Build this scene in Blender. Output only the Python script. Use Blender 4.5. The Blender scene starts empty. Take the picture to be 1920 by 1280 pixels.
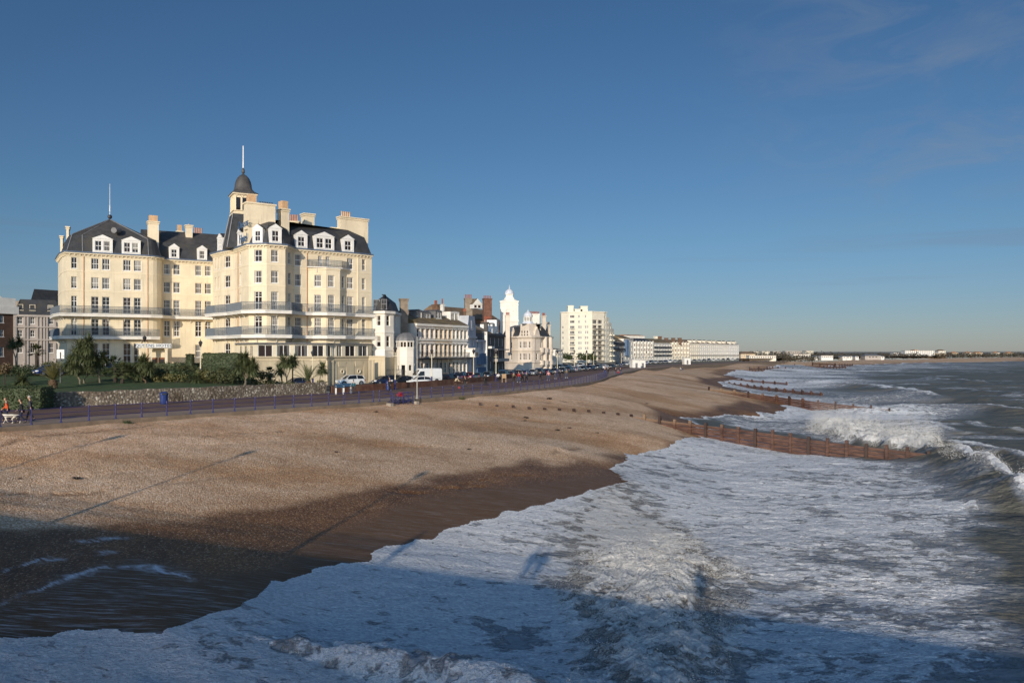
import bpy, bmesh, math, random
import numpy as np
from mathutils import Vector, Matrix
random.seed(7)
rng = np.random.default_rng(7)
PI = math.pi
SC = bpy.context.scene
COL = SC.collection
# ---------------------------------------------------------------- camera: level, on the pier deck, 11 m above the sea
F, CX, HY, ZC = 1493.0, 960.0, 660.0, 11.0
GZ = 5.7            # promenade level
def at(px, D): return ((px - CX) / F * D, D)
def zat(py, D): return ZC - (py - HY) / F * D
def gp(px, py, z):
    D = (ZC - z) * F / (py - HY)
    return ((px - CX) / F * D, D, z)
def on_line(px, p0, p1):
    """distance along the plan line p0->p1 where the sight line px crosses it"""
    k = (px - CX) / F
    dx, dy = p1[0] - p0[0], p1[1] - p0[1]
    return (k * p0[1] - p0[0]) / (dx - k * dy) * math.hypot(dx, dy)
cam = bpy.data.cameras.new('camera')
cam.sensor_width = 36.0
cam.lens = F / 1920 * 36
cam.shift_y = 20 / 1920
cam.clip_start = 0.2
cam.clip_end = 60000
camo = bpy.data.objects.new('camera', cam)
COL.objects.link(camo)
camo.location = (0, 0, ZC)
camo.rotation_euler = (PI / 2, 0, 0)
SC.camera = camo
SC.view_settings.view_transform = 'Standard'
SC.view_settings.look = 'None'
SC.view_settings.exposure = 0
SC.view_settings.gamma = 1
SC.cycles.use_denoising = True
SC.cycles.max_bounces = 5
SC.cycles.transparent_max_bounces = 8

# ---------------------------------------------------------------- node helpers
class NT:
    def __init__(s, tree):
        s.t = tree; s.n = tree.nodes; s.l = tree.links
    def node(s, typ, **kw):
        nd = s.n.new(typ)
        for k, v in kw.items():
            if k.startswith('i_'):
                key = k[2:]
                nd.inputs[int(key) if key.isdigit() else key.replace('_', ' ')].default_value = v
            else: setattr(nd, k, v)
        return nd
    def link(s, a, b): s.l.new(a, b)
    def math(s, op, a, b=None, c=None, clamp=False):
        nd = s.n.new('ShaderNodeMath'); nd.operation = op; nd.use_clamp = clamp
        for i, v in enumerate((a, b, c)):
            if v is None: continue
            if isinstance(v, (int, float)): nd.inputs[i].default_value = v
            else: s.link(v, nd.inputs[i])
        return nd.outputs[0]
    def mix(s, fac, a, b, blend='MIX'):
        nd = s.n.new('ShaderNodeMix'); nd.data_type = 'RGBA'; nd.blend_type = blend; nd.clamp_factor = True
        for i, v in ((0, fac), (6, a), (7, b)):
            if isinstance(v, (int, float)): nd.inputs[i].default_value = v
            elif isinstance(v, (tuple, list)): nd.inputs[i].default_value = (*v[:3], 1)
            else: s.link(v, nd.inputs[i])
        return nd.outputs[2]
    def ramp(s, fac, stops, interp='LINEAR'):
        nd = s.n.new('ShaderNodeValToRGB'); cr = nd.color_ramp; cr.interpolation = interp
        while len(cr.elements) < len(stops): cr.elements.new(0.5)
        for e, (p, c) in zip(cr.elements, stops):
            e.position = p
            e.color = (c, c, c, 1) if isinstance(c, (int, float)) else (*c[:3], 1)
        s.link(fac, nd.inputs[0])
        return nd.outputs[0]
    def smooth(s, x, lo, hi):
        nd = s.n.new('ShaderNodeMapRange'); nd.interpolation_type = 'SMOOTHSTEP'
        s.link(x, nd.inputs[0])
        for i, v in ((1, lo), (2, hi)):
            if isinstance(v, (int, float)): nd.inputs[i].default_value = v
            else: s.link(v, nd.inputs[i])
        nd.inputs[3].default_value = 0; nd.inputs[4].default_value = 1
        return nd.outputs[0]
    def pos(s, scale=(1, 1, 1), rotz=0, src='world'):
        if src == 'world': o = s.n.new('ShaderNodeNewGeometry').outputs['Position']
        else: o = s.n.new('ShaderNodeTexCoord').outputs['Object']
        mp = s.n.new('ShaderNodeMapping'); mp.vector_type = 'POINT'
        mp.inputs['Scale'].default_value = scale; mp.inputs['Rotation'].default_value = (0, 0, rotz)
        s.link(o, mp.inputs['Vector'])
        return mp.outputs[0]
    def noise(s, vec, scale=1, detail=4, rough=0.55, dist=0, lac=2.0):
        nd = s.n.new('ShaderNodeTexNoise')
        nd.inputs['Scale'].default_value = scale; nd.inputs['Detail'].default_value = detail
        nd.inputs['Roughness'].default_value = rough; nd.inputs['Distortion'].default_value = dist
        nd.inputs['Lacunarity'].default_value = lac
        s.link(vec, nd.inputs['Vector'])
        return nd.outputs[0]
    def voro(s, vec, scale=1, feature='F1', out='Distance'):
        nd = s.n.new('ShaderNodeTexVoronoi'); nd.feature = feature
        nd.inputs['Scale'].default_value = scale
        s.link(vec, nd.inputs['Vector'])
        return nd.outputs[out]
    def attr(s, name):
        nd = s.n.new('ShaderNodeAttribute'); nd.attribute_name = name
        return nd.outputs['Fac']
    def bump(s, h, strength=0.5, dist=0.1):
        nd = s.n.new('ShaderNodeBump'); nd.inputs['Strength'].default_value = strength
        nd.inputs['Distance'].default_value = dist
        s.link(h, nd.inputs['Height'])
        return nd.outputs[0]

MATS = {}
def newmat(name):
    m = bpy.data.materials.new(name); m.use_nodes = True
    t = NT(m.node_tree)
    b = m.node_tree.nodes['Principled BSDF']
    MATS[name] = m
    return m, t, b
def mat(name, col, rough=0.7, var=0.15, scale=1.5, metal=0.0, bump=0.0, bscale=20, streak=0.0, tint=None, src='world', spec=0.5):
    """plain surface with uneven tone: blotches, grime streaks running down and a fine grain"""
    if name in MATS: return MATS[name]
    m, t, b = newmat(name)
    p = t.pos(src=src)
    n = t.noise(p, scale, 5, 0.6)
    dark = tuple(c * (1 - var) for c in col); lite = tuple(min(1, c * (1 + var * 0.7)) for c in col)
    c = t.mix(t.smooth(n, 0.3, 0.7), dark, lite)
    if tint is not None:
        c = t.mix(t.smooth(t.noise(p, scale * 0.45, 4, 0.6), 0.48, 0.68), c, tint)
    if streak:
        ps = t.pos(scale=(1.3, 1.3, 0.12), src=src)
        c = t.mix(t.math('MULTIPLY', t.smooth(t.noise(ps, 1.6, 5, 0.65), 0.5, 0.75), streak), c, tuple(k * 0.45 for k in col))
    t.link(c, b.inputs['Base Color'])
    b.inputs['Roughness'].default_value = rough
    b.inputs['Metallic'].default_value = metal
    b.inputs['Specular IOR Level'].default_value = spec
    if bump:
        t.link(t.bump(t.noise(p, bscale, 3, 0.6), bump, 0.05), b.inputs['Normal'])
    return m

# ---------------------------------------------------------------- mesh collector
class MB:
    def __init__(s): s.v = []; s.f = []; s.m = []
    def add(s, vs, fs, m=0):
        o = len(s.v); s.v += [tuple(v) for v in vs]
        for f in fs: s.f.append(tuple(i + o for i in f)); s.m.append(m)
        return s
    def quad(s, a, b, c, d, m=0): return s.add((a, b, c, d), ((0, 1, 2, 3),), m)
    def box(s, x0, x1, y0, y1, z0, z1, m=0):
        v = [(x, y, z) for z in (z0, z1) for x, y in ((x0, y0), (x1, y0), (x1, y1), (x0, y1))]
        return s.add(v, ((3, 2, 1, 0), (4, 5, 6, 7), (0, 1, 5, 4), (1, 2, 6, 5), (2, 3, 7, 6), (3, 0, 4, 7)), m)
    def obox(s, c, d, L, W, z0, z1, m=0, z2=None):
        """box along plan direction d (unit), centred on c, length L, width W"""
        n = (-d[1], d[0]); pl = []
        for a, b in ((-.5, -.5), (.5, -.5), (.5, .5), (-.5, .5)):
            pl.append((c[0] + d[0] * a * L + n[0] * b * W, c[1] + d[1] * a * L + n[1] * b * W))
        return s.prism(pl, z0, z1, m)
    def prism(s, pl, z0, z1, m=0, bottom=True, top=True, mt=None):
        n = len(pl)
        v = [(x, y, z0) for x, y in pl] + [(x, y, z1) for x, y in pl]
        s.add(v, [(i, (i + 1) % n, (i + 1) % n + n, i + n) for i in range(n)], m)
        if top: s.add([(x, y, z1) for x, y in pl], [tuple(range(n))], m if mt is None else mt)
        if bottom: s.add([(x, y, z0) for x, y in pl], [tuple(range(n))[::-1]], m)
        return s
    def loft(s, rings, m=0, caps=True, closed=True):
        n = len(rings[0]); v = [p for r in rings for p in r]; fs = []
        for k in range(len(rings) - 1):
            for i in range(n if closed else n - 1):
                j = (i + 1) % n
                fs.append((k * n + i, k * n + j, (k + 1) * n + j, (k + 1) * n + i))
        if caps and closed:
            fs.append(tuple(range(n))[::-1]); fs.append(tuple((len(rings) - 1) * n + i for i in range(n)))
        return s.add(v, fs, m)
    def tube(s, p0, p1, r0, r1=None, n=6, m=0, caps=True):
        return s.path([p0, p1], [r0, r0 if r1 is None else r1], n, m, caps)
    def path(s, pts, rad, n=6, m=0, caps=True):
        pts = [Vector(p) for p in pts]
        if not isinstance(rad, (list, tuple)): rad = [rad] * len(pts)
        rings = []
        for i, p in enumerate(pts):
            d = (pts[min(i + 1, len(pts) - 1)] - pts[max(i - 1, 0)])
            if d.length < 1e-9: d = Vector((0, 0, 1))
            d.normalize()
            u = d.cross(Vector((0, 0, 1)) if abs(d.z) < 0.9 else Vector((1, 0, 0))).normalized(); w = d.cross(u)
            rings.append([tuple(p + (u * math.cos(2 * PI * k / n) + w * math.sin(2 * PI * k / n)) * rad[i]) for k in range(n)])
        return s.loft(rings, m, caps)
    def lathe(s, prof, c, n=16, m=0, a0=0.0, sq=None):
        rings = []
        for r, z in prof:
            rings.append([(c[0] + r * math.cos(a0 + 2 * PI * k / n), c[1] + r * math.sin(a0 + 2 * PI * k / n), z) for k in range(n)])
        return s.loft(rings, m)
    def ball(s, c, r, n=8, m=0, sz=1.0):
        k = max(3, n // 2)
        return s.lathe([(max(1e-3, r * math.sin(PI * i / k)), c[2] - r * sz * math.cos(PI * i / k)) for i in range(k + 1)], c, n, m)
    def panel(s, p0, p1, z0, z1, ops=(), depth=0.2, m=0, mr=None):
        """wall from p0 to p1 (left to right seen from outside) with real recessed openings (x0,x1,za,zb)"""
        L = math.hypot(p1[0] - p0[0], p1[1] - p0[1])
        d = ((p1[0] - p0[0]) / L, (p1[1] - p0[1]) / L); nn = (-d[1], d[0])   # nn points inward
        if mr is None: mr = m
        ops = [o for o in ops if o[0] > 0.02 and o[1] < L - 0.02 and o[2] > z0 and o[3] < z1]
        xs = sorted({0.0, L, *[o[0] for o in ops], *[o[1] for o in ops]})
        zs = sorted({z0, z1, *[o[2] for o in ops], *[o[3] for o in ops]})
        def P(x, z, q=0.0): return (p0[0] + d[0] * x + nn[0] * q, p0[1] + d[1] * x + nn[1] * q, z)
        for j in range(len(zs) - 1):
            run = None
            for i in range(len(xs) - 1):
                xm, zm = (xs[i] + xs[i + 1]) / 2, (zs[j] + zs[j + 1]) / 2
                hole = any(o[0] < xm < o[1] and o[2] < zm < o[3] for o in ops)
                if not hole:
                    run = xs[i] if run is None else run
                if (hole or i == len(xs) - 2) and run is not None:
                    e = xs[i] if hole else xs[i + 1]
                    s.quad(P(run, zs[j]), P(e, zs[j]), P(e, zs[j + 1]), P(run, zs[j + 1]), m); run = None
        for a, b, za, zb in ops:
            q = depth
            s.quad(P(a, za), P(a, za, q), P(a, zb, q), P(a, zb), mr)
            s.quad(P(b, za), P(b, zb), P(b, zb, q), P(b, za, q), mr)
            s.quad(P(a, za), P(b, za), P(b, za, q), P(a, za, q), mr)
            s.quad(P(a, zb), P(a, zb, q), P(b, zb, q), P(b, zb), mr)
        return s
    def mesh(s, name, mats, smooth=False):
        me = bpy.data.meshes.new(name)
        me.from_pydata(s.v, [], s.f)
        for k in (mats if isinstance(mats, (list, tuple)) else [mats]): me.materials.append(k)
        if len(me.materials) > 1: me.polygons.foreach_set('material_index', s.m)
        if smooth: me.polygons.foreach_set('use_smooth', [True] * len(s.f))
        me.update()
        return me
    def obj(s, name, mats, parent=None, loc=(0, 0, 0), rot=(0, 0, 0), smooth=False):
        return link_mesh(name, s.mesh(name, mats, smooth), parent, loc, rot)
def link_mesh(name, me, parent=None, loc=(0, 0, 0), rot=(0, 0, 0)):
    o = bpy.data.objects.new(name, me); COL.objects.link(o)
    o.location = loc; o.rotation_euler = rot
    if parent is not None: o.parent = parent
    return o
def tag(o, label=None, cat=None, group=None, kind=None):
    if label: o['label'] = label
    if cat: o['category'] = cat
    if group: o['group'] = group
    if kind: o['kind'] = kind
    return o
def thing(name, label, cat, loc=(0, 0, 0), rotz=0.0, group=None):
    o = bpy.data.objects.new(name, None); COL.objects.link(o)
    o.empty_display_size = 0.3
    o.location = loc; o.rotation_euler = (0, 0, rotz)
    return tag(o, label, cat, group)
def dup(root, loc, rotz, label=None, group=None, scale=None):
    r = root.copy(); COL.objects.link(r); r.location = loc; r.rotation_euler = (0, 0, rotz)
    if scale: r.scale = (scale,) * 3
    if label: r['label'] = label
    if group: r['group'] = group
    for ch in list(root.children):
        c = ch.copy(); COL.objects.link(c); c.parent = r
        for g in list(ch.children):
            e = g.copy(); COL.objects.link(e); e.parent = c
    return r

# ---------------------------------------------------------------- numpy noise (world coordinates)
def _hash(ix, iy, seed):
    h = (ix.astype(np.int64) * 374761393 + iy.astype(np.int64) * 668265263 + seed * 974711) & 0xFFFFFFFF
    h = ((h ^ (h >> 13)) * 1274126177) & 0xFFFFFFFF
    return ((h ^ (h >> 16)) & 0xFFFF) / 65535.0
def vnoise(x, y, seed=0):
    xi, yi = np.floor(x), np.floor(y); fx, fy = x - xi, y - yi
    fx = fx * fx * fx * (fx * (fx * 6 - 15) + 10); fy = fy * fy * fy * (fy * (fy * 6 - 15) + 10)
    a, b = _hash(xi, yi, seed), _hash(xi + 1, yi, seed); c, d = _hash(xi, yi + 1, seed), _hash(xi + 1, yi + 1, seed)
    return (a + (b - a) * fx) + ((c + (d - c) * fx) - (a + (b - a) * fx)) * fy
def fbm(x, y, oct=4, seed=0, gain=0.5, billow=False):
    s = 0; a = 1.0; t = 0
    for k in range(oct):
        n = vnoise(x * 2 ** k + 17.3 * k, y * 2 ** k - 9.1 * k, seed + k)
        if billow: n = np.abs(2 * n - 1)
        s = s + a * n; t += a; a *= gain
    return s / t
def sstep(x, a, b):
    t = np.clip((x - a) / (b - a), 0, 1); return t * t * (3 - 2 * t)
def poly_dist(X, Y, pts, signed=False):
    """distance to a polyline, arclength fraction of the nearest point, and side (+ = left of its direction)"""
    best = np.full(X.shape, 1e18); tt = np.zeros(X.shape); side = np.ones(X.shape)
    seg = [math.hypot(pts[i + 1][0] - pts[i][0], pts[i + 1][1] - pts[i][1]) for i in range(len(pts) - 1)]
    tot = sum(seg); acc = 0
    for i, L in enumerate(seg):
        ax, ay = pts[i][0], pts[i][1]; dx, dy = (pts[i + 1][0] - ax) / L, (pts[i + 1][1] - ay) / L
        t = np.clip((X - ax) * dx + (Y - ay) * dy, 0, L)
        d = (X - ax - dx * t) ** 2 + (Y - ay - dy * t) ** 2
        k = d < best
        best[k] = d[k]; tt[k] = (acc + t[k]) / tot
        side[k] = np.sign(dx * (Y[k] - ay) - dy * (X[k] - ax))
        acc += L
    return np.sqrt(best), tt, side
def inside(X, Y, poly):
    sh = X.shape; x = X.ravel(); y = Y.ravel(); o = np.argsort(y); xs = x[o]; ys = y[o]
    r = np.zeros(len(x), bool); n = len(poly)
    for i in range(n):
        x0, y0 = poly[i][0], poly[i][1]; x1, y1 = poly[(i + 1) % n][0], poly[(i + 1) % n][1]
        if y0 == y1: continue
        a, b = np.searchsorted(ys, (min(y0, y1), max(y0, y1)))
        if a < b: r[a:b] ^= xs[a:b] < (x1 - x0) * (ys[a:b] - y0) / (y1 - y0) + x0
    out = np.empty(len(x), bool); out[o] = r
    return out.reshape(sh)

# ---------------------------------------------------------------- light: low winter sun from behind the pier, clear sky with thin streaks of cloud
SUN_EL = math.radians(14.5)
SUN_AZ = math.atan2(-0.2215, -0.975)             # bearing of the sun measured from +Y towards +X
TO_SUN = Vector((math.sin(SUN_AZ) * math.cos(SUN_EL), math.cos(SUN_AZ) * math.cos(SUN_EL), math.sin(SUN_EL)))
sun = bpy.data.lights.new('sun', 'SUN'); sun.energy = 4.0; sun.angle = math.radians(0.5); sun.color = (1.0, 0.87, 0.69)
suno = bpy.data.objects.new('sun', sun); COL.objects.link(suno)
suno.rotation_euler = (-TO_SUN).to_track_quat('-Z', 'Y').to_euler()
suno.location = (0, 0, 80)
W = bpy.data.worlds.new('World'); SC.world = W; W.use_nodes = True
t = NT(W.node_tree); bg = W.node_tree.nodes['Background']
sky = t.node('ShaderNodeTexSky', sky_type='NISHITA', sun_disc=False)
sky.sun_elevation = SUN_EL; sky.sun_rotation = SUN_AZ; sky.altitude = 0
sky.air_density = 1.0; sky.dust_density = 0.2; sky.ozone_density = 4.0
tc = t.n.new('ShaderNodeTexCoord').outputs['Generated']
sep = t.n.new('ShaderNodeSeparateXYZ'); t.link(tc, sep.inputs[0])
zz = sep.outputs[2]
# thin cirrus high on the seaward side and low grey streaks over the town, fixed to directions of the sky
mp = t.n.new('ShaderNodeMapping'); mp.inputs['Scale'].default_value = (2.2, 2.2, 7.0); mp.inputs['Rotation'].default_value = (0.25, -0.3, 0.3)
t.link(tc, mp.inputs[0])
ci = t.math('MULTIPLY', t.smooth(t.noise(mp.outputs[0], 0.9, 3, 0.5, 0.3), 0.30, 0.58), t.smooth(t.noise(mp.outputs[0], 3.1, 8, 0.66, 0.9), 0.36, 0.72))
side = t.smooth(sep.outputs[0], 0.16, 0.50)
ci = t.math('MULTIPLY', t.math('MULTIPLY', t.math('MULTIPLY', ci, side), t.smooth(zz, 0.10, 0.22)), 0.40)
mp2 = t.n.new('ShaderNodeMapping'); mp2.inputs['Scale'].default_value = (1.5, 1.5, 26.0); mp2.inputs['Location'].default_value = (0.35, 0.0, 0.9)
t.link(tc, mp2.inputs[0])
st = t.smooth(t.noise(mp2.outputs[0], 1.6, 5, 0.5, 0.2), 0.54, 0.72)
band = t.math('MULTIPLY', t.smooth(zz, 0.05, 0.09), t.math('SUBTRACT', 1.0, t.smooth(zz, 0.13, 0.18)))
st = t.math('MULTIPLY', t.math('MULTIPLY', st, band), 0.17)
SKY_TINT = t.ramp(zz, [(0.0, (0.68, 0.70, 0.90)), (0.05, (0.64, 0.69, 0.86)), (0.14, (0.64, 0.74, 0.83)), (0.42, (0.58, 0.73, 0.82))])
skyc = t.mix(1.0, sky.outputs[0], SKY_TINT, 'MULTIPLY')
# sky around the low sun at the back boosted, added to brighten the shade
fill_boost = t.smooth(t.math('ADD', t.math('MULTIPLY', sep.outputs[1], -0.975), t.math('MULTIPLY', sep.outputs[0], -0.22)), -0.1, 0.9)
skyc = t.mix(fill_boost, skyc, t.mix(1.0, skyc, (4.3, 3.8, 3.4), 'MULTIPLY'))
skyc = t.mix(ci, skyc, (2.9, 3.3, 3.9))
skyc = t.mix(st, skyc, (2.3, 2.2, 2.5))
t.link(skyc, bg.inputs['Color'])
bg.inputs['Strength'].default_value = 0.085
# ================================================================ coast: kerb line of the promenade, shingle beach, sea
KERB = [gp(px, py, z) for px, py, z in ((-900, 886, GZ), (-400, 836, GZ), (-200, 819, GZ), (0, 803, GZ), (200, 788.5, GZ), (400, 775.5, GZ), (600, 762.5, GZ), (750, 751.5, GZ), (900, 739.5, GZ), (1000, 730.5, GZ), (1070, 722.5, GZ),
        (1120, 714.5, GZ), (1143, 706, GZ), (1168, 698.5, 5.6), (1205, 691.5, 5.4), (1260, 686.5, 5.0), (1385, 680.5, 4.2), (1480, 677, 3.9))]
KERB2 = KERB + [gp(px, py, z) for px, py, z in ((1600, 674, 3.4), (1750, 671.5, 3.2), (1920, 669, 3.2), (2250, 667, 3.2))]
KXY = [(p[0], p[1]) for p in KERB]
def offset_line(pts, d):
    """parallel plan line, d to the left of the direction of travel"""
    out = []
    for i, p in enumerate(pts):
        a = pts[max(i - 1, 0)]; b = pts[min(i + 1, len(pts) - 1)]
        n1 = None
        def nrm(u, w):
            L = math.hypot(w[0] - u[0], w[1] - u[1]); return (-(w[1] - u[1]) / L, (w[0] - u[0]) / L)
        if i == 0: n = nrm(p, b); k = 1
        elif i == len(pts) - 1: n = nrm(a, p); k = 1
        else:
            n1, n2 = nrm(a, p), nrm(p, b)
            n = (n1[0] + n2[0], n1[1] + n2[1]); L = math.hypot(*n); n = (n[0] / L, n[1] / L)
            k = min(2.5, 1 / max(0.3, n[0] * n1[0] + n[1] * n1[1]))
        out.append((p[0] + n[0] * d * k, p[1] + n[1] * d * k))
    return out
SHORE = [(-700, 1330, 1.3), (-300, 1240, 1.3), (0, 1200, 1.3), (60, 1190, 1.3), (100, 1186, 1.3), (200, 1180, 1.3), (310, 1183, 1.3), (385, 1160, 1.3), (460, 1136, 1.3), (500, 1108, 1.3), (540, 1084, 1.3),
         (575, 1076, 1.3), (640, 1060, 1.3), (720, 1035, 1.3), (760, 1020, 1.3), (860, 985, 1.3), (960, 965, 1.3), (1010, 950, 1.3), (1060, 934, 1.3), (1110, 916, 1.3), (1166, 899, 1.3),
         (1150, 886, 1.3), (1136, 880, 1.3), (1180, 851, 1.3), (1245, 838, 1.3), (1290, 818, 1.3), (1315, 812, 1.25), (1306, 800, 1.3), (1280, 785.5, 1.3), (1256, 783, 1.3), (1290, 780.5, 1.3), (1350, 776, 1.2), (1420, 773, 1.0), (1480, 765, 0.8),
         (1450, 750, 1.0), (1400, 736, 1.2), (1350, 724, 1.2), (1332, 716, 1.2), (1390, 711, 1.0), (1345, 703, 1.0), (1400, 696, 0.9), (1480, 689, 0.8), (1560, 684.5, 0.8),
         (1640, 681.5, 0.8), (1750, 678.5, 0.8), (1920, 675.5, 0.8), (2200, 672, 0.8), (2800, 668, 0.8)]
SHW = [gp(*p) for p in SHORE]
CTRL = [(p[0], p[1], p[2] - .16) for p in KERB2] + SHW
CTRL += [(q[0], q[1], p[2] - .16) for q, p in list(zip(offset_line(KXY, 12), KERB))[::2]]
CTRL += [gp(*p) for p in ((0, 880, 3.98), (400, 862, 3.80), (700, 832, 3.66), (900, 800, 3.75), (1000, 790, 3.55), (1130, 775, 3.6), (1050, 762, 4.3), (900, 762, 4.8), (1200, 790, 2.9), (0, 975, 2.85), (300, 945, 2.88), (500, 908, 2.92),
                           (700, 885, 2.80), (900, 852, 2.70), (1050, 838, 2.7), (1200, 816, 2.3), (1200, 755, 3.8), (1300, 735, 3.4), (1250, 768, 2.3), (1330, 752, 2.2), (1400, 756, 1.6), (1280, 715, 4.0), (1380, 692, 2.6),
                           (1290, 700, 4.2), (1500, 684, 3.0),
                           (0, 1290, 0.75), (300, 1260, 0.6), (600, 1180, 0.5), (800, 1250, 0), (1000, 1080, 0.35), (1200, 970, 0.3), (1350, 880, 0.0), (1300, 1200, -0.8), (1700, 1280, -2.0), (1900, 1200, -3), (1600, 980, -1.2), (1800, 960, -2.5), (1740, 872, -1.3),
                           (1500, 845, -0.2), (1420, 792, -0.2), (1550, 790, -1.2), (1800, 800, -3), (1600, 745, -2), (1900, 740, -5), (1500, 722, -1.5), (1500, 706, -1.5), (1600, 697, -3), (1900, 690, -6), (1900, 1280, -3.5))]
CTRL += [gp(-600, 1500, 0.2), gp(500, 1600, -1.0), gp(1500, 1600, -3), gp(2500, 1200, -5), gp(2500, 800, -6), gp(2400, 690, -6)]
_c = np.array(CTRL); _cu = _c[:, 0] / _c[:, 1]; _cv = np.log(_c[:, 1])
_A = np.hypot(_cu[:, None] - _cu[None], _cv[:, None] - _cv[None])
_n = len(CTRL)
_M = np.zeros((_n + 3, _n + 3)); _M[:_n, :_n] = _A - 1e-3 * np.eye(_n); _M[:_n, _n] = 1; _M[:_n, _n + 1] = _cu; _M[:_n, _n + 2] = _cv
_M[_n:, :_n] = _M[:_n, _n:].T
_w = np.linalg.solve(_M, np.concatenate([_c[:, 2], [0, 0, 0]]))
def terrain(X, Y):
    X = np.asarray(X, float); Y = np.asarray(Y, float); sh = X.shape
    u = (X / Y).ravel(); v = np.log(Y).ravel(); z = np.empty(u.shape)
    for a in range(0, len(u), 40000):
        k = slice(a, a + 40000)
        z[k] = np.hypot(u[k, None] - _cu, v[k, None] - _cv) @ _w[:_n] + _w[_n] + _w[_n + 1] * u[k] + _w[_n + 2] * v[k]
    return np.clip(z.reshape(sh), -6, 5.56)
def tz(x, y): return float(terrain(np.array([x]), np.array([y]))[0])
def hit(px, py):
    """point of the beach surface seen along the sight line (px, py)"""
    lo = 20.0
    for D in np.geomspace(20, 1500, 500):
        x, y = at(px, D)
        if zat(py, D) < tz(x, y): break
        lo = D
    hi = D
    for _ in range(25):
        m = (lo + hi) / 2; x, y = at(px, m)
        if zat(py, m) < tz(x, y): hi = m
        else: lo = m
    x, y = at(px, hi)
    return (x, y, tz(x, y))
# frayed edge of the swash
def fray(pts, step, amp, seed):
    out = []
    for i in range(len(pts) - 1):
        a, b = pts[i], pts[i + 1]; L = math.hypot(b[0] - a[0], b[1] - a[1]); st = step * max(1, a[1] / 40)
        n = max(1, int(L / st))
        for k in range(n):
            t = k / n; x, y = a[0] + (b[0] - a[0]) * t, a[1] + (b[1] - a[1]) * t
            s = max(1, a[1] / 40)
            nx = float(fbm(np.array([x / s * 0.7]), np.array([y / s * 0.7]), 4, seed)[0]) - 0.5
            ny = float(fbm(np.array([x / s * 0.7 + 50]), np.array([y / s * 0.7]), 4, seed)[0]) - 0.5
            out.append((x + nx * amp * s, y + ny * amp * s))
    out.append(pts[-1][:2])
    return out
SHF = fray(SHW, 0.35, 1.5, 5)
SEA_POLY = SHF + [(9000, 3000), (9000, -50), (-40, -50), (-60, SHF[0][1])]
def pxpoly(pts, z=0.0): return [gp(a, b, z)[:2] for a, b in pts]
def band(X, Y, pts):
    """signed distance to a closed outline, + inside"""
    d, _, _ = poly_dist(X, Y, list(pts) + [pts[0]])
    return np.where(inside(X, Y, pts), d, -d)
def grid(pxs, pys, z=0.0):
    D = (ZC - z) * F / (np.asarray(pys) - HY); k = (np.asarray(pxs) - CX) / F
    Y = np.repeat(D[:, None], len(k), 1); X = Y * k[None]
    return X, Y
def grid_obj(name, X, Y, Z, keep, mats, attrs, smooth=True):
    nr, nc = X.shape
    idx = np.arange(nr * nc).reshape(nr, nc)
    kf = keep[:-1, :-1] & keep[1:, :-1] & keep[:-1, 1:] & keep[1:, 1:]
    a = idx[:-1, :-1][kf]; b = idx[:-1, 1:][kf]; c = idx[1:, 1:][kf]; d = idx[1:, :-1][kf]
    fc = np.stack([a, d, c, b], 1)           # rows run away from near to far or back; fixed below
    P = np.stack([X.ravel(), Y.ravel(), Z.ravel()], 1)
    used = np.unique(fc); rem = np.full(nr * nc, -1); rem[used] = np.arange(len(used))
    fc = rem[fc]; P = P[used]
    e1 = P[fc[0, 1]] - P[fc[0, 0]]; e2 = P[fc[0, 2]] - P[fc[0, 0]]
    if np.cross(e1, e2)[2] < 0: fc = fc[:, ::-1]
    me = bpy.data.meshes.new(name)
    me.vertices.add(len(P)); me.vertices.foreach_set('co', P.ravel())
    me.loops.add(fc.size); me.loops.foreach_set('vertex_index', fc.ravel().astype(np.int32))
    me.polygons.add(len(fc)); me.polygons.foreach_set('loop_start', (np.arange(len(fc)) * 4).astype(np.int32))
    me.polygons.foreach_set('loop_total', np.full(len(fc), 4, np.int32))
    me.polygons.foreach_set('use_smooth', np.full(len(fc), smooth))
    for k, vals in attrs.items():
        at_ = me.attributes.new(k, 'FLOAT', 'POINT'); at_.data.foreach_set('value', vals.ravel()[used].astype(np.float32))
    me.materials.append(mats); me.update(calc_edges=True); me.validate()
    return link_mesh(name, me)

# ---------------------------------------------------------------- beach
_pys = np.concatenate([np.arange(1420, 900, -1.6), np.arange(900, 740, -1.0), np.arange(740, 690, -0.6), np.arange(690, 668, -0.4), np.arange(668, 663.2, -0.3)])
BX, BY = grid(np.arange(-420, 2500, 4.0), _pys, 3.0)
BZ = terrain(BX, BY)
dk, tk_, sk = poly_dist(BX, BY, [(p[0], p[1]) for p in KERB2])
inl = inside(BX, BY, [(p[0], p[1]) for p in KERB2] + [(1290, 9000), (-9000, 9000), (-9000, -200), (-60, -60)])   # inland of the kerb
ds_, _, _ = poly_dist(BX, BY, SHF[::3])
cr = fbm(BX * 0.05 + BY * 0.03, BY * 0.09, 4, 31) - 0.5
dry = sstep(BZ, 2.2, 3.4)
ridge = np.abs(((ds_ * 0.16 + cr * 2.2) % 1.0) - 0.5) * 2       # old tide berms
BZ = BZ + np.where(inl, 0, dry * np.minimum(1, dk / 2.0) * (0.07 * (sstep(ridge, 0.0, 0.5) - 0.5) + 0.07 * (fbm(BX * 0.35, BY * 0.35, 3, 8) - 0.5) + 0.06 * (fbm(BX * 1.7, BY * 1.7, 3, 9) - 0.5)))
WETLINE = pxpoly([(-400, 1040), (0, 992), (150, 985), (300, 975), (420, 955), (560, 925), (700, 905), (850, 880), (960, 862), (1050, 846), (1130, 832), (1200, 822), (1250, 806), (1275, 797)], 2.8)
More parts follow.
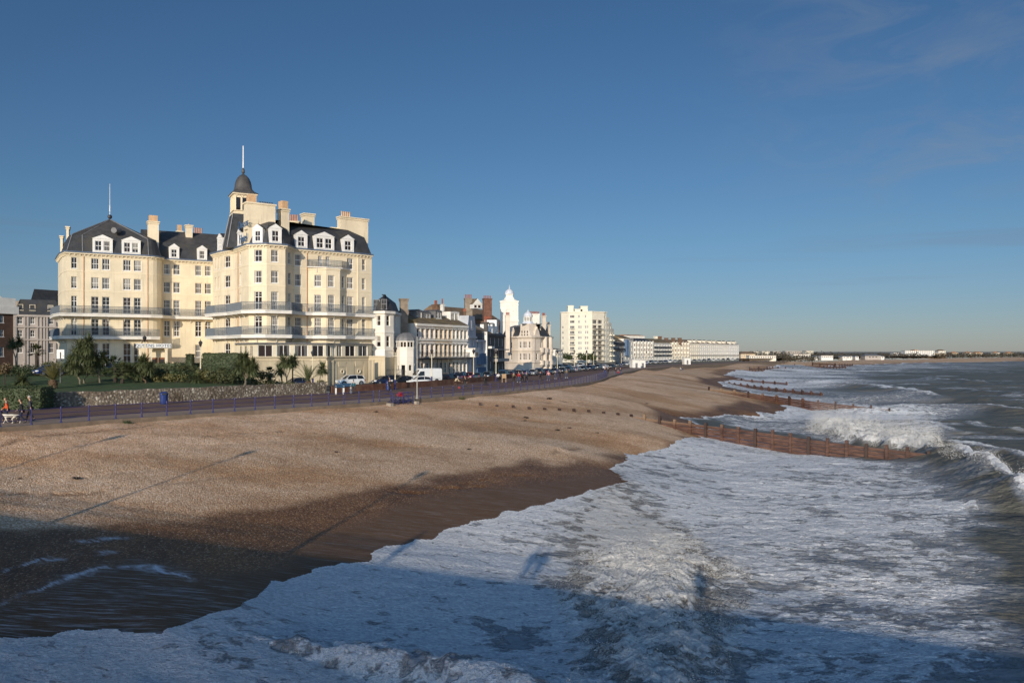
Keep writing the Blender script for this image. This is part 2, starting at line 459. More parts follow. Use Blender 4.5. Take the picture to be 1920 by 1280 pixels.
WETA = WETLINE + pxpoly([(1330, 800), (1500, 900), (1200, 1000), (900, 1100), (500, 1250), (-400, 1400)], 1.0)
dwet = band(BX, BY, WETA) + (fbm(BX * 0.22, BY * 0.22, 4, 3) - 0.5) * 5
wet = sstep(dwet, -0.8, 1.6)
WET2 = pxpoly([(1205, 777), (1300, 770), (1385, 749), (1500, 762), (1480, 790), (1250, 800)], 1.8)
wet = np.maximum(wet, sstep(band(BX, BY, WET2) + (fbm(BX * 0.1, BY * 0.1, 3, 4) - 0.5) * 4, -1, 2))
wet = np.maximum(wet, sstep(-(ds_ - np.minimum(5 * (BY / 130), 8)) * 0.25, 0, 1) * (BY > 125) * (1 - .5 * sstep(BY, 250, 500)))
SHEET = pxpoly([(640, 985), (760, 950), (900, 922), (1010, 905), (1080, 893), (1136, 884), (1180, 900), (1000, 990), (640, 1090), (400, 1200), (-100, 1260), (-100, 1150), (0, 1128), (110, 1092), (200, 1070), (270, 1064), (340, 1070), (400, 1078), (470, 1060), (560, 1015)], 1.6)
sheet = sstep(band(BX, BY, SHEET) + (fbm(BX * 0.5, BY * 0.5, 4, 13) - 0.5) * 1.6, -0.6, 1.8)
ln = np.zeros_like(BX)
for pts, wd in (([(-60, 1142), (0, 1128), (60, 1108), (110, 1092), (200, 1070), (270, 1064), (340, 1070), (400, 1085)], 0.085), ([(-40, 1095), (0, 1085), (70, 1066), (110, 1060), (160, 1052), (215, 1045)], 0.07), ([(130, 1036), (180, 1033), (228, 1027)], 0.06)):
    d, t_, _ = poly_dist(BX + (fbm(BX * 1.3, BY * 1.3, 3, 40) - .5) * 0.9, BY + (fbm(BX * 1.3 + 9, BY * 1.3, 3, 41) - .5) * 0.9, pxpoly(pts, 1.9))
    ln = np.maximum(ln, np.maximum(np.exp(-(d / wd) ** 2), .6 * np.exp(-(d / (wd * 3.5)) ** 2) * sstep(fbm(BX * 3, BY * 5, 4, 45), .45, .65)) * sstep(fbm(BX * 1.2, BY * 1.2, 4, 44), 0.3, 0.6))
FILM = pxpoly([(-100, 1160), (0, 1133), (110, 1094), (200, 1072), (270, 1066), (345, 1072), (400, 1086), (520, 1100), (640, 1085), (560, 1110), (480, 1150), (330, 1190), (200, 1190), (-100, 1220)], 1.5)
film = sstep(band(BX, BY, FILM) + (fbm(BX * .8, BY * .8, 4, 150) - .5) * 1.2, -.1, .5) * (0.35 + .9 * fbm(BX * .5, BY * .5, 4, 151))
berm = np.zeros_like(BX)
for pts, wd in (([(-60, 868), (0, 855), (70, 846), (140, 838), (250, 828), (345, 812), (400, 806)], .30), ([(360, 833), (440, 826), (520, 820), (560, 815)], .22), ([(600, 772), (660, 768), (720, 763), (790, 757)], .25), ([(860, 852), (940, 836), (1000, 832)], .3), ([(1030, 812), (1075, 803), (1110, 796)], .25), ([(700, 866), (800, 858), (900, 850), (960, 838)], .35), ([(-60, 905), (40, 898), (150, 893), (230, 884)], .22), ([(1000, 763), (1070, 758), (1130, 757)], .35)):
    d, t_, _ = poly_dist(BX + (fbm(BX * .5, BY * .5, 4, 140) - .5) * 1.6, BY + (fbm(BX * .5 + 9, BY * .5, 4, 141) - .5) * 1.6, pxpoly(pts, 4.2))
    berm = np.maximum(berm, np.exp(-(d / wd) ** 2) * sstep(fbm(BX * .9, BY * .9, 4, 143), .35, .6) * np.minimum(1, np.minimum(t_, 1 - t_) * 8))
BZ = BZ - berm * .10
keepB = (~inl) | (dk < 1.2)
keepB &= BZ > -3.5
m, t, b = newmat('shingle')
P0 = t.pos(); P1 = t.pos((1, 1, 0.3))
v1 = t.voro(P0, 11.0, out='Color'); v2 = t.voro(P0, 24.0, out='Color')
sp1 = t.n.new('ShaderNodeSeparateColor'); t.link(v1, sp1.inputs[0]); sp2 = t.n.new('ShaderNodeSeparateColor'); t.link(v2, sp2.inputs[0])
stone = t.math('ADD', t.math('MULTIPLY', sp1.outputs[0], 0.55), t.math('MULTIPLY', sp2.outputs[0], 0.45))
stc = t.ramp(stone, [(0.10, (0.34, 0.195, 0.105)), (0.34, (0.58, 0.365, 0.215)), (0.6, (0.71, 0.475, 0.295)), (0.78, (0.85, 0.63, 0.43)), (0.93, (0.97, 0.87, 0.71))])
big = t.noise(t.pos((0.05, 0.12, 0.1), 0.5), 1, 5, 0.6)
stc = t.mix(t.smooth(big, 0.40, 0.66), stc, t.mix(1.0, stc, (0.72, 0.60, 0.47), 'MULTIPLY'))
pat = t.noise(t.pos((0.35, 0.35, 0.1)), 1, 5, 0.62)
stc = t.mix(t.math('MULTIPLY', t.smooth(pat, 0.45, 0.7), 0.5), stc, t.mix(1.0, stc, (0.6, 0.52, 0.43), 'MULTIPLY'))
szp = t.n.new('ShaderNodeSeparateXYZ'); t.link(P0, szp.inputs[0])
stc = t.mix(t.smooth(szp.outputs[2], 3.8, 5.0), stc, t.mix(1.0, stc, (1.22, 1.2, 1.2), 'MULTIPLY'))  # higher, drier shingle lightened; makes up in colour for weaker sunlight there
stc = t.mix(t.math('MULTIPLY', t.attr('berm'), .8), stc, t.mix(1.0, stc, (0.34, 0.28, 0.22), 'MULTIPLY'))
wetc = t.mix(t.smooth(stone, 0.3, 0.9), (0.14, 0.062, 0.019), (0.34, 0.165, 0.06))
wetc = t.mix(t.smooth(t.noise(P0, 0.25, 4, 0.6), 0.35, 0.7), wetc, t.mix(1.0, wetc, (0.55, 0.52, 0.5), 'MULTIPLY'))
wetc = t.mix(t.math('MULTIPLY', t.smooth(stone, 0.80, 0.88), 0.6), wetc, (0.55, 0.45, 0.33))
c = t.mix(t.attr('wet'), stc, wetc)
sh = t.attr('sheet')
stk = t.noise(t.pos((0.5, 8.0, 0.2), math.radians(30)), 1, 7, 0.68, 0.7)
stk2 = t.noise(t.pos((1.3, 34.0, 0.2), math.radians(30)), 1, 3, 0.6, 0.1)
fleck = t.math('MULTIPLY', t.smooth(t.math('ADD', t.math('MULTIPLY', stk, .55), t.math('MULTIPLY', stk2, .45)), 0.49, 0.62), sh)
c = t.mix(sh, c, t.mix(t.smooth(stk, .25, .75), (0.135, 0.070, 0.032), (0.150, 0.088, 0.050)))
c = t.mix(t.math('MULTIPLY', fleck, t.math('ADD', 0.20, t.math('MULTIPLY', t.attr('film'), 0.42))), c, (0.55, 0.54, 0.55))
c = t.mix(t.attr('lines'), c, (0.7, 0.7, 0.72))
t.link(c, b.inputs['Base Color'])
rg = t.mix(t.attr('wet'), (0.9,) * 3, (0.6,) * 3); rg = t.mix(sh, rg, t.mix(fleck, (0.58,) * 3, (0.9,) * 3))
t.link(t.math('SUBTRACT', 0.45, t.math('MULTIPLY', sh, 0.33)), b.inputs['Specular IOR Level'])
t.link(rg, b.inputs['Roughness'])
hb = t.math('MULTIPLY', t.math('ADD', t.math('MULTIPLY', t.voro(P0, 11.0), -1.0), t.math('MULTIPLY', t.voro(P0, 24.0), -0.5)), t.math('SUBTRACT', 1.0, t.math('MULTIPLY', sh, 0.85)))
hb = t.math('MULTIPLY', hb, t.math('SUBTRACT', 1.0, t.math('MULTIPLY', t.attr('wet'), 0.45)))
hb = t.math('ADD', hb, t.math('MULTIPLY', t.noise(P0, 1.6, 4, 0.6), 0.5))
t.link(t.bump(hb, 0.6, 0.10), b.inputs['Normal'])
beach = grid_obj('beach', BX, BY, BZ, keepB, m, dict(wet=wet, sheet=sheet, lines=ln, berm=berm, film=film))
tag(beach, 'brown shingle beach sloping from the promenade to the surf', kind='structure')

# ---------------------------------------------------------------- sea
_pys = np.concatenate([np.arange(1430, 1000, -1.0), np.arange(1000, 820, -0.8), np.arange(820, 700, -0.6), np.arange(700, 664, -0.35), np.arange(664, 660.55, -0.2), [660.45, 660.3]])
SX, SY = grid(np.arange(-330, 2420, 2.4), _pys, 0.0)
def sea_fields(X, Y):
    far = sstep(Y, 60, 200)
    # general chop and swell; crests lie roughly along the shore
    a = 0.55; xr = X * math.cos(a) + Y * math.sin(a); yr = -X * math.sin(a) + Y * math.cos(a)   # xr along shore, yr up-coast/in
    off = sstep(X - 0.30 * Y, -2, 30)
    sw = fbm(xr * 0.035, yr * 0.10, 4, 61) - 0.5
    ch = (1 - fbm(X * 0.09, Y * 0.22, 5, 62, 0.55, True)) - 0.6
    Z = 0.55 * sw + (0.35 + 0.35 * far) * ch * off
    Z = Z + 0.16 * (fbm(X * 0.5, Y * 0.75, 5, 63, 0.55) - 0.5) + 0.14 * (0.5 - fbm(X * 1.2, Y * 2.0, 5, 64, 0.6, True))
    foam = np.zeros_like(X); turb = np.zeros_like(X)
    wx = X + (fbm(X * 0.25, Y * 0.25, 4, 70) - 0.5) * 5; wy = Y + (fbm(X * 0.25 + 40, Y * 0.25, 4, 71) - 0.5) * 5
    # foam-laid water inside the first bay
    B1 = [p for p in SHF[:1]] + pxpoly([(1315, 812), (1500, 843), (1700, 866), (1775, 890), (1830, 925), (1900, 965), (1880, 1030), (1930, 1090), (1915, 1170), (2000, 1290), (1950, 1440), (-900, 1440)])
    B1 = [(q[0] - 5, q[1] + 3) for q in SHW[:27]] + B1[1:]
    d1 = band(wx, wy, B1)
    f1 = sstep(d1, -2.0, 3.5)
    kx = X / Y
    lvl = -0.20 * sstep(fbm(X * 0.42, Y * 0.75, 4, 76), 0.56, 0.72) + 0.80 + 0.11 * (1 - sstep(kx, -0.15, 0.25)) - 0.08 * sstep(kx, 0.35, 0.6) + 0.55 * (fbm(X * 0.16, Y * 0.30, 5, 72) - 0.5)
    foam = np.maximum(foam, f1 * lvl)
    # second bay and the bays beyond
    B2 = [q[:2] for q in SHW[28:34]] + pxpoly([(1530, 764), (1640, 768), (1720, 778), (1800, 800), (1760, 838), (1600, 832), (1330, 797)])
    foam = np.maximum(foam, sstep(band(wx, wy, B2), -2, 3) * (0.62 + 0.5 * (fbm(X * 0.1, Y * 0.2, 4, 73) - 0.5)))
    dsh, _, _ = poly_dist(X, Y, [q[:2] for q in SHW[33:]])
    nsh = sstep(-(dsh - 0.20 * Y * (0.45 + fbm(X * 0.03, Y * 0.03, 3, 74))) / (0.10 * Y), -1, 1) * sstep(Y, 105, 130)
    foam = np.maximum(foam, nsh * (0.62 + 0.7 * (fbm(X * 0.035, Y * 0.08, 4, 75) - 0.5)) * (1 - 0.5 * sstep(Y, 350, 900)))
    # breaking crests
    def crest(pts, z, h, wf, wb, fo, fw, wob=1.0, lump=0.0, front=-1):
        nonlocal Z, foam
        q = [gp(a_, b_, z)[:2] for a_, b_ in pts]
        s = q[0][1] / 60
        ux = X + (fbm(X * 0.3 / s, Y * 0.3 / s, 3, int(pts[0][0])) - 0.5) * wob * s; uy = Y + (fbm(X * 0.3 / s + 7, Y * 0.3 / s, 3, int(pts[0][0]) + 3) - 0.5) * wob * s
        d, tt, sd = poly_dist(ux, uy, q)
        sd = sd * d * -front                              # + on the seaward side
        taper = np.minimum(1, np.minimum(tt, 1 - tt) * 6 + 0.0) ** 0.7
        prof = np.where(sd > 0, np.exp(-(sd / wb) ** 2), np.exp(-(sd / wf) ** 2))
        hh = h * taper * (0.7 + 0.6 * fbm(X * 0.4 / s, Y * 0.4 / s, 3, 91))
        foam = np.maximum(foam, (h > 1.3) * taper * 0.46 * sstep(sd, -4.5, -1.5) * (1 - sstep(sd, -.3, .2)) * (0.6 + .9 * fbm(X * .8, Y * .8, 3, 93)))
        Z = Z + prof * hh - 0.15 * h * taper * np.exp(-((sd + wf * 2.6) / (wf * 1.5)) ** 2) + lump * prof * taper * (1 - fbm(X * 1.1, Y * 1.1, 4, 92, 0.6, True)) * h
        fl = np.where(sd > 0, np.exp(-(sd / (fw * 0.8)) ** 2), np.exp(-(sd / fw) ** 2)) * taper * fo
        foam = np.maximum(foam, fl + 0.0)
    crest([(1728, 830), (1765, 834), (1800, 843), (1840, 858), (1875, 876), (1905, 896), (1935, 925)], 1.4, 1.5, 1.0, 3.4, 0.92, 0.95, 1.2, 0.3, 1)
    crest([(1735, 815), (1800, 826), (1870, 842), (1960, 862), (2100, 890)], 1.0, 0.9, 1.6, 4, 0.80, 1.3, 1.4, 0.3, 1)
    crest([(1520, 764), (1580, 763), (1640, 765), (1700, 764), (1760, 760), (1840, 760), (1900, 766), (1990, 774)], 0.7, 0.9, 1.6, 5, 0.72, 1.7, 1.6, 0.2, 1)
    crest([(1560, 742), (1640, 744), (1740, 742), (1830, 748), (1930, 757)], 0.9, 1.1, 3, 6, 0.10, 2, 2, 0.0, 1)
    crest([(1540, 716), (1590, 719), (1640, 723), (1690, 731), (1740, 738), (1790, 742)], 0.8, 1.2, 2.5, 6, 0.80, 3.0, 2, 0.2, 1)
    crest([(1440, 707), (1500, 711), (1560, 714), (1600, 717)], 0.8, 1.0, 2.5, 6, 0.72, 4, 2, 0.1, 1)
    crest([(1545, 686), (1580, 683.5), (1640, 681.8)], 1.0, 1.6, 4, 8, 0.85, 7, 2, 0.3, 1)
    for k_, (pts_, h_, fo_, fw_) in enumerate((([(1395, 701), (1440, 702), (1500, 704)], .5, .74, 3), ([(1470, 694.5), (1540, 695.5), (1620, 697.5)], .6, .72, 4), ([(1560, 690), (1640, 691.5), (1720, 694)], .7, .66, 5), ([(1700, 706), (1800, 712), (1890, 717)], .8, .52, 3), ([(1640, 684.5), (1720, 682.8), (1800, 681.5)], .8, .7, 8), ([(1740, 725), (1830, 731), (1925, 740)], .8, .45, 2.2), ([(1790, 789), (1850, 795), (1930, 806)], .6, .6, 1.3), ([(1690, 783), (1740, 790), (1800, 806)], .5, .66, 1.3))): crest(pts_, .6, h_, 2.2, 5, fo_, fw_, 2, .1, 1)
    # rolling front at the lower left
    crest([(-200, 1248), (60, 1216), (180, 1203), (300, 1206), (420, 1216), (560, 1222), (700, 1236), (850, 1254), (1000, 1268), (1120, 1290)], 0.5, 0.62, 0.5, 1.4, 0.70, 0.8, 0.9, 0.5, -1)
    dlf, tlf, _ = poly_dist(X + (fbm(X * .8, Y * .8, 3, 171) - .5) * 1.2, Y + (fbm(X * .8, Y * .8, 3, 172) - .5) * 1.2, pxpoly([(180, 1200), (300, 1206), (420, 1216), (560, 1222), (700, 1236), (850, 1254), (1000, 1268), (1120, 1290)], .6))
    turb = np.maximum(turb, .2 * np.exp(-(dlf / .55) ** 2) * sstep(fbm(X * .7, Y * .7, 3, 173), .3, .55)); foam = foam * (1 - .18 * np.exp(-(dlf / .6) ** 2))
    # churned surf in the middle
    S1 = pxpoly([(1170, 905), (1230, 940), (1330, 985), (1420, 1050), (1385, 1095), (1410, 1150), (1385, 1215), (1330, 1260), (1340, 1400), (1040, 1400), (1060, 1300), (1100, 1200), (1040, 1130), (1030, 1060), (1040, 985), (1090, 935)], 0.6)
    ds1 = band(X + (fbm(X * .6, Y * .6, 4, 81) - .5) * 2.6, Y + (fbm(X * .6 + 5, Y * .6, 4, 82) - .5) * 2.6, S1)
    m1 = sstep(ds1, -1.2, 3.4)
    bill = 1 - fbm(X * 0.60, Y * 0.60, 5, 83, 0.58, True)
    lump = 1 - fbm(X * 1.7 + 3, Y * 1.7, 4, 85, 0.6, True)
    nearer = 1 - sstep(Y, 32, 50)
    PL = pxpoly([(1120, 930), (1165, 985), (1215, 1050), (1250, 1110), (1240, 1190), (1200, 1290), (1190, 1420)], 0.6)
    dpl, _, _ = poly_dist(X + (fbm(X * .4, Y * .4, 3, 181) - .5) * 3, Y, PL)
    rid = np.exp(-(dpl / 2.3) ** 2)
    Z = Z + m1 * (0.06 + rid * (0.12 + 0.42 * nearer) + (0.10 + 0.30 * nearer) * sstep(bill, 0.30, 0.95) + (0.05 + 0.13 * nearer) * sstep(lump, .35, .95)) + m1 * 0.05 * (0.4 - fbm(X * 5, Y * 5, 3, 86, 0.62, True))
    foam = np.maximum(foam * (1 - 0.45 * m1), m1 * (0.54 + 0.10 * nearer + 0.60 * (bill - 0.5) + 0.30 * (lump - .5) + 0.16 * rid + 0.16 * sstep(Y, 34, 48)))
    turb = np.maximum(turb, m1)
    # the sea thrown up behind the groyne head
    S2 = pxpoly([(1500, 800), (1530, 790), (1590, 795), (1660, 808), (1740, 828), (1775, 848), (1745, 856), (1650, 838), (1570, 821), (1520, 810)], 0.3)
    ds2 = band(X + (fbm(X * .4, Y * .4, 3, 86) - .5) * 3, Y + (fbm(X * .4 + 5, Y * .4, 3, 87) - .5) * 3, S2)
    m2 = sstep(ds2, -0.3, 2.6)
    b2 = 1 - fbm(X * 0.45, Y * 0.45, 5, 88, 0.6, True)
    Z = Z + m2 * (0.4 + 1.1 * sstep(b2, 0.3, 0.9) + 0.10 * (fbm(X * 2, Y * 2, 4, 89, .6, True) - .4))
    foam = np.maximum(foam, m2 * (0.86 + 0.3 * (b2 - 0.5))); turb = np.maximum(turb, m2 * 0.8)
    # white caps further out
    cap = sstep(fbm(X * 0.05, Y * 0.16, 5, 95), 0.60, 0.72) * off
    foam = np.maximum(foam, cap * 0.50 * (1 - 0.6 * sstep(Y, 300, 1500)))
    foam = np.maximum(foam, 0.10 * off)
    return Z, np.clip(foam, 0, 1), turb
keepS = inside(SX, SY, SEA_POLY)
FULL = (SX, SY); SX, SY = SX[keepS], SY[keepS]
SZ, FO, TU = sea_fields(SX, SY)
TB = terrain(SX, SY)
dse, _, _ = poly_dist(SX, SY, SHF[::2])
lip = np.exp(-(dse / 0.25) ** 2) * 0.03 * (SY < 120)
SZ = SZ * np.clip((0.15 + dse / (0.10 * SY)), 0, 1)
SZ = np.maximum(SZ, TB + 0.04 + 0.07 * fbm(SX * 1.3, SY * 1.8, 4, 99) * np.clip(dse / 2, 0, 1)) + lip
FO = np.maximum(FO, np.exp(-(dse / (0.010 * SY)) ** 2) * (0.55 + 0.6 * fbm(SX * 0.5, SY * 0.5, 3, 98)))
def unmask(a):
    r = np.zeros(keepS.shape); r[keepS] = a; return r
m, t, b = newmat('sea_water')
fo = t.attr('foam'); tu = t.attr('churn')
Pa = t.pos((0.75, 1.15, 0.6), math.radians(-12)); Pb = t.pos((1.0, 1.7, 1.0), math.radians(-20))
n1 = t.noise(Pa, 1.1, 9, 0.68, 1.1); n2 = t.noise(Pb, 5.5, 6, 0.65, 0.6)
wv = t.n.new('ShaderNodeVectorMath'); wv.operation = 'ADD'; nv = t.n.new('ShaderNodeTexNoise'); nv.inputs['Scale'].default_value = 1.2; nv.inputs['Detail'].default_value = 4; t.link(Pa, nv.inputs['Vector']); t.link(t.pos((0.9, 1.7, 0.8), math.radians(-15)), wv.inputs[0]); t.link(nv.outputs['Color'], wv.inputs[1])
ve = t.math('MINIMUM', t.voro(wv.outputs[0], 1.1), 0.8)
nch = t.noise(t.pos(), 2.4, 8, 0.7, 1.8)
n1 = t.math('ADD', t.math('MULTIPLY', n1, t.math('SUBTRACT', 1.0, tu)), t.math('MULTIPLY', nch, tu))
pat = t.math('ADD', t.math('ADD', t.math('MULTIPLY', n1, 0.62), t.math('MULTIPLY', n2, 0.26)), t.math('MULTIPLY', ve, 0.24))
th = t.math('SUBTRACT', 0.90, t.math('MULTIPLY', fo, 0.60))
mask = t.smooth(pat, t.math('SUBTRACT', th, 0.05), t.math('ADD', th, 0.07))
mask = t.math('MULTIPLY', mask, t.smooth(fo, 0.02, 0.2))
hol = t.noise(t.pos((0.8, 1.5, 0.8), math.radians(-10)), 1.5, 5, 0.6, 0.8)
mask = t.math('MULTIPLY', mask, t.math('SUBTRACT', 1.0, t.math('MULTIPLY', t.smooth(hol, 0.60, 0.67), 0.85)))
thin = t.math('MULTIPLY', t.math('MULTIPLY', t.smooth(fo, 0.12, 0.62), t.math('ADD', 0.40, t.math('MULTIPLY', n1, 0.55))), t.math('SUBTRACT', 1.0, t.math('MULTIPLY', tu, .75)))           # milky water between the flecks
wat = t.mix(t.smooth(t.noise(t.pos((0.02, 0.05, 1)), 1, 4, 0.5), 0.35, 0.7), (0.110, 0.108, 0.090), (0.160, 0.140, 0.105))
wat = t.mix(tu, wat, t.mix(t.smooth(n2, .3, .7), (0.21, 0.165, 0.105), (0.40, 0.33, 0.235)))
wat = t.mix(thin, wat, (0.38, 0.405, 0.45))
tone = t.mix(t.smooth(n2, 0.40, 0.62), (0.74, 0.75, 0.77), (1.0, 1.0, 0.99))
tone = t.mix(t.math('MULTIPLY', tu, 0.55), tone, (0.84, 0.79, 0.70))
c = t.mix(mask, wat, tone)
t.link(c, b.inputs['Base Color'])

b.inputs['IOR'].default_value = 1.33; b.inputs['Specular IOR Level'].default_value = 0.0; b.inputs['Roughness'].default_value = 1.0
dist = t.n.new('ShaderNodeCameraData')
rip = t.noise(t.pos((0.8, 1.6, 0.8), math.radians(-15)), 2.2, 6, 0.62)
rip2 = t.noise(t.pos((0.10, 0.28, 0.5), math.radians(-10)), 1.0, 5, 0.6)
calm = t.math('MULTIPLY', t.attr('calm'), mask)
h = t.math('ADD', t.math('MULTIPLY', rip, t.math('SUBTRACT', 0.11, t.math('MULTIPLY', calm, 0.08))), t.math('MULTIPLY', rip2, 0.9))
h = t.math('ADD', h, t.math('MULTIPLY', t.math('MULTIPLY', mask, t.math('ADD', 0.25, n2)), 0.26))
h = t.math('ADD', h, t.math('MULTIPLY', t.math('MULTIPLY', tu, t.noise(t.pos(), 6, 5, 0.7, 1.0)), 0.12))
nb = t.bump(h, 1.0, 1.0)
df = t.n.new('ShaderNodeBsdfDiffuse'); t.link(c, df.inputs['Color']); t.link(nb, df.inputs['Normal'])
gl = t.n.new('ShaderNodeBsdfGlossy'); gl.inputs['Roughness'].default_value = 0.22; t.link(nb, gl.inputs['Normal']); gl.inputs['Color'].default_value = (0.9, 0.9, 0.88, 1)
lw = t.n.new('ShaderNodeLayerWeight'); lw.inputs['Blend'].default_value = 0.25; t.link(nb, lw.inputs['Normal'])
fr = t.math('ADD', 0.02, t.math('MULTIPLY', lw.outputs['Fresnel'], 0.20))
fr = t.math('MULTIPLY', fr, t.math('SUBTRACT', 1.0, t.math('MULTIPLY', mask, 0.9)))
ms = t.n.new('ShaderNodeMixShader'); t.link(fr, ms.inputs[0]); t.link(df.outputs[0], ms.inputs[1]); t.link(gl.outputs[0], ms.inputs[2])
t.link(ms.outputs[0], t.n['Material Output'].inputs['Surface'])
sea = grid_obj('sea', FULL[0], FULL[1], unmask(SZ), keepS, m, dict(foam=unmask(FO), churn=unmask(TU), calm=unmask((1 - sstep(SX / SY, -0.05, 0.2)) * (1 - TU))))
tag(sea, 'grey green sea breaking into white foam along the beach', kind='structure')

# ---------------------------------------------------------------- spray: drops and froth torn off the breakers
m, t, b = newmat('spray')
b.inputs['Base Color'].default_value = (0.88, 0.85, 0.79, 1); b.inputs['Roughness'].default_value = 0.6
def spray(name, label, outline, z, n, hmax, rmin, rmax, seed, flat=1.0, up=2.0):
    r = np.random.default_rng(seed); pl = pxpoly(outline, z); xs = [p[0] for p in pl]; ys = [p[1] for p in pl]
    X = r.uniform(min(xs), max(xs), n * 5); Y = r.uniform(min(ys), max(ys), n * 5)
    k = inside(X, Y, pl); X, Y = X[k], Y[k]
    den = fbm(X * 0.7, Y * 0.7, 4, seed, 0.6); k = r.uniform(0, 1, len(X)) < sstep(den, 0.38, 0.66); X, Y = X[k][:n], Y[k][:n]; den = den[k][:n]
    Zs, _, _ = sea_fields(X[None], Y[None]); Zs = Zs[0]
    H = hmax * r.uniform(0, 1, len(X)) ** up * (0.3 + 1.2 * sstep(den, 0.42, 0.62))
    R = r.uniform(rmin, rmax, len(X)) * (1.15 - 0.6 * H / max(H.max(), 1e-6))
    base = np.array([(1, 1, 1), (-1, -1, 1), (-1, 1, -1), (1, -1, -1)], float) / 1.4
    q = r.normal(size=(len(X), 4)); q /= np.linalg.norm(q, axis=1)[:, None]; w_, x_, y_, z_ = q.T
    Rm = np.stack([1 - 2 * (y_ * y_ + z_ * z_), 2 * (x_ * y_ - z_ * w_), 2 * (x_ * z_ + y_ * w_), 2 * (x_ * y_ + z_ * w_), 1 - 2 * (x_ * x_ + z_ * z_), 2 * (y_ * z_ - x_ * w_), 2 * (x_ * z_ - y_ * w_), 2 * (y_ * z_ + x_ * w_), 1 - 2 * (x_ * x_ + y_ * y_)], 1).reshape(-1, 3, 3)
    V = np.einsum('nij,kj->nki', Rm, base) * R[:, None, None] * r.uniform(0.6, 1.5, (len(X), 4, 1)); V[:, :, 0] *= flat
    V = V + np.stack([X, Y, Zs + H], 1)[:, None]
    me = bpy.data.meshes.new(name); nv = len(X) * 4
    fc = (np.array([(0, 1, 2), (0, 3, 1), (0, 2, 3), (1, 3, 2)])[None] + np.arange(len(X))[:, None, None] * 4).reshape(-1, 3)
    me.vertices.add(nv); me.vertices.foreach_set('co', V.ravel()); me.loops.add(fc.size); me.loops.foreach_set('vertex_index', fc.ravel().astype(np.int32))
    me.polygons.add(len(fc)); me.polygons.foreach_set('loop_start', (np.arange(len(fc)) * 3).astype(np.int32)); me.polygons.foreach_set('loop_total', np.full(len(fc), 3, np.int32))
    me.materials.append(MATS['spray']); me.update(calc_edges=True)
    o = link_mesh(name, me); return tag(o, label, 'spray', kind='stuff')
spray('surf_spray', 'frothy spray thrown up by the churned surf below the pier', [(1085, 945), (1200, 950), (1330, 1000), (1410, 1060), (1400, 1160), (1340, 1300), (1050, 1300), (1090, 1190), (1035, 1120), (1030, 1050), (1045, 985)], 0.6, 24000, 0.50, 0.005, 0.016, 3, 1.4, 2.4)
spray('breaker_spray', 'pale spray flung over the seaward end of the nearest groyne', [(1500, 798), (1540, 788), (1600, 794), (1680, 809), (1760, 830), (1775, 846), (1700, 842), (1600, 822), (1530, 808)], 0.5, 40000, 1.6, 0.009, 0.030, 4, 1.2, 2.2)
spray('curl_spray', 'spray lifting off the curling wave beside the groyne head', [(1750, 832), (1850, 858), (1960, 910), (1960, 935), (1850, 880), (1760, 850)], 1.2, 9000, 0.7, 0.008, 0.026, 6, 1.2)
# ================================================================ building kit
mat('cream_render', (0.74, 0.635, 0.455), 0.8, 0.10, 0.35, streak=0.34, bump=0.12, bscale=12)
mat('cream_trim', (0.76, 0.66, 0.48), 0.75, 0.06, 0.8)
mat('white_paint', (0.76, 0.73, 0.67), 0.6, 0.08, 1.0, streak=0.15)
mat('white_trim', (0.75, 0.735, 0.70), 0.5, 0.05, 1.0)
mat('slate', (0.040, 0.042, 0.047), 0.6, 0.3, 1.2, bump=0.5, bscale=6, tint=(0.055, 0.05, 0.04))
mat('mossy_slate', (0.17, 0.125, 0.07), 0.8, 0.35, 0.6, bump=0.5, bscale=6, tint=(0.26, 0.18, 0.07))
mat('brown_tile', (0.19, 0.125, 0.075), 0.85, 0.3, 0.6, bump=0.5, bscale=6, tint=(0.23, 0.16, 0.08))
mat('lead', (0.16, 0.16, 0.165), 0.55, 0.2, 1.5)
mat('dome_lead', (0.075, 0.070, 0.066), 0.55, 0.3, 0.9, streak=0.3)
mat('terracotta', (0.50, 0.23, 0.10), 0.8, 0.2, 2)
mat('ochre_pot', (0.56, 0.36, 0.20), 0.8, 0.15, 2)
mat('red_pot', (0.32, 0.09, 0.05), 0.8, 0.2, 2)
mat('blue_iron', (0.045, 0.070, 0.10), 0.5, 0.2, 2)
mat('gutter_blue', (0.10, 0.14, 0.21), 0.5, 0.15, 2)
mat('dark_iron', (0.03, 0.03, 0.035), 0.5, 0.2, 2)
mat('pole_white', (0.75, 0.75, 0.74), 0.4, 0.05, 2)
mat('conservatory_frame', (0.74, 0.66, 0.50), 0.6, 0.05, 2)
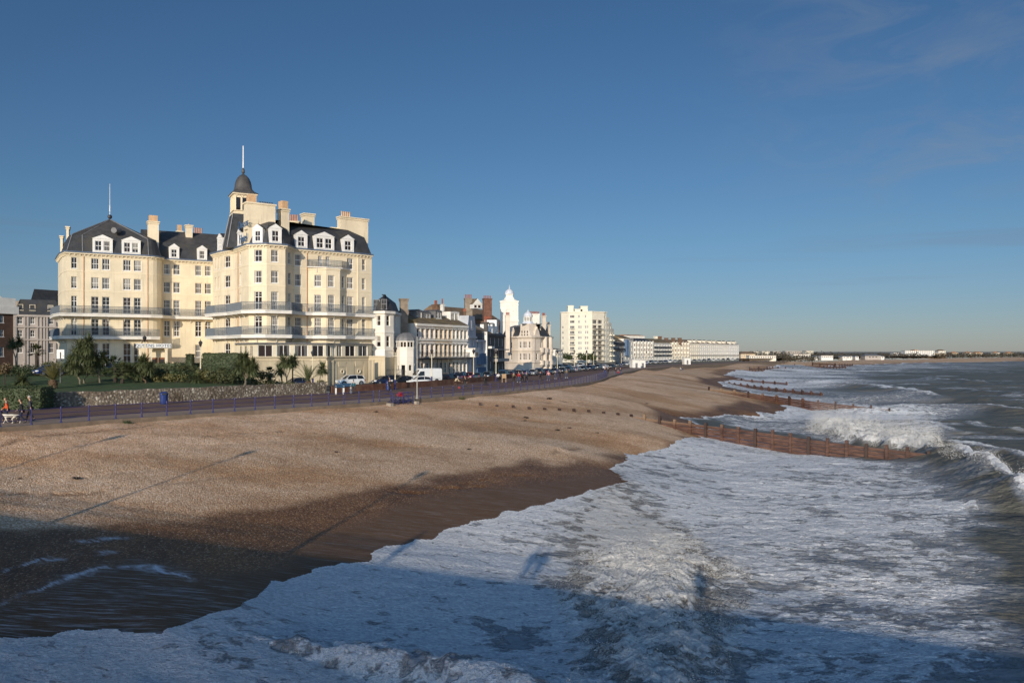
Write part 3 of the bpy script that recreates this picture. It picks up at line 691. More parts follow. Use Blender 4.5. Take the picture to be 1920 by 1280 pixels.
def glassmat(name, dark, curtain, share, rough=0.07):
    """window glass: dark room behind, in some panes pale curtains drawn to the sides or across"""
    m, t, b = newmat(name)
    oi = t.n.new('ShaderNodeObjectInfo').outputs['Random']
    tc = t.n.new('ShaderNodeTexCoord').outputs['Generated']
    sp = t.n.new('ShaderNodeSeparateXYZ'); t.link(tc, sp.inputs[0])
    x = t.math('ABSOLUTE', t.math('SUBTRACT', sp.outputs[0], 0.5))
    fold = t.node('ShaderNodeTexWave', i_Scale=9.0, i_Distortion=1.5); t.link(tc, fold.inputs['Vector'])
    cur = t.mix(fold.outputs['Fac'], tuple(c * 0.55 for c in curtain), curtain)
    r2 = t.math('FRACT', t.math('MULTIPLY', oi, 17.31))
    edge = t.math('SUBTRACT', 0.56, t.math('MULTIPLY', r2, 0.36))
    edge = t.math('SUBTRACT', edge, t.math('MULTIPLY', sp.outputs[2], 0.05))
    k = t.math('MULTIPLY', t.math('GREATER_THAN', x, edge), t.math('LESS_THAN', oi, share))
    blind = t.math('MULTIPLY', t.math('GREATER_THAN', oi, 1 - share * 0.35), t.math('GREATER_THAN', sp.outputs[2], t.math('SUBTRACT', 0.9, r2)))
    k = t.math('MAXIMUM', k, blind)
    dk = t.mix(t.math('FRACT', t.math('MULTIPLY', oi, 5.7)), dark, (0.035, 0.02, 0.018))
    t.link(t.mix(k, dk, cur), b.inputs['Base Color'])
    b.inputs['Roughness'].default_value = rough
    b.inputs['Specular IOR Level'].default_value = 0.35
    nz = t.noise(t.pos(), 0.7, 2, 0.5)
    t.link(t.bump(nz, 0.12, 0.1), b.inputs['Normal'])
    return m
glassmat('glass', (0.012, 0.012, 0.014), (0.36, 0.33, 0.28), 0.42)
glassmat('glass_dark', (0.010, 0.012, 0.016), (0.16, 0.16, 0.16), 0.4)
glassmat('glass_pale', (0.05, 0.055, 0.06), (0.45, 0.43, 0.38), 0.8)
M = MATS
_wm = {}
def window_mesh(w, h, style, fm):
    """sash window, origin at the middle of the sill line, face looking to -y"""
    key = (round(w, 2), round(h, 2), style, fm)
    if key in _wm: return _wm[key]
    f = MB(); t_ = min(0.09, w * 0.09); y0, y1 = -0.035, 0.05
    f.box(-w / 2, -w / 2 + t_, y0, y1, 0, h); f.box(w / 2 - t_, w / 2, y0, y1, 0, h)
    f.box(-w / 2 + t_, w / 2 - t_, y0, y1, 0, t_); f.box(-w / 2 + t_, w / 2 - t_, y0, y1, h - t_, h)
    b0, b1 = y0 + 0.012, y1 - 0.012; c = 0.028
    def vbar(x, za, zb, k=c): f.box(x - k, x + k, b0, b1, za, zb)
    def hbar(z, k=c): f.box(-w / 2 + t_, w / 2 - t_, b0 - 0.004, b1 + 0.004, z - k, z + k)
    if style in ('sash', 'sash3'):
        hbar(h * 0.5, 0.045); vbar(0, t_, h - t_)
        if style == 'sash3': vbar(-w * .2, t_, h - t_); vbar(w * .2, t_, h - t_)
        hbar(h * 0.25, 0.02) if h > 2.4 else None
        hbar(h * 0.75, 0.02) if h > 2.4 else None
    elif style == 'door':
        hbar(h * 0.70, 0.05); vbar(0, t_, h - t_, 0.05); hbar(h * 0.36, 0.05); hbar(h * .85, .02)
    elif style == 'two': vbar(0, t_, h - t_, 0.05)
    elif style == 'three': vbar(-w / 6, t_, h - t_, 0.05); vbar(w / 6, t_, h - t_, 0.05)
    elif style == 'plain': hbar(h * 0.5, 0.04)
    f.box(-w / 2 - 0.08, w / 2 + 0.08, -0.24, y1, -0.11, -0.002)
    g = MB(); g.quad((-w / 2 + 0.02, 0.03, 0.02), (w / 2 - 0.02, 0.03, 0.02), (w / 2 - 0.02, 0.03, h - 0.02), (-w / 2 + 0.02, 0.03, h - 0.02))
    _wm[key] = (f.mesh('window', M[fm]), g)
    return _wm[key]
_pm = {}
def put_window(root, base, x, y, z, w, h, ang, style='sash', fm='white_trim', gm='glass', detail=True):
    fme, g = window_mesh(w, h, style, fm)
    loc = (x - base[0], y - base[1], z - base[2])
    if detail:
        o = link_mesh('window', fme, root, loc, (0, 0, ang))
        k = (round(w, 2), round(h, 2), gm)
        if k not in _pm: _pm[k] = g.mesh('pane', M[gm])
        link_mesh('pane', _pm[k], o)
    else:
        k = (round(w, 2), round(h, 2), style, fm, gm)
        if k not in _pm:
            a = MB(); a.v = [tuple(v.co) for v in fme.vertices]; a.f = [tuple(p.vertices) for p in fme.polygons]; a.m = [0] * len(a.f)
            a.add(g.v, g.f, 1); _pm[k] = a.mesh('window', [M[fm], M[gm]])
        o = link_mesh('window', _pm[k], root, loc, (0, 0, ang))
    return o
class Bld:
    """a building: an Empty at its foot, wall panels with true openings, windows set back in them"""
    def __init__(s, name, label, px, D, z0=GZ, cat='building', group=None):
        x, y = at(px, D); s.b = (x, y, z0); s.r = thing(name, label, cat, s.b, 0, group); s.w = MB(); s.detail = True
    def mb(s): return MB()
    def put(s, mb, name, mats, parent=None, smooth=False):
        mb.v = [(v[0] - s.b[0], v[1] - s.b[1], v[2] - s.b[2]) for v in mb.v]
        return mb.obj(name, [M[k] for k in mats] if isinstance(mats, (list, tuple)) else M[mats], parent or s.r, smooth=smooth)
    def face(s, p0, p1, z0, z1, cols, rows, style='sash', m=0, depth=0.22, fm='white_trim', gm='glass', skip=None, detail=None, mb=None, xm=None):
        """cols: list of (pxa, pxb) sight lines or a number of even bays; rows: list of (za, zb[, style])"""
        L = math.hypot(p1[0] - p0[0], p1[1] - p0[1]); d = ((p1[0] - p0[0]) / L, (p1[1] - p0[1]) / L); ang = math.atan2(d[1], d[0])
        if isinstance(cols, tuple):           # (count, width)
            n, w = cols; cc = [((i + .5) / n * L - w / 2, (i + .5) / n * L + w / 2) for i in range(n)]
        else:
            cc = []
            for c in cols:
                a, b = on_line(c[0], p0, p1), on_line(c[1], p0, p1)
                cc.append((max(0.1, a), min(L - 0.1, b)))
        ops = []
        for i, (a, b) in enumerate(cc):
            for j, r in enumerate(rows):
                if skip and (i, j) in skip: continue
                ops.append((a, b, r[0], r[1]))
                w = round((b - a) / 0.05) * 0.05; h = r[1] - r[0]; xm_ = (a + b) / 2
                if w < 0.15: continue
                put_window(s.r, s.b, p0[0] + d[0] * xm_ - d[1] * depth, p0[1] + d[1] * xm_ + d[0] * depth, r[0], w, round(h, 2), ang, r[2] if len(r) > 2 else style, fm, gm, s.detail if detail is None else detail)
        (mb or s.w).panel(p0, p1, z0, z1, ops, depth + 0.03, m)
def course(mb, pts, z0, z1, out, m=0, closed=False):
    """string course, cornice or slab edge running along a plan line"""
    q = offset_line(pts, -out)
    q0 = offset_line(pts, 0.12)
    for i in range(len(pts) - 1):
        a, b, c, d = q0[i], q0[i + 1], q[i + 1], q[i]
        mb.quad((*d, z0), (*c, z0), (*c, z1), (*d, z1), m)
        mb.quad((*d, z1), (*c, z1), (*b, z1), (*a, z1), m)
        mb.quad((*a, z0), (*b, z0), (*c, z0), (*d, z0), m)
    for i, k in ((0, 1), (len(pts) - 1, -1)):
        a, d = q0[i], q[i]
        mb.quad((*a, z0), (*d, z0), (*d, z1), (*a, z1), m)
def railing_along(mb, pts, z, h, m=0, step=0.14, r=0.03, scroll=True):
    for i in range(len(pts) - 1):
        a, b = Vector((*pts[i], z)), Vector((*pts[i + 1], z)); L = (b - a).length; n = max(1, int(L / step)); d = (b - a) / L
        for zz_, rr in ((0.06, 0.02), (h * 0.8, 0.016), (h, 0.035)):
            mb.tube(a + Vector((0, 0, zz_)), b + Vector((0, 0, zz_)), rr, n=4, m=m)
        for k in range(n + 1):
            p = a + (b - a) * (k / n); rr = 0.035 if k % 10 == 0 else r
            mb.tube(p, p + Vector((0, 0, h)), rr, n=3, m=m, caps=False)
            if scroll and k < n and k % 2 == 0:
                q_ = p + d * step
                for zc_ in (0.33, 0.62):
                    c = p + d * step * 0.5 + Vector((0, 0, h * zc_))
                    ring = [c + d * math.cos(t_) * step * 0.48 + Vector((0, 0, math.sin(t_) * 0.11)) for t_ in np.linspace(0, 2 * PI, 7)]
                    mb.path([tuple(v) for v in ring], 0.02, 3, m, False)
def mansard(mb, base, z0, z1, inset, m=0, ztop=None, inset2=3.0, mcap=0):
    """base: closed plan polygon, counter-clockwise seen from above"""
    def ins(p, d):
        q = p + p[:2]; r = []
        for i in range(len(p)):
            a, b, c = p[i - 1], p[i], p[(i + 1) % len(p)]
            def nr(u, w):
                L = math.hypot(w[0] - u[0], w[1] - u[1]) or 1; return (-(w[1] - u[1]) / L, (w[0] - u[0]) / L)
            n1, n2 = nr(a, b), nr(b, c); n = (n1[0] + n2[0], n1[1] + n2[1]); L = math.hypot(*n) or 1; n = (n[0] / L, n[1] / L)
            k = min(1.8, 1 / max(0.35, n[0] * n1[0] + n[1] * n1[1])); r.append((b[0] + n[0] * d * k, b[1] + n[1] * d * k))
        return r
    r1 = ins(base, inset)
    mb.loft([[(*p, z0) for p in base], [(*p, z1) for p in r1]], m, caps=False)
    if ztop is None: mb.add([(*p, z1) for p in r1], [tuple(range(len(r1)))], mcap)
    else:
        r2 = ins(r1, inset2)
        mb.loft([[(*p, z1) for p in r1], [(*p, ztop) for p in r2]], mcap, caps=False)
        mb.add([(*p, ztop) for p in r2], [tuple(range(len(r2)))], mcap)
    return r1
def stack(B, pxa, pxb, D, z0, z1, depth, pots=0, potm='terracotta', wm='cream_render', ang=0.0, poth=1.0, name='chimney', block=False, shift=0.0):
    """chimney stack between two sight lines at distance D, turned by ang, with its pots as sub-parts"""
    xa, xb = at(pxa, D)[0], at(pxb, D)[0]; w = (xb - xa); c = ((xa + xb) / 2, D)
    d = (math.cos(ang), math.sin(ang)); w = max(0.4, (w - depth * abs(math.sin(ang))) / max(0.3, abs(math.cos(ang))))
    mb = MB(); mb.obox(c, d, w, depth, z0, z1); mb.obox(c, d, w + 0.22, depth + 0.22, z1 - 0.45, z1 - 0.28); mb.obox(c, d, w + 0.34, depth + 0.34, z1 - 0.14, z1 + 0.06)
    o = B.put(mb, name, wm)
    for i in range(pots):
        f_ = (i + .5) / pots - .5; p = (c[0] + d[0] * (f_ * (w - 0.1) + shift), c[1] + d[1] * (f_ * (w - 0.1) + shift))
        q = MB()
        if block: q.obox(p, d, w * 0.8, depth * 0.8, z1 + 0.06, z1 + 0.06 + poth)
        else: q.lathe([(0.19, z1 + 0.06), (0.15, z1 + 0.2), (0.14, z1 + poth - .1), (0.18, z1 + poth - .08), (0.18, z1 + poth), (0.10, z1 + poth)], p, 8)
        B.put(q, 'chimney_pot', potm, o)
    return o
def dormer(B, p, ang, w, z0, hwall, hgab, back, double=False, style='sash', rm='slate', fm='white_trim', narrow=1.0):
    """gabled dormer standing at plan point p, looking along -y turned by ang"""
    d = (math.cos(ang), math.sin(ang)); n = (-d[1], d[0])
    def P(x, y, z): return (p[0] + d[0] * x + n[0] * y, p[1] + d[1] * x + n[1] * y, z)
    mb = MB(); ww = w * 0.34 if double else w * 0.56; hh = hwall * 0.74; zs = z0 + hwall * 0.12
    cs = (-w * 0.215, w * 0.215) if double else (0,)
    ops = [(w / 2 + c - ww / 2, w / 2 + c + ww / 2, zs, zs + hh) for c in cs]
    mb.panel(P(-w / 2, 0, 0)[:2], P(w / 2, 0, 0)[:2], z0, z0 + hwall, ops, 0.12, 0)
    g = 0.16
    mb.add([P(-w / 2 - g, -.08, z0 + hwall), P(w / 2 + g, -.08, z0 + hwall), P(0, -.08, z0 + hwall + hgab), P(-w / 2 - g, .1, z0 + hwall), P(w / 2 + g, .1, z0 + hwall), P(0, .1, z0 + hwall + hgab)],
           [(0, 1, 2), (5, 4, 3), (0, 3, 4, 1), (1, 4, 5, 2), (2, 5, 3, 0)], 0)
    for sx in (-1, 1):
        mb.quad(P(sx * w / 2, 0, z0), P(sx * w / 2, back, z0), P(sx * w / 2, back, z0 + hwall), P(sx * w / 2, 0, z0 + hwall), 0)
        mb.quad(P(sx * (w / 2 + g), .05, z0 + hwall + 0.05), P(sx * (w / 2 + g), back, z0 + hwall + 0.05), P(0, back, z0 + hwall + hgab + 0.06), P(0, .05, z0 + hwall + hgab + 0.06), 1)
    o = B.put(mb, 'dormer', [fm, rm])
    for c in cs:
        x, y, _ = P(c, 0.12, 0)
        fme, gg = window_mesh(round(ww, 2), round(hh, 2), style, 'white_trim')
        k = ('f', round(ww, 2), round(hh, 2), style)
        if k not in _pm:
            a = MB(); a.v = [tuple(v.co) for v in fme.vertices]; a.f = [tuple(q.vertices) for q in fme.polygons]; a.m = [0] * len(a.f); a.add(gg.v, gg.f, 1)
            _pm[k] = a.mesh('window', [M['white_trim'], M['glass']])
        link_mesh('window', _pm[k], o, (x - B.b[0], y - B.b[1], zs - B.b[2]), (0, 0, ang))
    return o
def text_part(B, s, size, p, ang, z, m, name='lettering', extrude=0.05, tilt=PI / 2, parent=None, spacing=1.0, shear=0.0, align='CENTER'):
    cu = bpy.data.curves.new(name, 'FONT'); cu.body = s; cu.size = size; cu.extrude = extrude; cu.align_x = align; cu.align_y = 'CENTER'; cu.space_character = spacing; cu.shear = shear
    cu.resolution_u = 3
    tmp = bpy.data.objects.new('tmp', cu); COL.objects.link(tmp)
    me = bpy.data.meshes.new_from_object(tmp.evaluated_get(bpy.context.evaluated_depsgraph_get()))
    bpy.data.objects.remove(tmp); me.name = name; me.materials.clear(); me.materials.append(M[m])
    return link_mesh(name, me, parent or B.r, (p[0] - B.b[0], p[1] - B.b[1], z - B.b[2]), (tilt, 0, ang))

# ================================================================ the cream hotel
H = Bld('hotel', 'large cream five storey hotel with slate mansard roof and blue iron balconies', 400, 140)
ZG, EAVE, BRK = GZ, ZC + 17.0, ZC + 20.2
R5, R4, R3, R2 = (ZC + 14.3, ZC + 16.2), (ZC + 10.95, ZC + 12.9), (ZC + 6.75, ZC + 9.6), (ZC + 2.9, ZC + 5.75)
def A(px, D): return at(px, D)
# right-hand block, seen on its corner: plan points at wall line, left to right
QW = [A(399, 139), A(416, 135.6), A(440, 132.6), A(466.5, 126.3), A(500, 125.6), A(535, 127.2), A(550.5, 131.3), A(672, 138.4), A(697, 140.4)]
wall_rows = [R5, R4, (R3[0], R3[1], 'door'), (R2[0], R2[1], 'door')]
wr_s = [R5, R4, R3, R2]
SILL, CTOP = ZC - 0.85, ZC + 1.25
G1 = (ZC - 2.6, ZC + 1.6, 'sash')
H.face(QW[0], QW[1], ZG, EAVE, [(403, 405.5), (409, 411.5)], wr_s, 'plain', gm='glass_pale')
H.face(QW[1], QW[2], ZG, EAVE, [(420.5, 431.5)], [R5, R4, R3, R2, (ZC - 0.8, ZC + 1.5)], 'sash')
H.face(QW[2], QW[3], ZG, EAVE, [(448.5, 452)], wr_s, 'plain', gm='glass_pale')
H.face(QW[3], QW[4], ZG, EAVE, [(476.8, 490.8)], wall_rows, 'sash')
H.face(QW[4], QW[5], ZG, EAVE, [(508.5, 522)], wr_s, 'sash3')
H.face(QW[5], QW[6], ZG, EAVE, [(540, 546)], wr_s, 'sash')
H.face(QW[6], QW[7], ZG, EAVE, [(553.5, 565.5), (596.5, 604.5), (610.8, 618.8), (651, 662.5)], [R5, R4, R3, R2], 'sash3', skip={(1, 1), (1, 2), (1, 3), (2, 1), (2, 2), (2, 3)})
H.face(QW[7], QW[8], ZG, EAVE, [(679, 685.5)], wr_s, 'sash')
# canted bay on the right face
d1 = Vector((QW[7][0] - QW[6][0], QW[7][1] - QW[6][1])).normalized(); n1 = Vector((d1.y, -d1.x))
def onw(px, off):
    p0 = (QW[6][0] + n1.x * off, QW[6][1] + n1.y * off); p1 = (QW[7][0] + n1.x * off, QW[7][1] + n1.y * off)
    s_ = on_line(px, p0, p1); return (p0[0] + d1.x * s_, p0[1] + d1.y * s_)
BAY = [onw(578, 0), onw(611.5, 1.5), onw(637.5, 1.5), onw(650, 0)]
BTOP = ZC + 14.1
H.face(BAY[0], BAY[1], ZG, BTOP, [(589.5, 602)], wr_s[1:], 'sash3')
H.face(BAY[1], BAY[2], ZG, BTOP, [(615.5, 627.5)], wr_s[1:], 'sash3')
H.face(BAY[2], BAY[3], ZG, BTOP, [(641, 645.5)], wr_s[1:], 'sash')
H.w.add([(*p, BTOP) for p in BAY], [(0, 1, 2, 3)], 0)
# back of the block
nb = Vector((-(QW[8][1] - QW[6][1]), QW[8][0] - QW[6][0])).normalized() * 13
BK1 = (QW[8][0] + nb.x, QW[8][1] + nb.y); BK0 = at(407, 153)
H.w.panel(QW[8], BK1, ZG, EAVE); H.w.panel(BK1, BK0, ZG, EAVE); H.w.panel(BK0, QW[0], ZG, EAVE)
# left-hand wing
L0, L1, L2, L3, L4 = A(109, 147), A(116, 138.5), A(125, 135.3), A(155, 136.6), A(279, 141.6)
dl = Vector((L4[0] - L3[0], L4[1] - L3[1])).normalized(); nl = Vector((dl.y, -dl.x))
rad = 2.3
CURV = [(L4[0] + dl.x * rad * math.sin(a) - nl.x * rad * (1 - math.cos(a)), L4[1] + dl.y * rad * math.sin(a) - nl.y * rad * (1 - math.cos(a))) for a in np.linspace(0, PI / 2, 6)]
W0 = (CURV[-1][0] - nl.x * 1.2, CURV[-1][1] - nl.y * 1.2)
W1 = (W0[0] + dl.x * 14, W0[1] + dl.y * 14)
GR = (ZC - 2.7, ZC + 1.55, 'sash')
H.face(L0, L1, ZG, EAVE, [], []); H.face(L1, L2, ZG, EAVE, [], [])
H.face(L2, L3, ZG, EAVE, [(133.5, 144.5)], [R5, R4, (R3[0], R3[1], 'door'), (R2[0], R2[1], 'door')], 'sash')
H.face(L3, L4, ZG, EAVE, [(171, 185.5), (191.5, 206), (231, 245.5), (251, 265)], [R5, R4, (R3[0], R3[1], 'sash'), (R2[0], R2[1], 'sash'), GR], 'sash3')
for a, b in zip(CURV[:-1], CURV[1:]): H.w.panel(a, b, ZG, EAVE)
H.w.panel(CURV[-1], W0, ZG, EAVE)
H.face(W0, W1, ZG, EAVE, [(307, 319), (325, 337.5), (366, 378), (384, 396)], [R5, R4, R3, (R2[0], R2[1], 'door'), (ZC - 1.0, ZC + 1.4)], 'sash3', skip={(0, 4), (1, 4), (3, 4)})
LBK = [(W1[0] - nl.x * 11, W1[1] - nl.y * 11), (L0[0] - nl.x * 9, L0[1] - nl.y * 9)]
H.w.panel(W1, LBK[0], ZG, EAVE); H.w.panel(LBK[0], LBK[1], ZG, EAVE); H.w.panel(LBK[1], L0, ZG, EAVE)
H.put(H.w, 'wall', 'cream_render')
LP = [L0, L1, L2, L3] + CURV + [W0, W1]
tr2 = MB(); tr = MB()
for z in (ZC + 13.75, ZC + 10.45):
    course(tr2, LP, z, z + 0.16, 0.05); course(tr, QW, z, z + 0.16, 0.05)
course(tr, BAY, BTOP - 0.3, BTOP + 0.06, 0.12); course(tr, BAY, ZC + 10.45, ZC + 10.6, 0.05)
for ln_, q_ in ((LP, tr2), (QW, tr)): course(q_, ln_, EAVE - 0.55, EAVE - 0.38, 0.12); course(q_, ln_, EAVE - 0.22, EAVE, 0.42)
# brackets under the eaves
for ln_, q_ in ((LP, tr2), (QW, tr)):
    for a, b in zip(ln_[:-1], ln_[1:]):
        L = math.hypot(b[0] - a[0], b[1] - a[1]); n = int(L / 0.62)
        dd = ((b[0] - a[0]) / L, (b[1] - a[1]) / L)
        for k in range(n):
            c = (a[0] + dd[0] * (k + .5) * L / n + dd[1] * 0.17, a[1] + dd[1] * (k + .5) * L / n - dd[0] * 0.17)
            q_.obox(c, dd, 0.14, 0.34, EAVE - 0.40, EAVE - 0.22)
# bay pilasters / downpipes edges
for px_, q0, q1 in ((672, QW[6], QW[7]),):
    s_ = on_line(px_, q0, q1) - 0.1; tr.obox((q0[0] + d1.x * s_ + n1.x * .05, q0[1] + d1.y * s_ + n1.y * .05), d1, 0.18, 0.1, ZG, EAVE - 0.6)
H.put(tr, 'cornice', 'cream_trim'); H.put(tr2, 'cornice', 'cream_trim')
for ln_ in (LP, QW): gt = MB(); course(gt, ln_, EAVE, EAVE + 0.2, 0.55); H.put(gt, 'gutter', 'gutter_blue')
for (px_, q0, q1) in ((157, L3, L4), (277, L3, L4), (447, QW[2], QW[3]), (575.5, QW[6], QW[7])):
    s_ = on_line(px_, q0, q1); L = math.hypot(q1[0] - q0[0], q1[1] - q0[1]); dd = ((q1[0] - q0[0]) / L, (q1[1] - q0[1]) / L)
    x, y = q0[0] + dd[0] * s_ + dd[1] * 0.08, q0[1] + dd[1] * s_ - dd[0] * 0.08
    dp = MB(); dp.tube((x, y, ZG), (x, y, EAVE - .3), 0.055, n=5); H.put(dp, 'downpipe', 'terracotta')
# mansard roofs
mb = MB(); base = offset_line(QW, 0.04); base = base + [BK1, BK0]
mansard(mb, base, EAVE + 0.15, BRK, 0.95, 0, ZC + 21.6, 2.6, 0)
H.put(mb, 'roof', 'slate')
mb = MB(); pav = offset_line([L0, L1, L2, L3] + CURV, 0.04); pav[0] = L0
pb = [(CURV[-1][0] - nl.x * 8.5, CURV[-1][1] - nl.y * 8.5), (L0[0] - nl.x * 7 + dl.x * .4, L0[1] - nl.y * 7)]
r1 = mansard(mb, pav + pb, EAVE + 0.15, BRK, 0.95, 0)
apx = A(206, 144); AZ = ZC + 24.0
for i in range(len(r1)):
    a, b = r1[i], r1[(i + 1) % len(r1)]; mb.add([(*a, BRK + .005), (*b, BRK + .005), (*apx, AZ)], [(0, 1, 2)], 1)
H.put(mb, 'roof', ['slate', 'dome_lead'])
hp = MB()
for p in (r1[2], r1[3], r1[4]): hp.tube((*p, BRK), (*apx, AZ), 0.12, 0.1, 5)
for i in (2, 3, 4, 8): hp.tube((*(pav[i]), EAVE + .2), (*r1[i], BRK), 0.09, 0.09, 5)
H.put(hp, 'roof_ridge', 'lead')
mb = MB(); wl = offset_line([W0, W1], 0.04); wb = [W1[0] - nl.x * 11, W1[1] - nl.y * 11], [W0[0] - nl.x * 11, W0[1] - nl.y * 11]
a0, a1 = (W0[0] - dl.x * 3 - nl.x * 0.04, W0[1] - dl.y * 3 - nl.y * .04), wl[1]
def inw(p, d): return (p[0] - nl.x * d, p[1] - nl.y * d)
b0, b1 = inw(a0, 1.0), inw(a1, 1.0); c0, c1 = inw(a0, 5.5), inw(a1, 5.5)
mb.quad((*a0, EAVE + .15), (*a1, EAVE + .15), (*b1, BRK), (*b0, BRK)); mb.quad((*b0, BRK), (*b1, BRK), (*c1, ZC + 23), (*c0, ZC + 23), 1)
e0, e1 = inw(a0, 11), inw(a1, 11); mb.quad((*c0, ZC + 23), (*c1, ZC + 23), (*e1, EAVE), (*e0, EAVE), 1)
mb.add([(*a1, EAVE + .15), (*e1, EAVE), (*c1, ZC + 23), (*b1, BRK)], [(0, 1, 2, 3)], 1); mb.add([(*a0, EAVE + .15), (*e0, EAVE), (*c0, ZC + 23), (*b0, BRK)], [(3, 2, 1, 0)], 1)
H.put(mb, 'roof', ['slate', 'dome_lead'])
# dormers: (centre sight line, plan line, width, double)
def on_face(px, p0, p1, back=-0.03):
    L = math.hypot(p1[0] - p0[0], p1[1] - p0[1]); d = ((p1[0] - p0[0]) / L, (p1[1] - p0[1]) / L); s_ = on_line(px, p0, p1)
    return (p0[0] + d[0] * s_ - d[1] * back, p0[1] + d[1] * s_ + d[0] * back), math.atan2(d[1], d[0])
for px_, q0, q1, w, dbl, hw in ((192.5, L3, L4, 3.1, True, 2.35), (246, L3, L4, 3.0, True, 2.35), (326.5, W0, W1, 1.75, False, 2.0), (379, W0, W1, 1.75, False, 2.0),
                                (483, QW[3], QW[4], 1.75, False, 2.25), (516.5, QW[4], QW[5], 1.95, False, 2.35), (565, QW[6], QW[7], 2.1, False, 2.2), (608, QW[6], QW[7], 3.6, True, 2.3), (652.5, QW[6], QW[7], 2.2, False, 2.2),
                                (412, QW[0], QW[1], 2.2, True, 2.3), (448.5, QW[2], QW[3], 1.9, False, 2.3)):
    p, an = on_face(px_, q0, q1); dormer(H, p, an, w, EAVE + 0.25, hw, 0.75, 2.6, dbl)
# chimneys
stack(H, 275, 299, 146, ZC + 19, ZC + 23.8, 1.6, 1, 'ochre_pot', block=True, ang=0.5, poth=1.1)
stack(H, 346, 362, 152, ZC + 19, ZC + 24.1, 1.2, 1, 'ochre_pot', ang=0.5, poth=.3)
stack(H, 330, 343, 158, ZC + 20, ZC + 23.9, 1.0, 1, 'ochre_pot', block=True, ang=0.5, poth=1.2)
stack(H, 362, 381, 158, ZC + 20, ZC + 23.4, 0.9, 4, 'terracotta', ang=0.5, poth=1.2)
stack(H, 124, 131, 143, ZC + 14, ZC + 22.4, 1.4, 0, ang=0.4); stack(H, 112, 120, 146, ZC + 13, ZC + 21.2, 1.2, 0, ang=0.4)
stack(H, 519, 543, 131.5, ZC + 18, ZC + 23.5, 1.7, 1, 'ochre_pot', block=True, ang=0.75, poth=1.3)
stack(H, 542, 561, 142, ZC + 19, ZC + 23.2, 1.0, 4, 'terracotta', ang=0.1, poth=1.25)
stack(H, 564, 590, 140, ZC + 19, ZC + 24.2, 1.6, 0, ang=0.65)
stack(H, 617, 632, 142, ZC + 19, ZC + 22.1, 1.0, 0, ang=0.65)
stack(H, 635, 688, 143, ZC + 17, ZC + 24.0, 1.3, 0, 'terracotta', ang=0.68)
stack(H, 638.5, 658, 142.4, ZC + 23.5, ZC + 24.02, 0.5, 5, 'ochre_pot', ang=0.68, poth=1.05, wm='lead')
# chimney breast rising flush from the left face, carrying the roof lettering
a_ = on_face(455.5, QW[2], QW[3], -0.0)
mb = MB(); dd = Vector((QW[3][0] - QW[2][0], QW[3][1] - QW[2][1])).normalized(); nn_ = Vector((-dd.y, dd.x))
cpt = Vector(QW[3]) - dd * 1.35 + nn_ * 0.75
mb.obox(cpt, dd, 2.6, 1.6, EAVE - 0.1, ZC + 21.3)
c2 = Vector(QW[3]) - dd * 0.9 + nn_ * 2.0
mb.obox(c2, dd, 1.6, 4.6, ZC + 19.5, ZC + 23.6); mb.obox(c2, dd, 1.9, 4.9, ZC + 23.6, ZC + 23.85)
mb.obox(c2, dd, 1.7, 4.7, ZC + 20.4, ZC + 20.5)
o = H.put(mb, 'chimney', 'cream_render')
q = MB(); cc_ = c2 - nn_ * 1.3; q.obox(cc_, dd, 1.1, 1.3, ZC + 23.85, ZC + 25.1); H.put(q, 'chimney_pot', 'ochre_pot', o)
for k in range(6):
    q = MB(); cc_ = c2 + nn_ * (0.1 + 0.38 * k); q.lathe([(.14, ZC + 23.85), (.11, ZC + 24.1), (.13, ZC + 24.25)], (cc_.x, cc_.y), 7); H.put(q, 'chimney_pot', 'dark_iron', o)
mat('sign_blue', (0.055, 0.11, 0.21), 0.5, 0.1, 3)
tp = on_face(459, QW[2], QW[3], -0.32)[0]
an = math.atan2(dd.y, dd.x)
text_part(H, 'Queens', 1.75, tp, an, ZC + 20.5, 'sign_blue', 'roof_lettering', 0.04, shear=0.25)
text_part(H, 'Hotel', 1.75, tp, an, ZC + 18.2, 'sign_blue', 'roof_lettering', 0.04, shear=0.25)
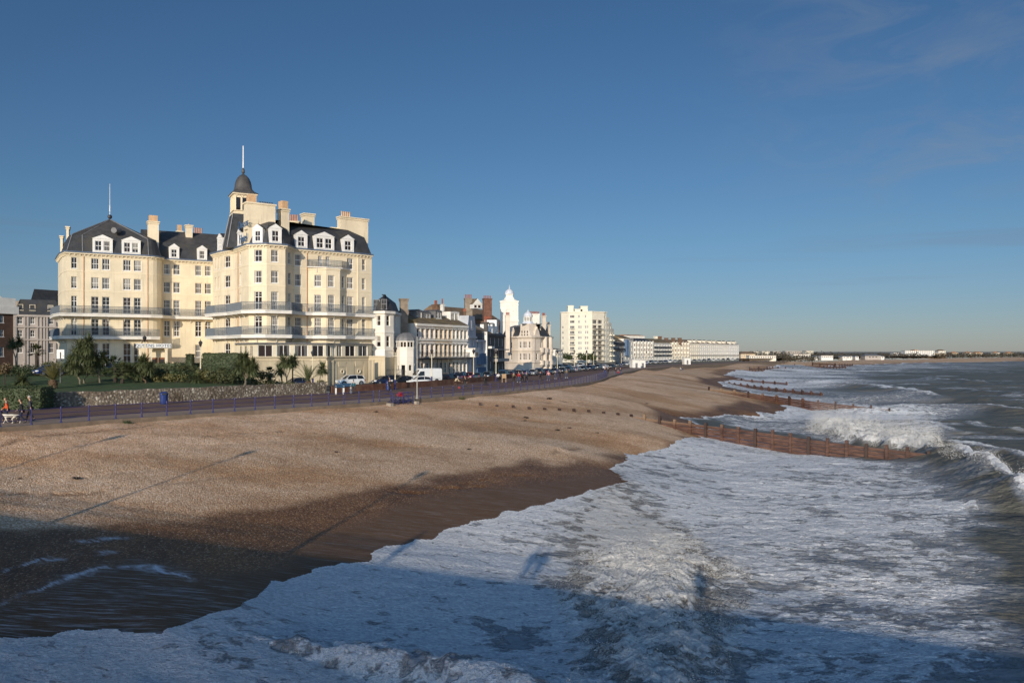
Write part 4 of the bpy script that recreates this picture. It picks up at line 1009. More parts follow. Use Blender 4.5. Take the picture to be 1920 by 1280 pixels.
# belvedere tower with bell-shaped dome and pole
TC = A(456, 134.5); ta = math.radians(28)
td = (math.cos(ta), math.sin(ta))
def sqr(h, c=TC):
    n = (-td[1], td[0]); return [(c[0] + td[0] * a * h + n[0] * b * h, c[1] + td[1] * a * h + n[1] * b * h) for a, b in ((-1, -1), (1, -1), (1, 1), (-1, 1))]
mb = MB(); mb.loft([[(*p, EAVE + .2) for p in sqr(3.0)], [(*p, ZC + 23.0) for p in sqr(1.9)]], 0)
for a, b in zip(sqr(3.02), sqr(1.93)): mb.tube((*a, EAVE + .2), (*b, ZC + 23.0), 0.12, 0.12, 5, 1)
H.put(mb, 'tower_base', ['slate', 'lead'])
mb = MB(); sq = sqr(1.75); z0, z1 = ZC + 23.0, ZC + 26.5
for i in range(4):
    a, b = sq[i], sq[(i + 1) % 4]; L = 3.5
    ops = [(0.38 + k * 1.02, 0.38 + k * 1.02 + 0.68, z0 + 0.66, z0 + 2.75) for k in range(3)]
    mb.panel(a, b, z0, z1, ops, 0.25)
    dd2 = ((b[0] - a[0]) / L, (b[1] - a[1]) / L)
    for k in range(3):    # round heads and little columns
        cx_ = 0.38 + k * 1.02 + 0.34
        ring = [(a[0] + dd2[0] * (cx_ + 0.42 * math.cos(t_)) + dd2[1] * 0.04, a[1] + dd2[1] * (cx_ + 0.42 * math.cos(t_)) - dd2[0] * 0.04, z0 + 2.75 + 0.42 * math.sin(t_)) for t_ in np.linspace(0, PI, 8)]
        mb.path(ring, 0.07, 4); 
        for e in (-0.46, 0.46): mb.tube((a[0] + dd2[0] * (cx_ + e) + dd2[1] * .06, a[1] + dd2[1] * (cx_ + e) - dd2[0] * .06, z0 + 0.5), (a[0] + dd2[0] * (cx_ + e) + dd2[1] * .06, a[1] + dd2[1] * (cx_ + e) - dd2[0] * .06, z0 + 2.75), 0.07, n=5)
mb.prism(sqr(1.95), z0 - 0.02, z0 + 0.25); mb.prism(sqr(1.92), z0 + 0.5, z0 + 0.62); mb.prism(sqr(2.0), z1 - 0.25, z1)
mb.prism(sqr(1.62), z0 + 0.3, z1 - 0.1, 1)
H.put(mb, 'belvedere', ['cream_render', 'glass_dark'])
mb = MB(); prof = [(1.68, z1 - 0.02), (1.68, z1 + .05), (1.42, z1 + .38), (1.26, z1 + .8), (1.18, z1 + 1.25), (1.14, z1 + 1.75), (1.04, z1 + 2.3), (0.82, z1 + 2.85), (0.50, z1 + 3.25), (0.16, z1 + 3.5), (0.12, z1 + 3.7)]
rings = []
for r_, z_ in prof:
    ring = []; k_ = max(0, min(1, (r_ - 1.0) / 0.62))
    for j in range(24):
        a_ = 2 * PI * j / 24; ca, sa = math.cos(a_), math.sin(a_); sqk = 1 / max(abs(ca), abs(sa)); rr = r_ * ((1 - k_) * 1.15 + k_ * sqk * 1.25)
        ring.append((TC[0] + td[0] * ca * rr - td[1] * sa * rr, TC[1] + td[1] * ca * rr + td[0] * sa * rr, z_))
    rings.append(ring)
mb.loft(rings, 0); mb.lathe([(.12, z1 + 3.6), (.28, z1 + 3.8), (.26, z1 + 4.2), (.08, z1 + 4.6)], TC, 10)
H.put(mb, 'dome', 'dome_lead', smooth=True)
mb = MB(); mb.tube((*TC, z1 + 4.5), (*TC, ZC + 34.8), 0.10, 0.07, 7); H.put(mb, 'flagpole', 'pole_white')
mb = MB(); mb.ball((*apx, AZ + .45), 0.4, 10); mb.tube((*apx, AZ - .2), (*apx, AZ + 0.5), 0.2, .12, 6); o = H.put(mb, 'finial', 'dark_iron')
mb = MB(); mb.tube((*apx, AZ + .8), (*apx, AZ + 6.4), 0.06, 0.035, 6); mb.tube((*apx, AZ + 1.4), (*apx, AZ + 2.6), 0.11, .08, 6); H.put(mb, 'flagpole', 'pole_white')
vp = A(214.5, 139.5); mb = MB(); mb.path([(vp[0], vp[1] - .2, ZC + 21.3), (vp[0], vp[1] + 1.6, ZC + 21.5)], 0.5, 12); H.put(mb, 'roof_vent', 'lead')
# balconies
def balcony(pts, z, out, rh, name='balcony', slab=0.5, sm='white_paint'):
    q = offset_line(pts, -out)
    q[0] = (pts[0][0] + (q[0][0] - pts[0][0]), pts[0][1] + (q[0][1] - pts[0][1]))
    mb = MB()
    for i in range(len(pts) - 1):
        a, b, c, d = pts[i], pts[i + 1], q[i + 1], q[i]
        mb.prism([d, c, b, a], z - slab, z)
    L_ = offset_line(pts, -out - 0.05); 
    for i in range(len(pts) - 1):
        a, b = L_[i], L_[i + 1]; L = math.hypot(b[0] - a[0], b[1] - a[1]); mb.obox(((a[0] + b[0]) / 2, (a[1] + b[1]) / 2), ((b[0] - a[0]) / L, (b[1] - a[1]) / L), L, 0.1, z - .16, z - .02)
        nb_ = int(L / 2.4)
        for k in range(nb_):      # brackets below
            f_ = (k + .5) / max(1, nb_); x0 = pts[i][0] + (pts[i + 1][0] - pts[i][0]) * f_; y0 = pts[i][1] + (pts[i + 1][1] - pts[i][1]) * f_
            dd_ = ((b[0] - a[0]) / L, (b[1] - a[1]) / L)
            mb.path([(x0 + dd_[1] * out * .75, y0 - dd_[0] * out * .75, z - slab - .03), (x0 + dd_[1] * out * .35, y0 - dd_[0] * out * .35, z - slab - .22), (x0 + dd_[1] * .06, y0 - dd_[0] * .06, z - slab - .75)], 0.06, 4)
    o = H.put(mb, name, sm)
    rl = MB(); rp = offset_line(pts, -out + 0.1); railing_along(rl, rp, z, rh)
    H.put(rl, 'railing', 'blue_iron', o)
    return o
LB = [L1, L2, L3, L4] + CURV[1::2][:2] + [CURV[-1]]
LB = [(p[0], p[1]) for p in [L0, L1, L2, L3, L4, CURV[2], CURV[4]]] 
balcony(LB + [(W0[0] + nl.x * .0 + dl.x * 1.2, W0[1] + dl.y * 1.2), W1], ZC + 6.6, 1.35, 1.25)
balcony(LB[:6], ZC + 2.75, 1.35, 1.25)
RB = QW[:7] + [BAY[0], BAY[1], BAY[2], (onw(651, 0.0)), QW[7], QW[8]]
RB = [QW[0], QW[1], QW[2], QW[3], QW[4], QW[5], onw(556, 0.0), onw(585, 0.2), BAY[1], BAY[2], onw(655, 0.0), QW[8]]
balcony(RB, ZC + 6.6, 1.35, 1.3); balcony(RB, ZC + 2.75, 1.35, 1.3)
tb = [onw(576, 0.15), onw(611.5, 1.4), onw(640, 1.4), onw(653, 0.15)]
balcony(tb, ZC + 14.25, 0.25, 1.15, slab=0.18)
# conservatory on its tall plain base
CB = [A(444, 129.6), A(483, 121.6), A(611, 127.5), A(622, 129.2), A(690, 136.2)]
CBo = MB()
H2 = H.w = MB()
H.face(CB[0], CB[1], SILL, CTOP, [(448, 453.5), (457, 463), (467, 473.5)], [(SILL + .1, CTOP - .2)], 'two', fm='conservatory_frame', gm='glass_pale', depth=0.12)
H.face(CB[1], CB[2], SILL, CTOP, [(484, 511.5), (519.5, 544), (553, 577.5), (585.5, 607)], [(SILL + .06, CTOP - .12)], 'two', gm='glass_dark', depth=0.12)
H.face(CB[2], CB[3], SILL, CTOP, [(614.5, 620.5)], [(SILL + .06, CTOP - .12)], 'one', gm='glass_dark', depth=0.12)
H.face(CB[3], CB[4], SILL, CTOP, [(624, 628.5), (632, 641), (647.5, 666), (672, 689)], [(SILL + .06, CTOP - .12)], 'two', gm='glass_dark', depth=0.12)
cback = [onw(697, 0.3), onw(640, -0.6)]
H.w.panel(CB[4], (QW[8][0] + .2, QW[8][1] - .3), SILL, CTOP)
H.put(H.w, 'conservatory', 'conservatory_frame')
mb = MB(); ro = offset_line(CB, -0.35); cap = ro + [(QW[8][0] + 0.4, QW[8][1]), QW[6], QW[5], QW[4], QW[3], QW[2]]
mb.prism(cap, CTOP + 0.004, CTOP + 0.22); H.put(mb, 'conservatory_roof', 'lead')
mb = MB(); BS = offset_line(CB, -0.12); E1 = A(722, 136.6); E0 = (BS[0][0] - 3.4, BS[0][1] + 6)
base_pl = [E0] + BS + [E1]
pp = base_pl + [(E1[0] + 2.0, E1[1] + 9), (QW[8][0], QW[8][1] + 8), (E0[0] - 1, E0[1] + 5)]
mb.prism(pp, ZG - 0.6, SILL)
course(mb, base_pl, SILL - 0.02, SILL + 0.22, 0.22, 0); course(mb, base_pl, SILL - 0.5, SILL - 0.36, 0.1, 0)
# pilasters and sunk panels on the base wall
def deco(px0, px1, za, zb, out, q0, q1):
    a, b = on_line(px0, q0, q1), on_line(px1, q0, q1); L = math.hypot(q1[0] - q0[0], q1[1] - q0[1]); d = ((q1[0] - q0[0]) / L, (q1[1] - q0[1]) / L)
    c = (q0[0] + d[0] * (a + b) / 2 + d[1] * out / 2, q0[1] + d[1] * (a + b) / 2 - d[0] * out / 2)
    mb.obox(c, d, b - a, out, za, zb)
for px0, px1 in ((611.5, 615.5), (621, 624.5), (691, 695.5), (698.5, 701)):
    deco(px0, px1, ZG, SILL - 0.5, 0.22, BS[3] if px0 > 620 else BS[2], E1 if px0 > 685 else BS[4] if px0 > 620 else BS[3])
for px0, px1 in ((634, 648), (666, 680)):
    deco(px0, px1, SILL - 1.55, SILL - 0.75, 0.08, BS[3], BS[4])
for px0, px1 in ((626, 632), (650, 664), (682, 689)):
    deco(px0, px1, ZG + .6, SILL - 1.05, 0.06, BS[3], BS[4])
deco(703, 713, ZG + 1.4, SILL - 1.0, 0.07, BS[4], E1); deco(488, 505, SILL - 1.9, SILL - 1.2, 0.06, BS[1], BS[2]); deco(522, 545, SILL - 1.9, SILL - 1.2, 0.06, BS[1], BS[2])
mat('base_render', (0.60, 0.50, 0.34), 0.85, 0.08, 0.4, streak=0.3)
H.put(mb, 'terrace_base', 'base_render')
for px_ in (641, 672):
    (x, y), an = on_face(px_, BS[3], BS[4], -0.09); mb = MB(); n = 14; ring = []
    dv = (math.cos(an), math.sin(an)); zc_ = SILL - 2.35
    for r_, q_ in ((0.42, 0.0), (0.42, -.1), (0.27, -.1), (0.24, 0.06)):
        ring.append([(x + dv[0] * r_ * math.cos(t_) - dv[1] * q_, y + dv[1] * r_ * math.cos(t_) + dv[0] * q_, zc_ + r_ * math.sin(t_)) for t_ in np.linspace(0, 2 * PI, n, endpoint=False)])
    mb.loft(ring, 0, caps=False); mb.add(ring[-1], [tuple(range(n))], 1); H.put(mb, 'porthole', ['cream_trim', 'glass_dark'])
# end railing on the base terrace at the right
rl = MB(); ee = [(QW[8][0] + .3, QW[8][1] - .6), (E1[0] - 0.1, E1[1] + .1)]; railing_along(rl, ee, SILL + .22, 1.1, scroll=False); H.put(rl, 'railing', 'pole_white')
# entrance porch with the name board
pd_ = 4.2
PA, PB = A(262, 139.8), A(318, 140)
pa = [(PA[0], PA[1] - pd_), (PB[0] - 0.4, PB[1] - pd_ + 1.2)]
D0 = 133.0; sA, sB = A(254.5, D0), A(321, D0 + 2.4)
dv = Vector((sB[0] - sA[0], sB[1] - sA[1])); SL = dv.length; dv = dv / SL; nv = Vector((-dv.y, dv.x))
mb = MB(); mid = ((sA[0] + sB[0]) / 2 + nv.x * 2.6, (sA[1] + sB[1]) / 2 + nv.y * 2.6)
zs0, zs1 = ZC + 0.72, ZC + 1.45
mb.obox(mid, dv, SL - 0.1, 5.2, zs0 + .02, zs1 - .03)
for f_ in (0.12, 0.42, 0.86):
    for r_ in (0.5,): 
        c = (sA[0] + dv.x * SL * f_ + nv.x * r_, sA[1] + dv.y * SL * f_ + nv.y * r_); mb.obox(c, dv, 0.42, 0.42, ZG, zs0 + .02); mb.obox(c, dv, .55, .55, zs0 - .3, zs0 - .12)
c = (sA[0] + dv.x * SL * .64 + nv.x * 2.2, sA[1] + dv.y * SL * .64 + nv.y * 2.2)
mb.obox(c, dv, SL * .5, 0.3, ZC - 0.9, zs0 + 0.02)
H.put(mb, 'porch', 'cream_trim')
mb = MB(); c = ((sA[0] + sB[0]) / 2 - nv.x * 0.06, (sA[1] + sB[1]) / 2 - nv.y * 0.06); mb.obox(c, dv, SL, 0.1, zs0, zs1); sb = H.put(mb, 'sign_board', 'white_trim')
text_part(H, 'QUEENS HOTEL', 0.72, (c[0] - nv.x * 0.09, c[1] - nv.y * 0.09), math.atan2(dv.y, dv.x), (zs0 + zs1) / 2 - 0.0, 'sign_blue', 'lettering', 0.015, spacing=1.12)
mb = MB(); mat('door_wood', (0.26, 0.09, 0.04), 0.5, 0.2, 2)
c = (sA[0] + dv.x * SL * .64 + nv.x * 2.0, sA[1] + dv.y * SL * .64 + nv.y * 2.0)
for e in (-0.72, 0.72): 
    cc_ = (c[0] + dv.x * e, c[1] + dv.y * e); mb.obox(cc_, dv, 1.3, 0.12, ZG + .9, ZC - 0.95, 0); mb.obox((cc_[0] - nv.x * .05, cc_[1] - nv.y * .05), dv, 0.8, 0.1, ZC - 2.6, ZC - 1.2, 1)
H.put(mb, 'door', ['door_wood', 'glass_pale'])
# ================================================================ the rest of the seafront
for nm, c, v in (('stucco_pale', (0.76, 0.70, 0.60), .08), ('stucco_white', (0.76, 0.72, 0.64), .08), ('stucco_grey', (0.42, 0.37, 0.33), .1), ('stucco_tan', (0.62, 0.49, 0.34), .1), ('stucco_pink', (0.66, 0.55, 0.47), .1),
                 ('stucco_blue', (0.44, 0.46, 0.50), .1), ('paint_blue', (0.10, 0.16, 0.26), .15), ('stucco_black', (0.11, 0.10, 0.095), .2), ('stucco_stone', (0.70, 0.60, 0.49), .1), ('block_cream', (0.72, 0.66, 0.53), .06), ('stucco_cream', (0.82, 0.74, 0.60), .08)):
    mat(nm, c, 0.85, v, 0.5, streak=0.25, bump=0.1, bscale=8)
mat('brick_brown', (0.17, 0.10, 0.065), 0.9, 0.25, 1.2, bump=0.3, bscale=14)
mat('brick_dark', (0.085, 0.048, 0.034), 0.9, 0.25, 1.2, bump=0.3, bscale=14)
mat('brick_red', (0.16, 0.075, 0.05), 0.9, 0.3, 1.2, bump=0.3, bscale=14)
mat('flint_grey', (0.26, 0.21, 0.16), 0.9, 0.25, 1.0, bump=0.3, bscale=14)
mat('zinc_white', (0.60, 0.62, 0.66), 0.5, 0.08, 1.0)
mat('balcony_dark', (0.05, 0.05, 0.055), 0.6, 0.2, 1)
def gable_roof(B, p0, p1, depth, ze, zr, m, over=0.25, name='roof', hip=0.0, ridge_at=0.5):
    d = Vector((p1[0] - p0[0], p1[1] - p0[1])); L = d.length; d /= L; n = Vector((-d.y, d.x))
    def P(a, b, z): return (p0[0] + d.x * a + n.x * b, p0[1] + d.y * a + n.y * b, z)
    mb = MB(); r = depth * ridge_at; o = over
    v = [P(-.06, -o, ze), P(L + .06, -o, ze), P(L - hip, r, zr), P(hip, r, zr), P(-.06, depth, ze), P(L + .06, depth, ze)]
    mb.add(v, [(0, 1, 2, 3), (3, 2, 5, 4), (0, 3, 4), (1, 5, 2), (0, 4, 5, 1)], 0)
    return B.put(mb, name, m)
def side_walls(B, p0, p1, depth, z0, z1, m=0):
    d = Vector((p1[0] - p0[0], p1[1] - p0[1])).normalized(); n = Vector((-d.y, d.x)) * depth
    q0, q1 = (p0[0] + n.x, p0[1] + n.y), (p1[0] + n.x, p1[1] + n.y)
    B.w.panel(q0, p0, z0, z1, m=m); B.w.panel(p1, q1, z0, z1, m=m); B.w.panel(q1, q0, z0, z1, m=m)
    return q0, q1
def rows(D, *pr): return [(zat(b, D), zat(a, D)) for a, b in pr]
def flat_top(B, p0, p1, depth, z, m, th=0.3, over=0.2):
    d = Vector((p1[0] - p0[0], p1[1] - p0[1])); L = d.length; d /= L; n = Vector((-d.y, d.x)); c = (p0[0] + d.x * L / 2 + n.x * depth / 2, p0[1] + d.y * L / 2 + n.y * depth / 2)
    mb = MB(); mb.obox(c, d, L + over * 2, depth + over * 2, z, z + th); return B.put(mb, 'roof', m)

# --- far left: brown brick house and grey stucco terrace in the shade
B = Bld('brick_house', 'brown brick house with white gable at the far left edge', 5, 170); B.detail = False
p0, p1 = at(-40, 166), at(24.5, 172); D = 170
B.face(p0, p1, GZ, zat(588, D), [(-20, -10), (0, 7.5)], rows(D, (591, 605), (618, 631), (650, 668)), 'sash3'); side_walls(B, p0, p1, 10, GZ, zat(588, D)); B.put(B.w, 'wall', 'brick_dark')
mb = MB(); course(mb, [p0, p1], zat(583, D), zat(575, D), 0.3); mb.obox(((p0[0] + p1[0]) / 2 + .2, (p0[1] + p1[1]) / 2 + 0.6), (Vector(p1) - Vector(p0)).normalized(), 7.6, 1.2, zat(588, D), zat(574, D)); 
dd = (Vector(p1) - Vector(p0)).normalized(); c = Vector(at(6, 170))
mb.add([(c.x - dd.x * 3.2, c.y - dd.y * 3.2, zat(574, D)), (c.x + dd.x * 1.6, c.y + dd.y * 1.6, zat(574, D)), (c.x - dd.x * .8, c.y - dd.y * .8, zat(553, D))], [(0, 1, 2)]); 
mb.obox((c.x - dd.x * .8 - dd.y * -.3, c.y + .5), dd, 4.4, .8, zat(574, D), zat(558, D))
B.put(mb, 'gable', 'white_paint'); gable_roof(B, p0, p1, 10, zat(577, D), zat(556, D), 'slate')
B = Bld('terraced_house', 'grey stucco terrace with dark mansard behind the palms left of the hotel', 65, 172); B.detail = False
p0, p1 = at(25, 172), at(112, 177); D = 174
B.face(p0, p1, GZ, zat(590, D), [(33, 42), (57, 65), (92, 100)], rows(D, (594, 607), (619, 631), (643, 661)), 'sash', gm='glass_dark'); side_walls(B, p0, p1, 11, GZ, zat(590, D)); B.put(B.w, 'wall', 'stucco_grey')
mb = MB()
for px_ in (27, 29.5, 46, 52, 70, 77, 83, 88, 104):
    s_ = on_line(px_, p0, p1); d = (Vector(p1) - Vector(p0)).normalized(); mb.obox((p0[0] + d.x * s_ + d.y * .1, p0[1] + d.y * s_ - d.x * .1), d, .3, .25, GZ, zat(592, D))
for py_ in (593, 613, 637): course(mb, [p0, p1], zat(py_ + 1, D), zat(py_ - 1.5, D), 0.35)
B.put(mb, 'cornice', 'stucco_grey')
mb = MB(); q = [p0, p1, (p1[0] - 3, p1[1] + 11), (p0[0] - 3, p0[1] + 11)]; mansard(mb, q, zat(590, D) + .02, zat(561, D), 0.9, 0); B.put(mb, 'roof', 'slate')
for px_ in (39.5, 62.5, 96.5):
    p, an = on_face(px_, p0, p1, 0.6); fme, gg = window_mesh(1.1, 1.25, 'one', 'cream_trim')
    put_window(B.r, B.b, p[0], p[1] - .25, zat(581.5, D), 1.1, 1.25, an, 'one', 'cream_trim', 'glass_pale', False)
B = Bld('slate_block', 'high dark slate roof rising behind the grey terrace at the left', 85, 200); B.detail = False
p0, p1 = at(58, 200), at(112, 206); B.w.panel(p0, p1, GZ, zat(562, 200)); side_walls(B, p0, p1, 10, GZ, zat(562, 200)); B.put(B.w, 'wall', 'flint_grey')
mb = MB(); mansard(mb, [p0, p1, (p1[0] - 3, p1[1] + 10), (p0[0] - 3, p0[1] + 10)], zat(562, 200), zat(541, 200), 0.6, 0); B.put(mb, 'roof', 'slate')

# --- bay-fronted house next to the hotel
B = Bld('bay_house', 'cream bay fronted house with dark mansard beside the hotel', 720, 139)
D = 139; pl = [at(698.5, 139.7), at(721, 138.6), at(738, 140.6), at(749, 147)]
rw = rows(D, (591, 610.5), (629.5, 650), (670, 700)); ze = zat(584, D)
B.face(pl[0], pl[1], GZ, ze, [(705, 713.5)], rw, 'plain'); B.face(pl[1], pl[2], GZ, ze, [(724.5, 731.5)], rw, 'plain'); B.face(pl[2], pl[3], GZ, ze, [(741, 744)], rw[:2], 'plain')
B.w.panel(pl[3], at(752, 153), GZ, ze); B.w.panel(at(700, 153), pl[0], GZ, ze); B.put(B.w, 'wall', 'stucco_pale')
mb = MB(); course(mb, pl, ze - .35, ze + .1, .35); course(mb, pl, zat(624, D), zat(621, D), .12); course(mb, pl, zat(657, D), zat(654, D), .15); B.put(mb, 'cornice', 'stucco_white')
mb = MB(); mansard(mb, [at(698, 139.9)] + pl[1:] + [at(750, 154), at(698, 153)], ze + .1, zat(563, D), .7, 0, zat(550, D), 1.6, 0); B.put(mb, 'roof', 'slate')
put_window(B.r, B.b, *at(706, 139.9), zat(579, D), 1.2, 1.7, .1, 'sash3', 'lead', 'glass_dark', False); put_window(B.r, B.b, *at(720, 139.2), zat(579, D), 1.0, 1.7, .1, 'sash', 'lead', 'glass_dark', False)
for q_ in (0,):
    mb = MB(); course(mb, [at(722, 138.3), at(744, 140)], zat(705, D), zat(703, D), 1.2); railing_along(mb, [at(723, 137.2), at(758, 138.5)], zat(703, D), 1.0, scroll=False, step=.3); B.put(mb, 'balcony', 'dark_iron')
stack(B, 748.5, 766, 152, ZC, zat(560.5, 152), 1.3, 0, wm='flint_grey', ang=0.3)

# --- little domed porch tower
B = Bld('pavilion', 'small cream octagonal pavilion with ribbed grey dome by the white van', 762, 141)
D = 141; c = at(761.5, D); r = 1.70
def octo(r, a0=0.2): return [(c[0] + r * math.cos(a0 + PI / 4 * k), c[1] + r * math.sin(a0 + PI / 4 * k)) for k in range(8)]
zb = zat(652, D); zt_ = zat(640, D); o8 = octo(r)
for k in range(8):
    a, b = o8[k], o8[(k + 1) % 8]; L = math.hypot(b[0] - a[0], b[1] - a[1]); mid = (a[1] + b[1]) / 2
    ops = []
    if mid < c[1] + .2: ops = [(L / 2 - .34, L / 2 + .34, zat(712, D), zat(684, D))] if k == 5 else [(L / 2 - .24, L / 2 + .24, zat(694, D), zat(684, D))]
    B.w.panel(a, b, GZ, zb, ops, .2)
    B.w.panel(a, b, zb, zt_, [(0.13, L / 2 - .06, zb + .15, zt_ - .12), (L / 2 + .06, L - .13, zb + .15, zt_ - .12)], .1)
    if ops:
        ring = [(a[0] + (b[0] - a[0]) / L * (L / 2 + (ops[0][1] - ops[0][0]) * .6 * math.cos(t_)), a[1] + (b[1] - a[1]) / L * (L / 2 + (ops[0][1] - ops[0][0]) * .6 * math.cos(t_)), ops[0][3] - .1 + (ops[0][1] - ops[0][0]) * .6 * math.sin(t_)) for t_ in np.linspace(0, PI, 8)]
        B.w.path(ring, .07, 5)
B.put(B.w, 'wall', 'stucco_pale')
mb = MB(); mb.prism(octo(r - .16), GZ, zt_ - .05); B.put(mb, 'glazing', 'glass_dark')
mb = MB(); mb.prism(octo(r + .12), zb - .06, zb + .12); mb.prism(octo(r + .14), zt_ - .08, zt_ + .06); mb.prism(octo(r + .06), zat(668, D), zat(667, D)); B.put(mb, 'cornice', 'stucco_white')
mb = MB(); hd = zat(624, D) - zt_; mb.loft([[(*p, zt_ + .06 + hd * math.sin(a)) for p in octo(max(.05, (r + .14) * math.cos(a)))] for a in np.linspace(0, PI / 2 - .03, 7)]); 
for k in range(16): mb.path([(c[0] + (r * 1.03) * math.cos(a) * math.cos(.2 + k * PI / 8), c[1] + r * 1.03 * math.cos(a) * math.sin(.2 + k * PI / 8), zt_ + .06 + hd * math.sin(a)) for a in np.linspace(0, PI / 2, 6)], .035, 3)
B.put(mb, 'dome', 'lead')
B = None
# --- stuccoed terrace with a long first-floor balcony: three houses
TE0, TE1 = at(779, 153), at(876, 168)
dT = Vector((TE1[0] - TE0[0], TE1[1] - TE0[1])); LT = dT.length; dT /= LT; nT = Vector((dT.y, -dT.x))
def tpt(px, off=0.0):
    q0 = (TE0[0] + nT.x * off, TE0[1] + nT.y * off); s_ = on_line(px, q0, (q0[0] + dT.x, q0[1] + dT.y)); return (q0[0] + dT.x * s_, q0[1] + dT.y * s_)
D = 154; ze = zat(606, D)
rwT = rows(D, (616, 633), (645, 668), (680, 704))
tz_bal = zat(671.5, D)
for px0, px1, n, wm, tm, lb, door in ((779, 815, 4, 'stucco_pink', 'stucco_white', 'grey pink terraced house at the near end of the balconied terrace', 0), (815, 848, 4, 'stucco_tan', 'stucco_pale', 'tan terraced house in the middle of the balconied terrace', 1), (848, 876, 4, 'stucco_white', 'white_paint', 'white terraced house at the far end of the balconied terrace', 2)):
    p0, p1 = tpt(px0), tpt(px1); B = Bld('terraced_house', lb, (px0 + px1) / 2, p0[1]); B.b = (p0[0], p0[1], GZ); B.r.location = B.b
    B.face(p0, p1, GZ, ze, (n, 1.15), rwT, 'sash', gm='glass', fm='white_trim', depth=.3)
    q0, q1 = side_walls(B, p0, p1, 10.5, GZ, ze)
    if door == 0:
        zr_ = zat(585, D); B.w.add([(*p0, ze), (*q0, ze), ((p0[0] + q0[0]) / 2, (p0[1] + q0[1]) / 2, zr_ + .6)], [(0, 1, 2)], 1)
        B.w.panel((q0[0] - nT.x * .0 - dT.x * .08, q0[1] - dT.y * .08), (p0[0] - dT.x * .08, p0[1] - dT.y * .08), GZ, ze, m=1)
    B.put(B.w, 'wall', [wm, 'stucco_white'])
    mb = MB(); course(mb, [p0, p1], ze - .5, ze, .4); course(mb, [p0, p1], zat(638, D), zat(635.5, D), .25)
    L = math.hypot(p1[0] - p0[0], p1[1] - p0[1])
    for i in range(n):          # surrounds with small hoods
        for r_ in rwT[:2]:
            cx_ = (i + .5) / n * L
            for e in (-.72, .72): mb.obox((p0[0] + dT.x * (cx_ + e) + nT.x * .07, p0[1] + dT.y * (cx_ + e) + nT.y * .07), dT, .2, .16, r_[0] - .1, r_[1] + .1)
            mb.obox((p0[0] + dT.x * cx_ + nT.x * .14, p0[1] + dT.y * cx_ + nT.y * .14), dT, 1.8, .28, r_[1] + .1, r_[1] + .28)
    B.put(mb, 'cornice', tm)
    gable_roof(B, p0, p1, 10.5, ze, zat(585, D) + .4, 'mossy_slate', .45)
    mb = MB(); mb.prism([(p0[0] + nT.x * 1.25, p0[1] + nT.y * 1.25), (p1[0] + nT.x * 1.25, p1[1] + nT.y * 1.25), (p1[0] + nT.x * .002, p1[1] + nT.y * .002), (p0[0] + nT.x * .002, p0[1] + nT.y * .002)], tz_bal - .2, tz_bal)
    rp = [(p0[0] + nT.x * 1.2 + dT.x * .1, p0[1] + nT.y * 1.2 + dT.y * .1), (p1[0] + nT.x * 1.2 - dT.x * .1, p1[1] + nT.y * 1.2 - dT.y * .1)]
    railing_along(mb, rp, tz_bal, 1.1, step=.28, r=.03, scroll=False)
    for k in range(3):
        f_ = .1 + k * .4; mb.tube((rp[0][0] + (rp[1][0] - rp[0][0]) * f_, rp[0][1] + (rp[1][1] - rp[0][1]) * f_, GZ), (rp[0][0] + (rp[1][0] - rp[0][0]) * f_, rp[0][1] + (rp[1][1] - rp[0][1]) * f_, tz_bal - .2), .06, n=5)
    B.put(mb, 'balcony', 'dark_iron')
    an = math.atan2(dT.y, dT.x)
    if door == 0:
        for px_, hw in ((786, 2.0), (802, 1.8)): p = tpt(px_, -2.2); dormer(B, p, an, 2.3, zat(602, D) + .2, hw, .25, 3.5, True, rm='lead', fm='lead')
        stack(B, 810, 824, 168, ZC + 5, zat(571, 168), 1.5, 5, 'red_pot', 'brick_brown', .9, .9); stack(B, 826.5, 832, 176, ZC + 5, zat(571, 176), .9, 1, 'red_pot', 'white_paint', .9, 1.3)
    if door == 1: p = tpt(823, -2.2); dormer(B, p, an, 2.2, zat(600, D) + .5, 1.7, .25, 3.5, True, rm='lead', fm='lead')
    if door == 2: p = tpt(853, -2.2); dormer(B, p, an, 3.2, zat(596, D) - .4, 2.3, .12, 4, True, rm='mossy_slate', fm='white_paint')
# --- blue grey house with curved gable, then the dark balconied house
def narrow(name, label, px0, D0, px1, D1, pyt, rws, n, wm, depth=10, style='sash', roofm='slate', pyr=None, w=1.1, extra=None, gm='glass_dark', fm='white_trim'):
    p0, p1 = at(px0, D0), at(px1, D1); B = Bld(name, label, (px0 + px1) / 2, D0); B.b = (p0[0], p0[1], GZ); B.r.location = B.b; B.detail = False
    ze = zat(pyt, D0); B.face(p0, p1, GZ, ze, (n, w), rows(D0, *rws), style, gm=gm, fm=fm, depth=.25); side_walls(B, p0, p1, depth, GZ, ze); B.put(B.w, 'wall', wm)
    mb = MB(); course(mb, [p0, p1], ze - .4, ze + .05, .35); B.put(mb, 'cornice', wm)
    if pyr is not None: gable_roof(B, p0, p1, depth, ze + .05, zat(pyr, D0), roofm)
    return B, p0, p1, ze
B, p0, p1, ze = narrow('terraced_house', 'tall grey blue house with steep curved front gable', 876, 168, 892, 174, 630, ((634, 648), (655, 674)), 2, 'stucco_blue')
d = (Vector(p1) - Vector(p0)).normalized(); L = (Vector(p1) - Vector(p0)).length
mb = MB(); prof = [(0, 0), (.02, 2.0), (.1, 3.0), (.16, 4.4), (.84, 4.4), (.9, 3.0), (.98, 2.0), (1, 0)]
mb.loft([[(p0[0] + d.x * L * a + d.y * e, p0[1] + d.y * L * a - d.x * e, ze + b) for a, b in prof] for e in (.05, -6)]); B.put(mb, 'gable', 'stucco_blue')
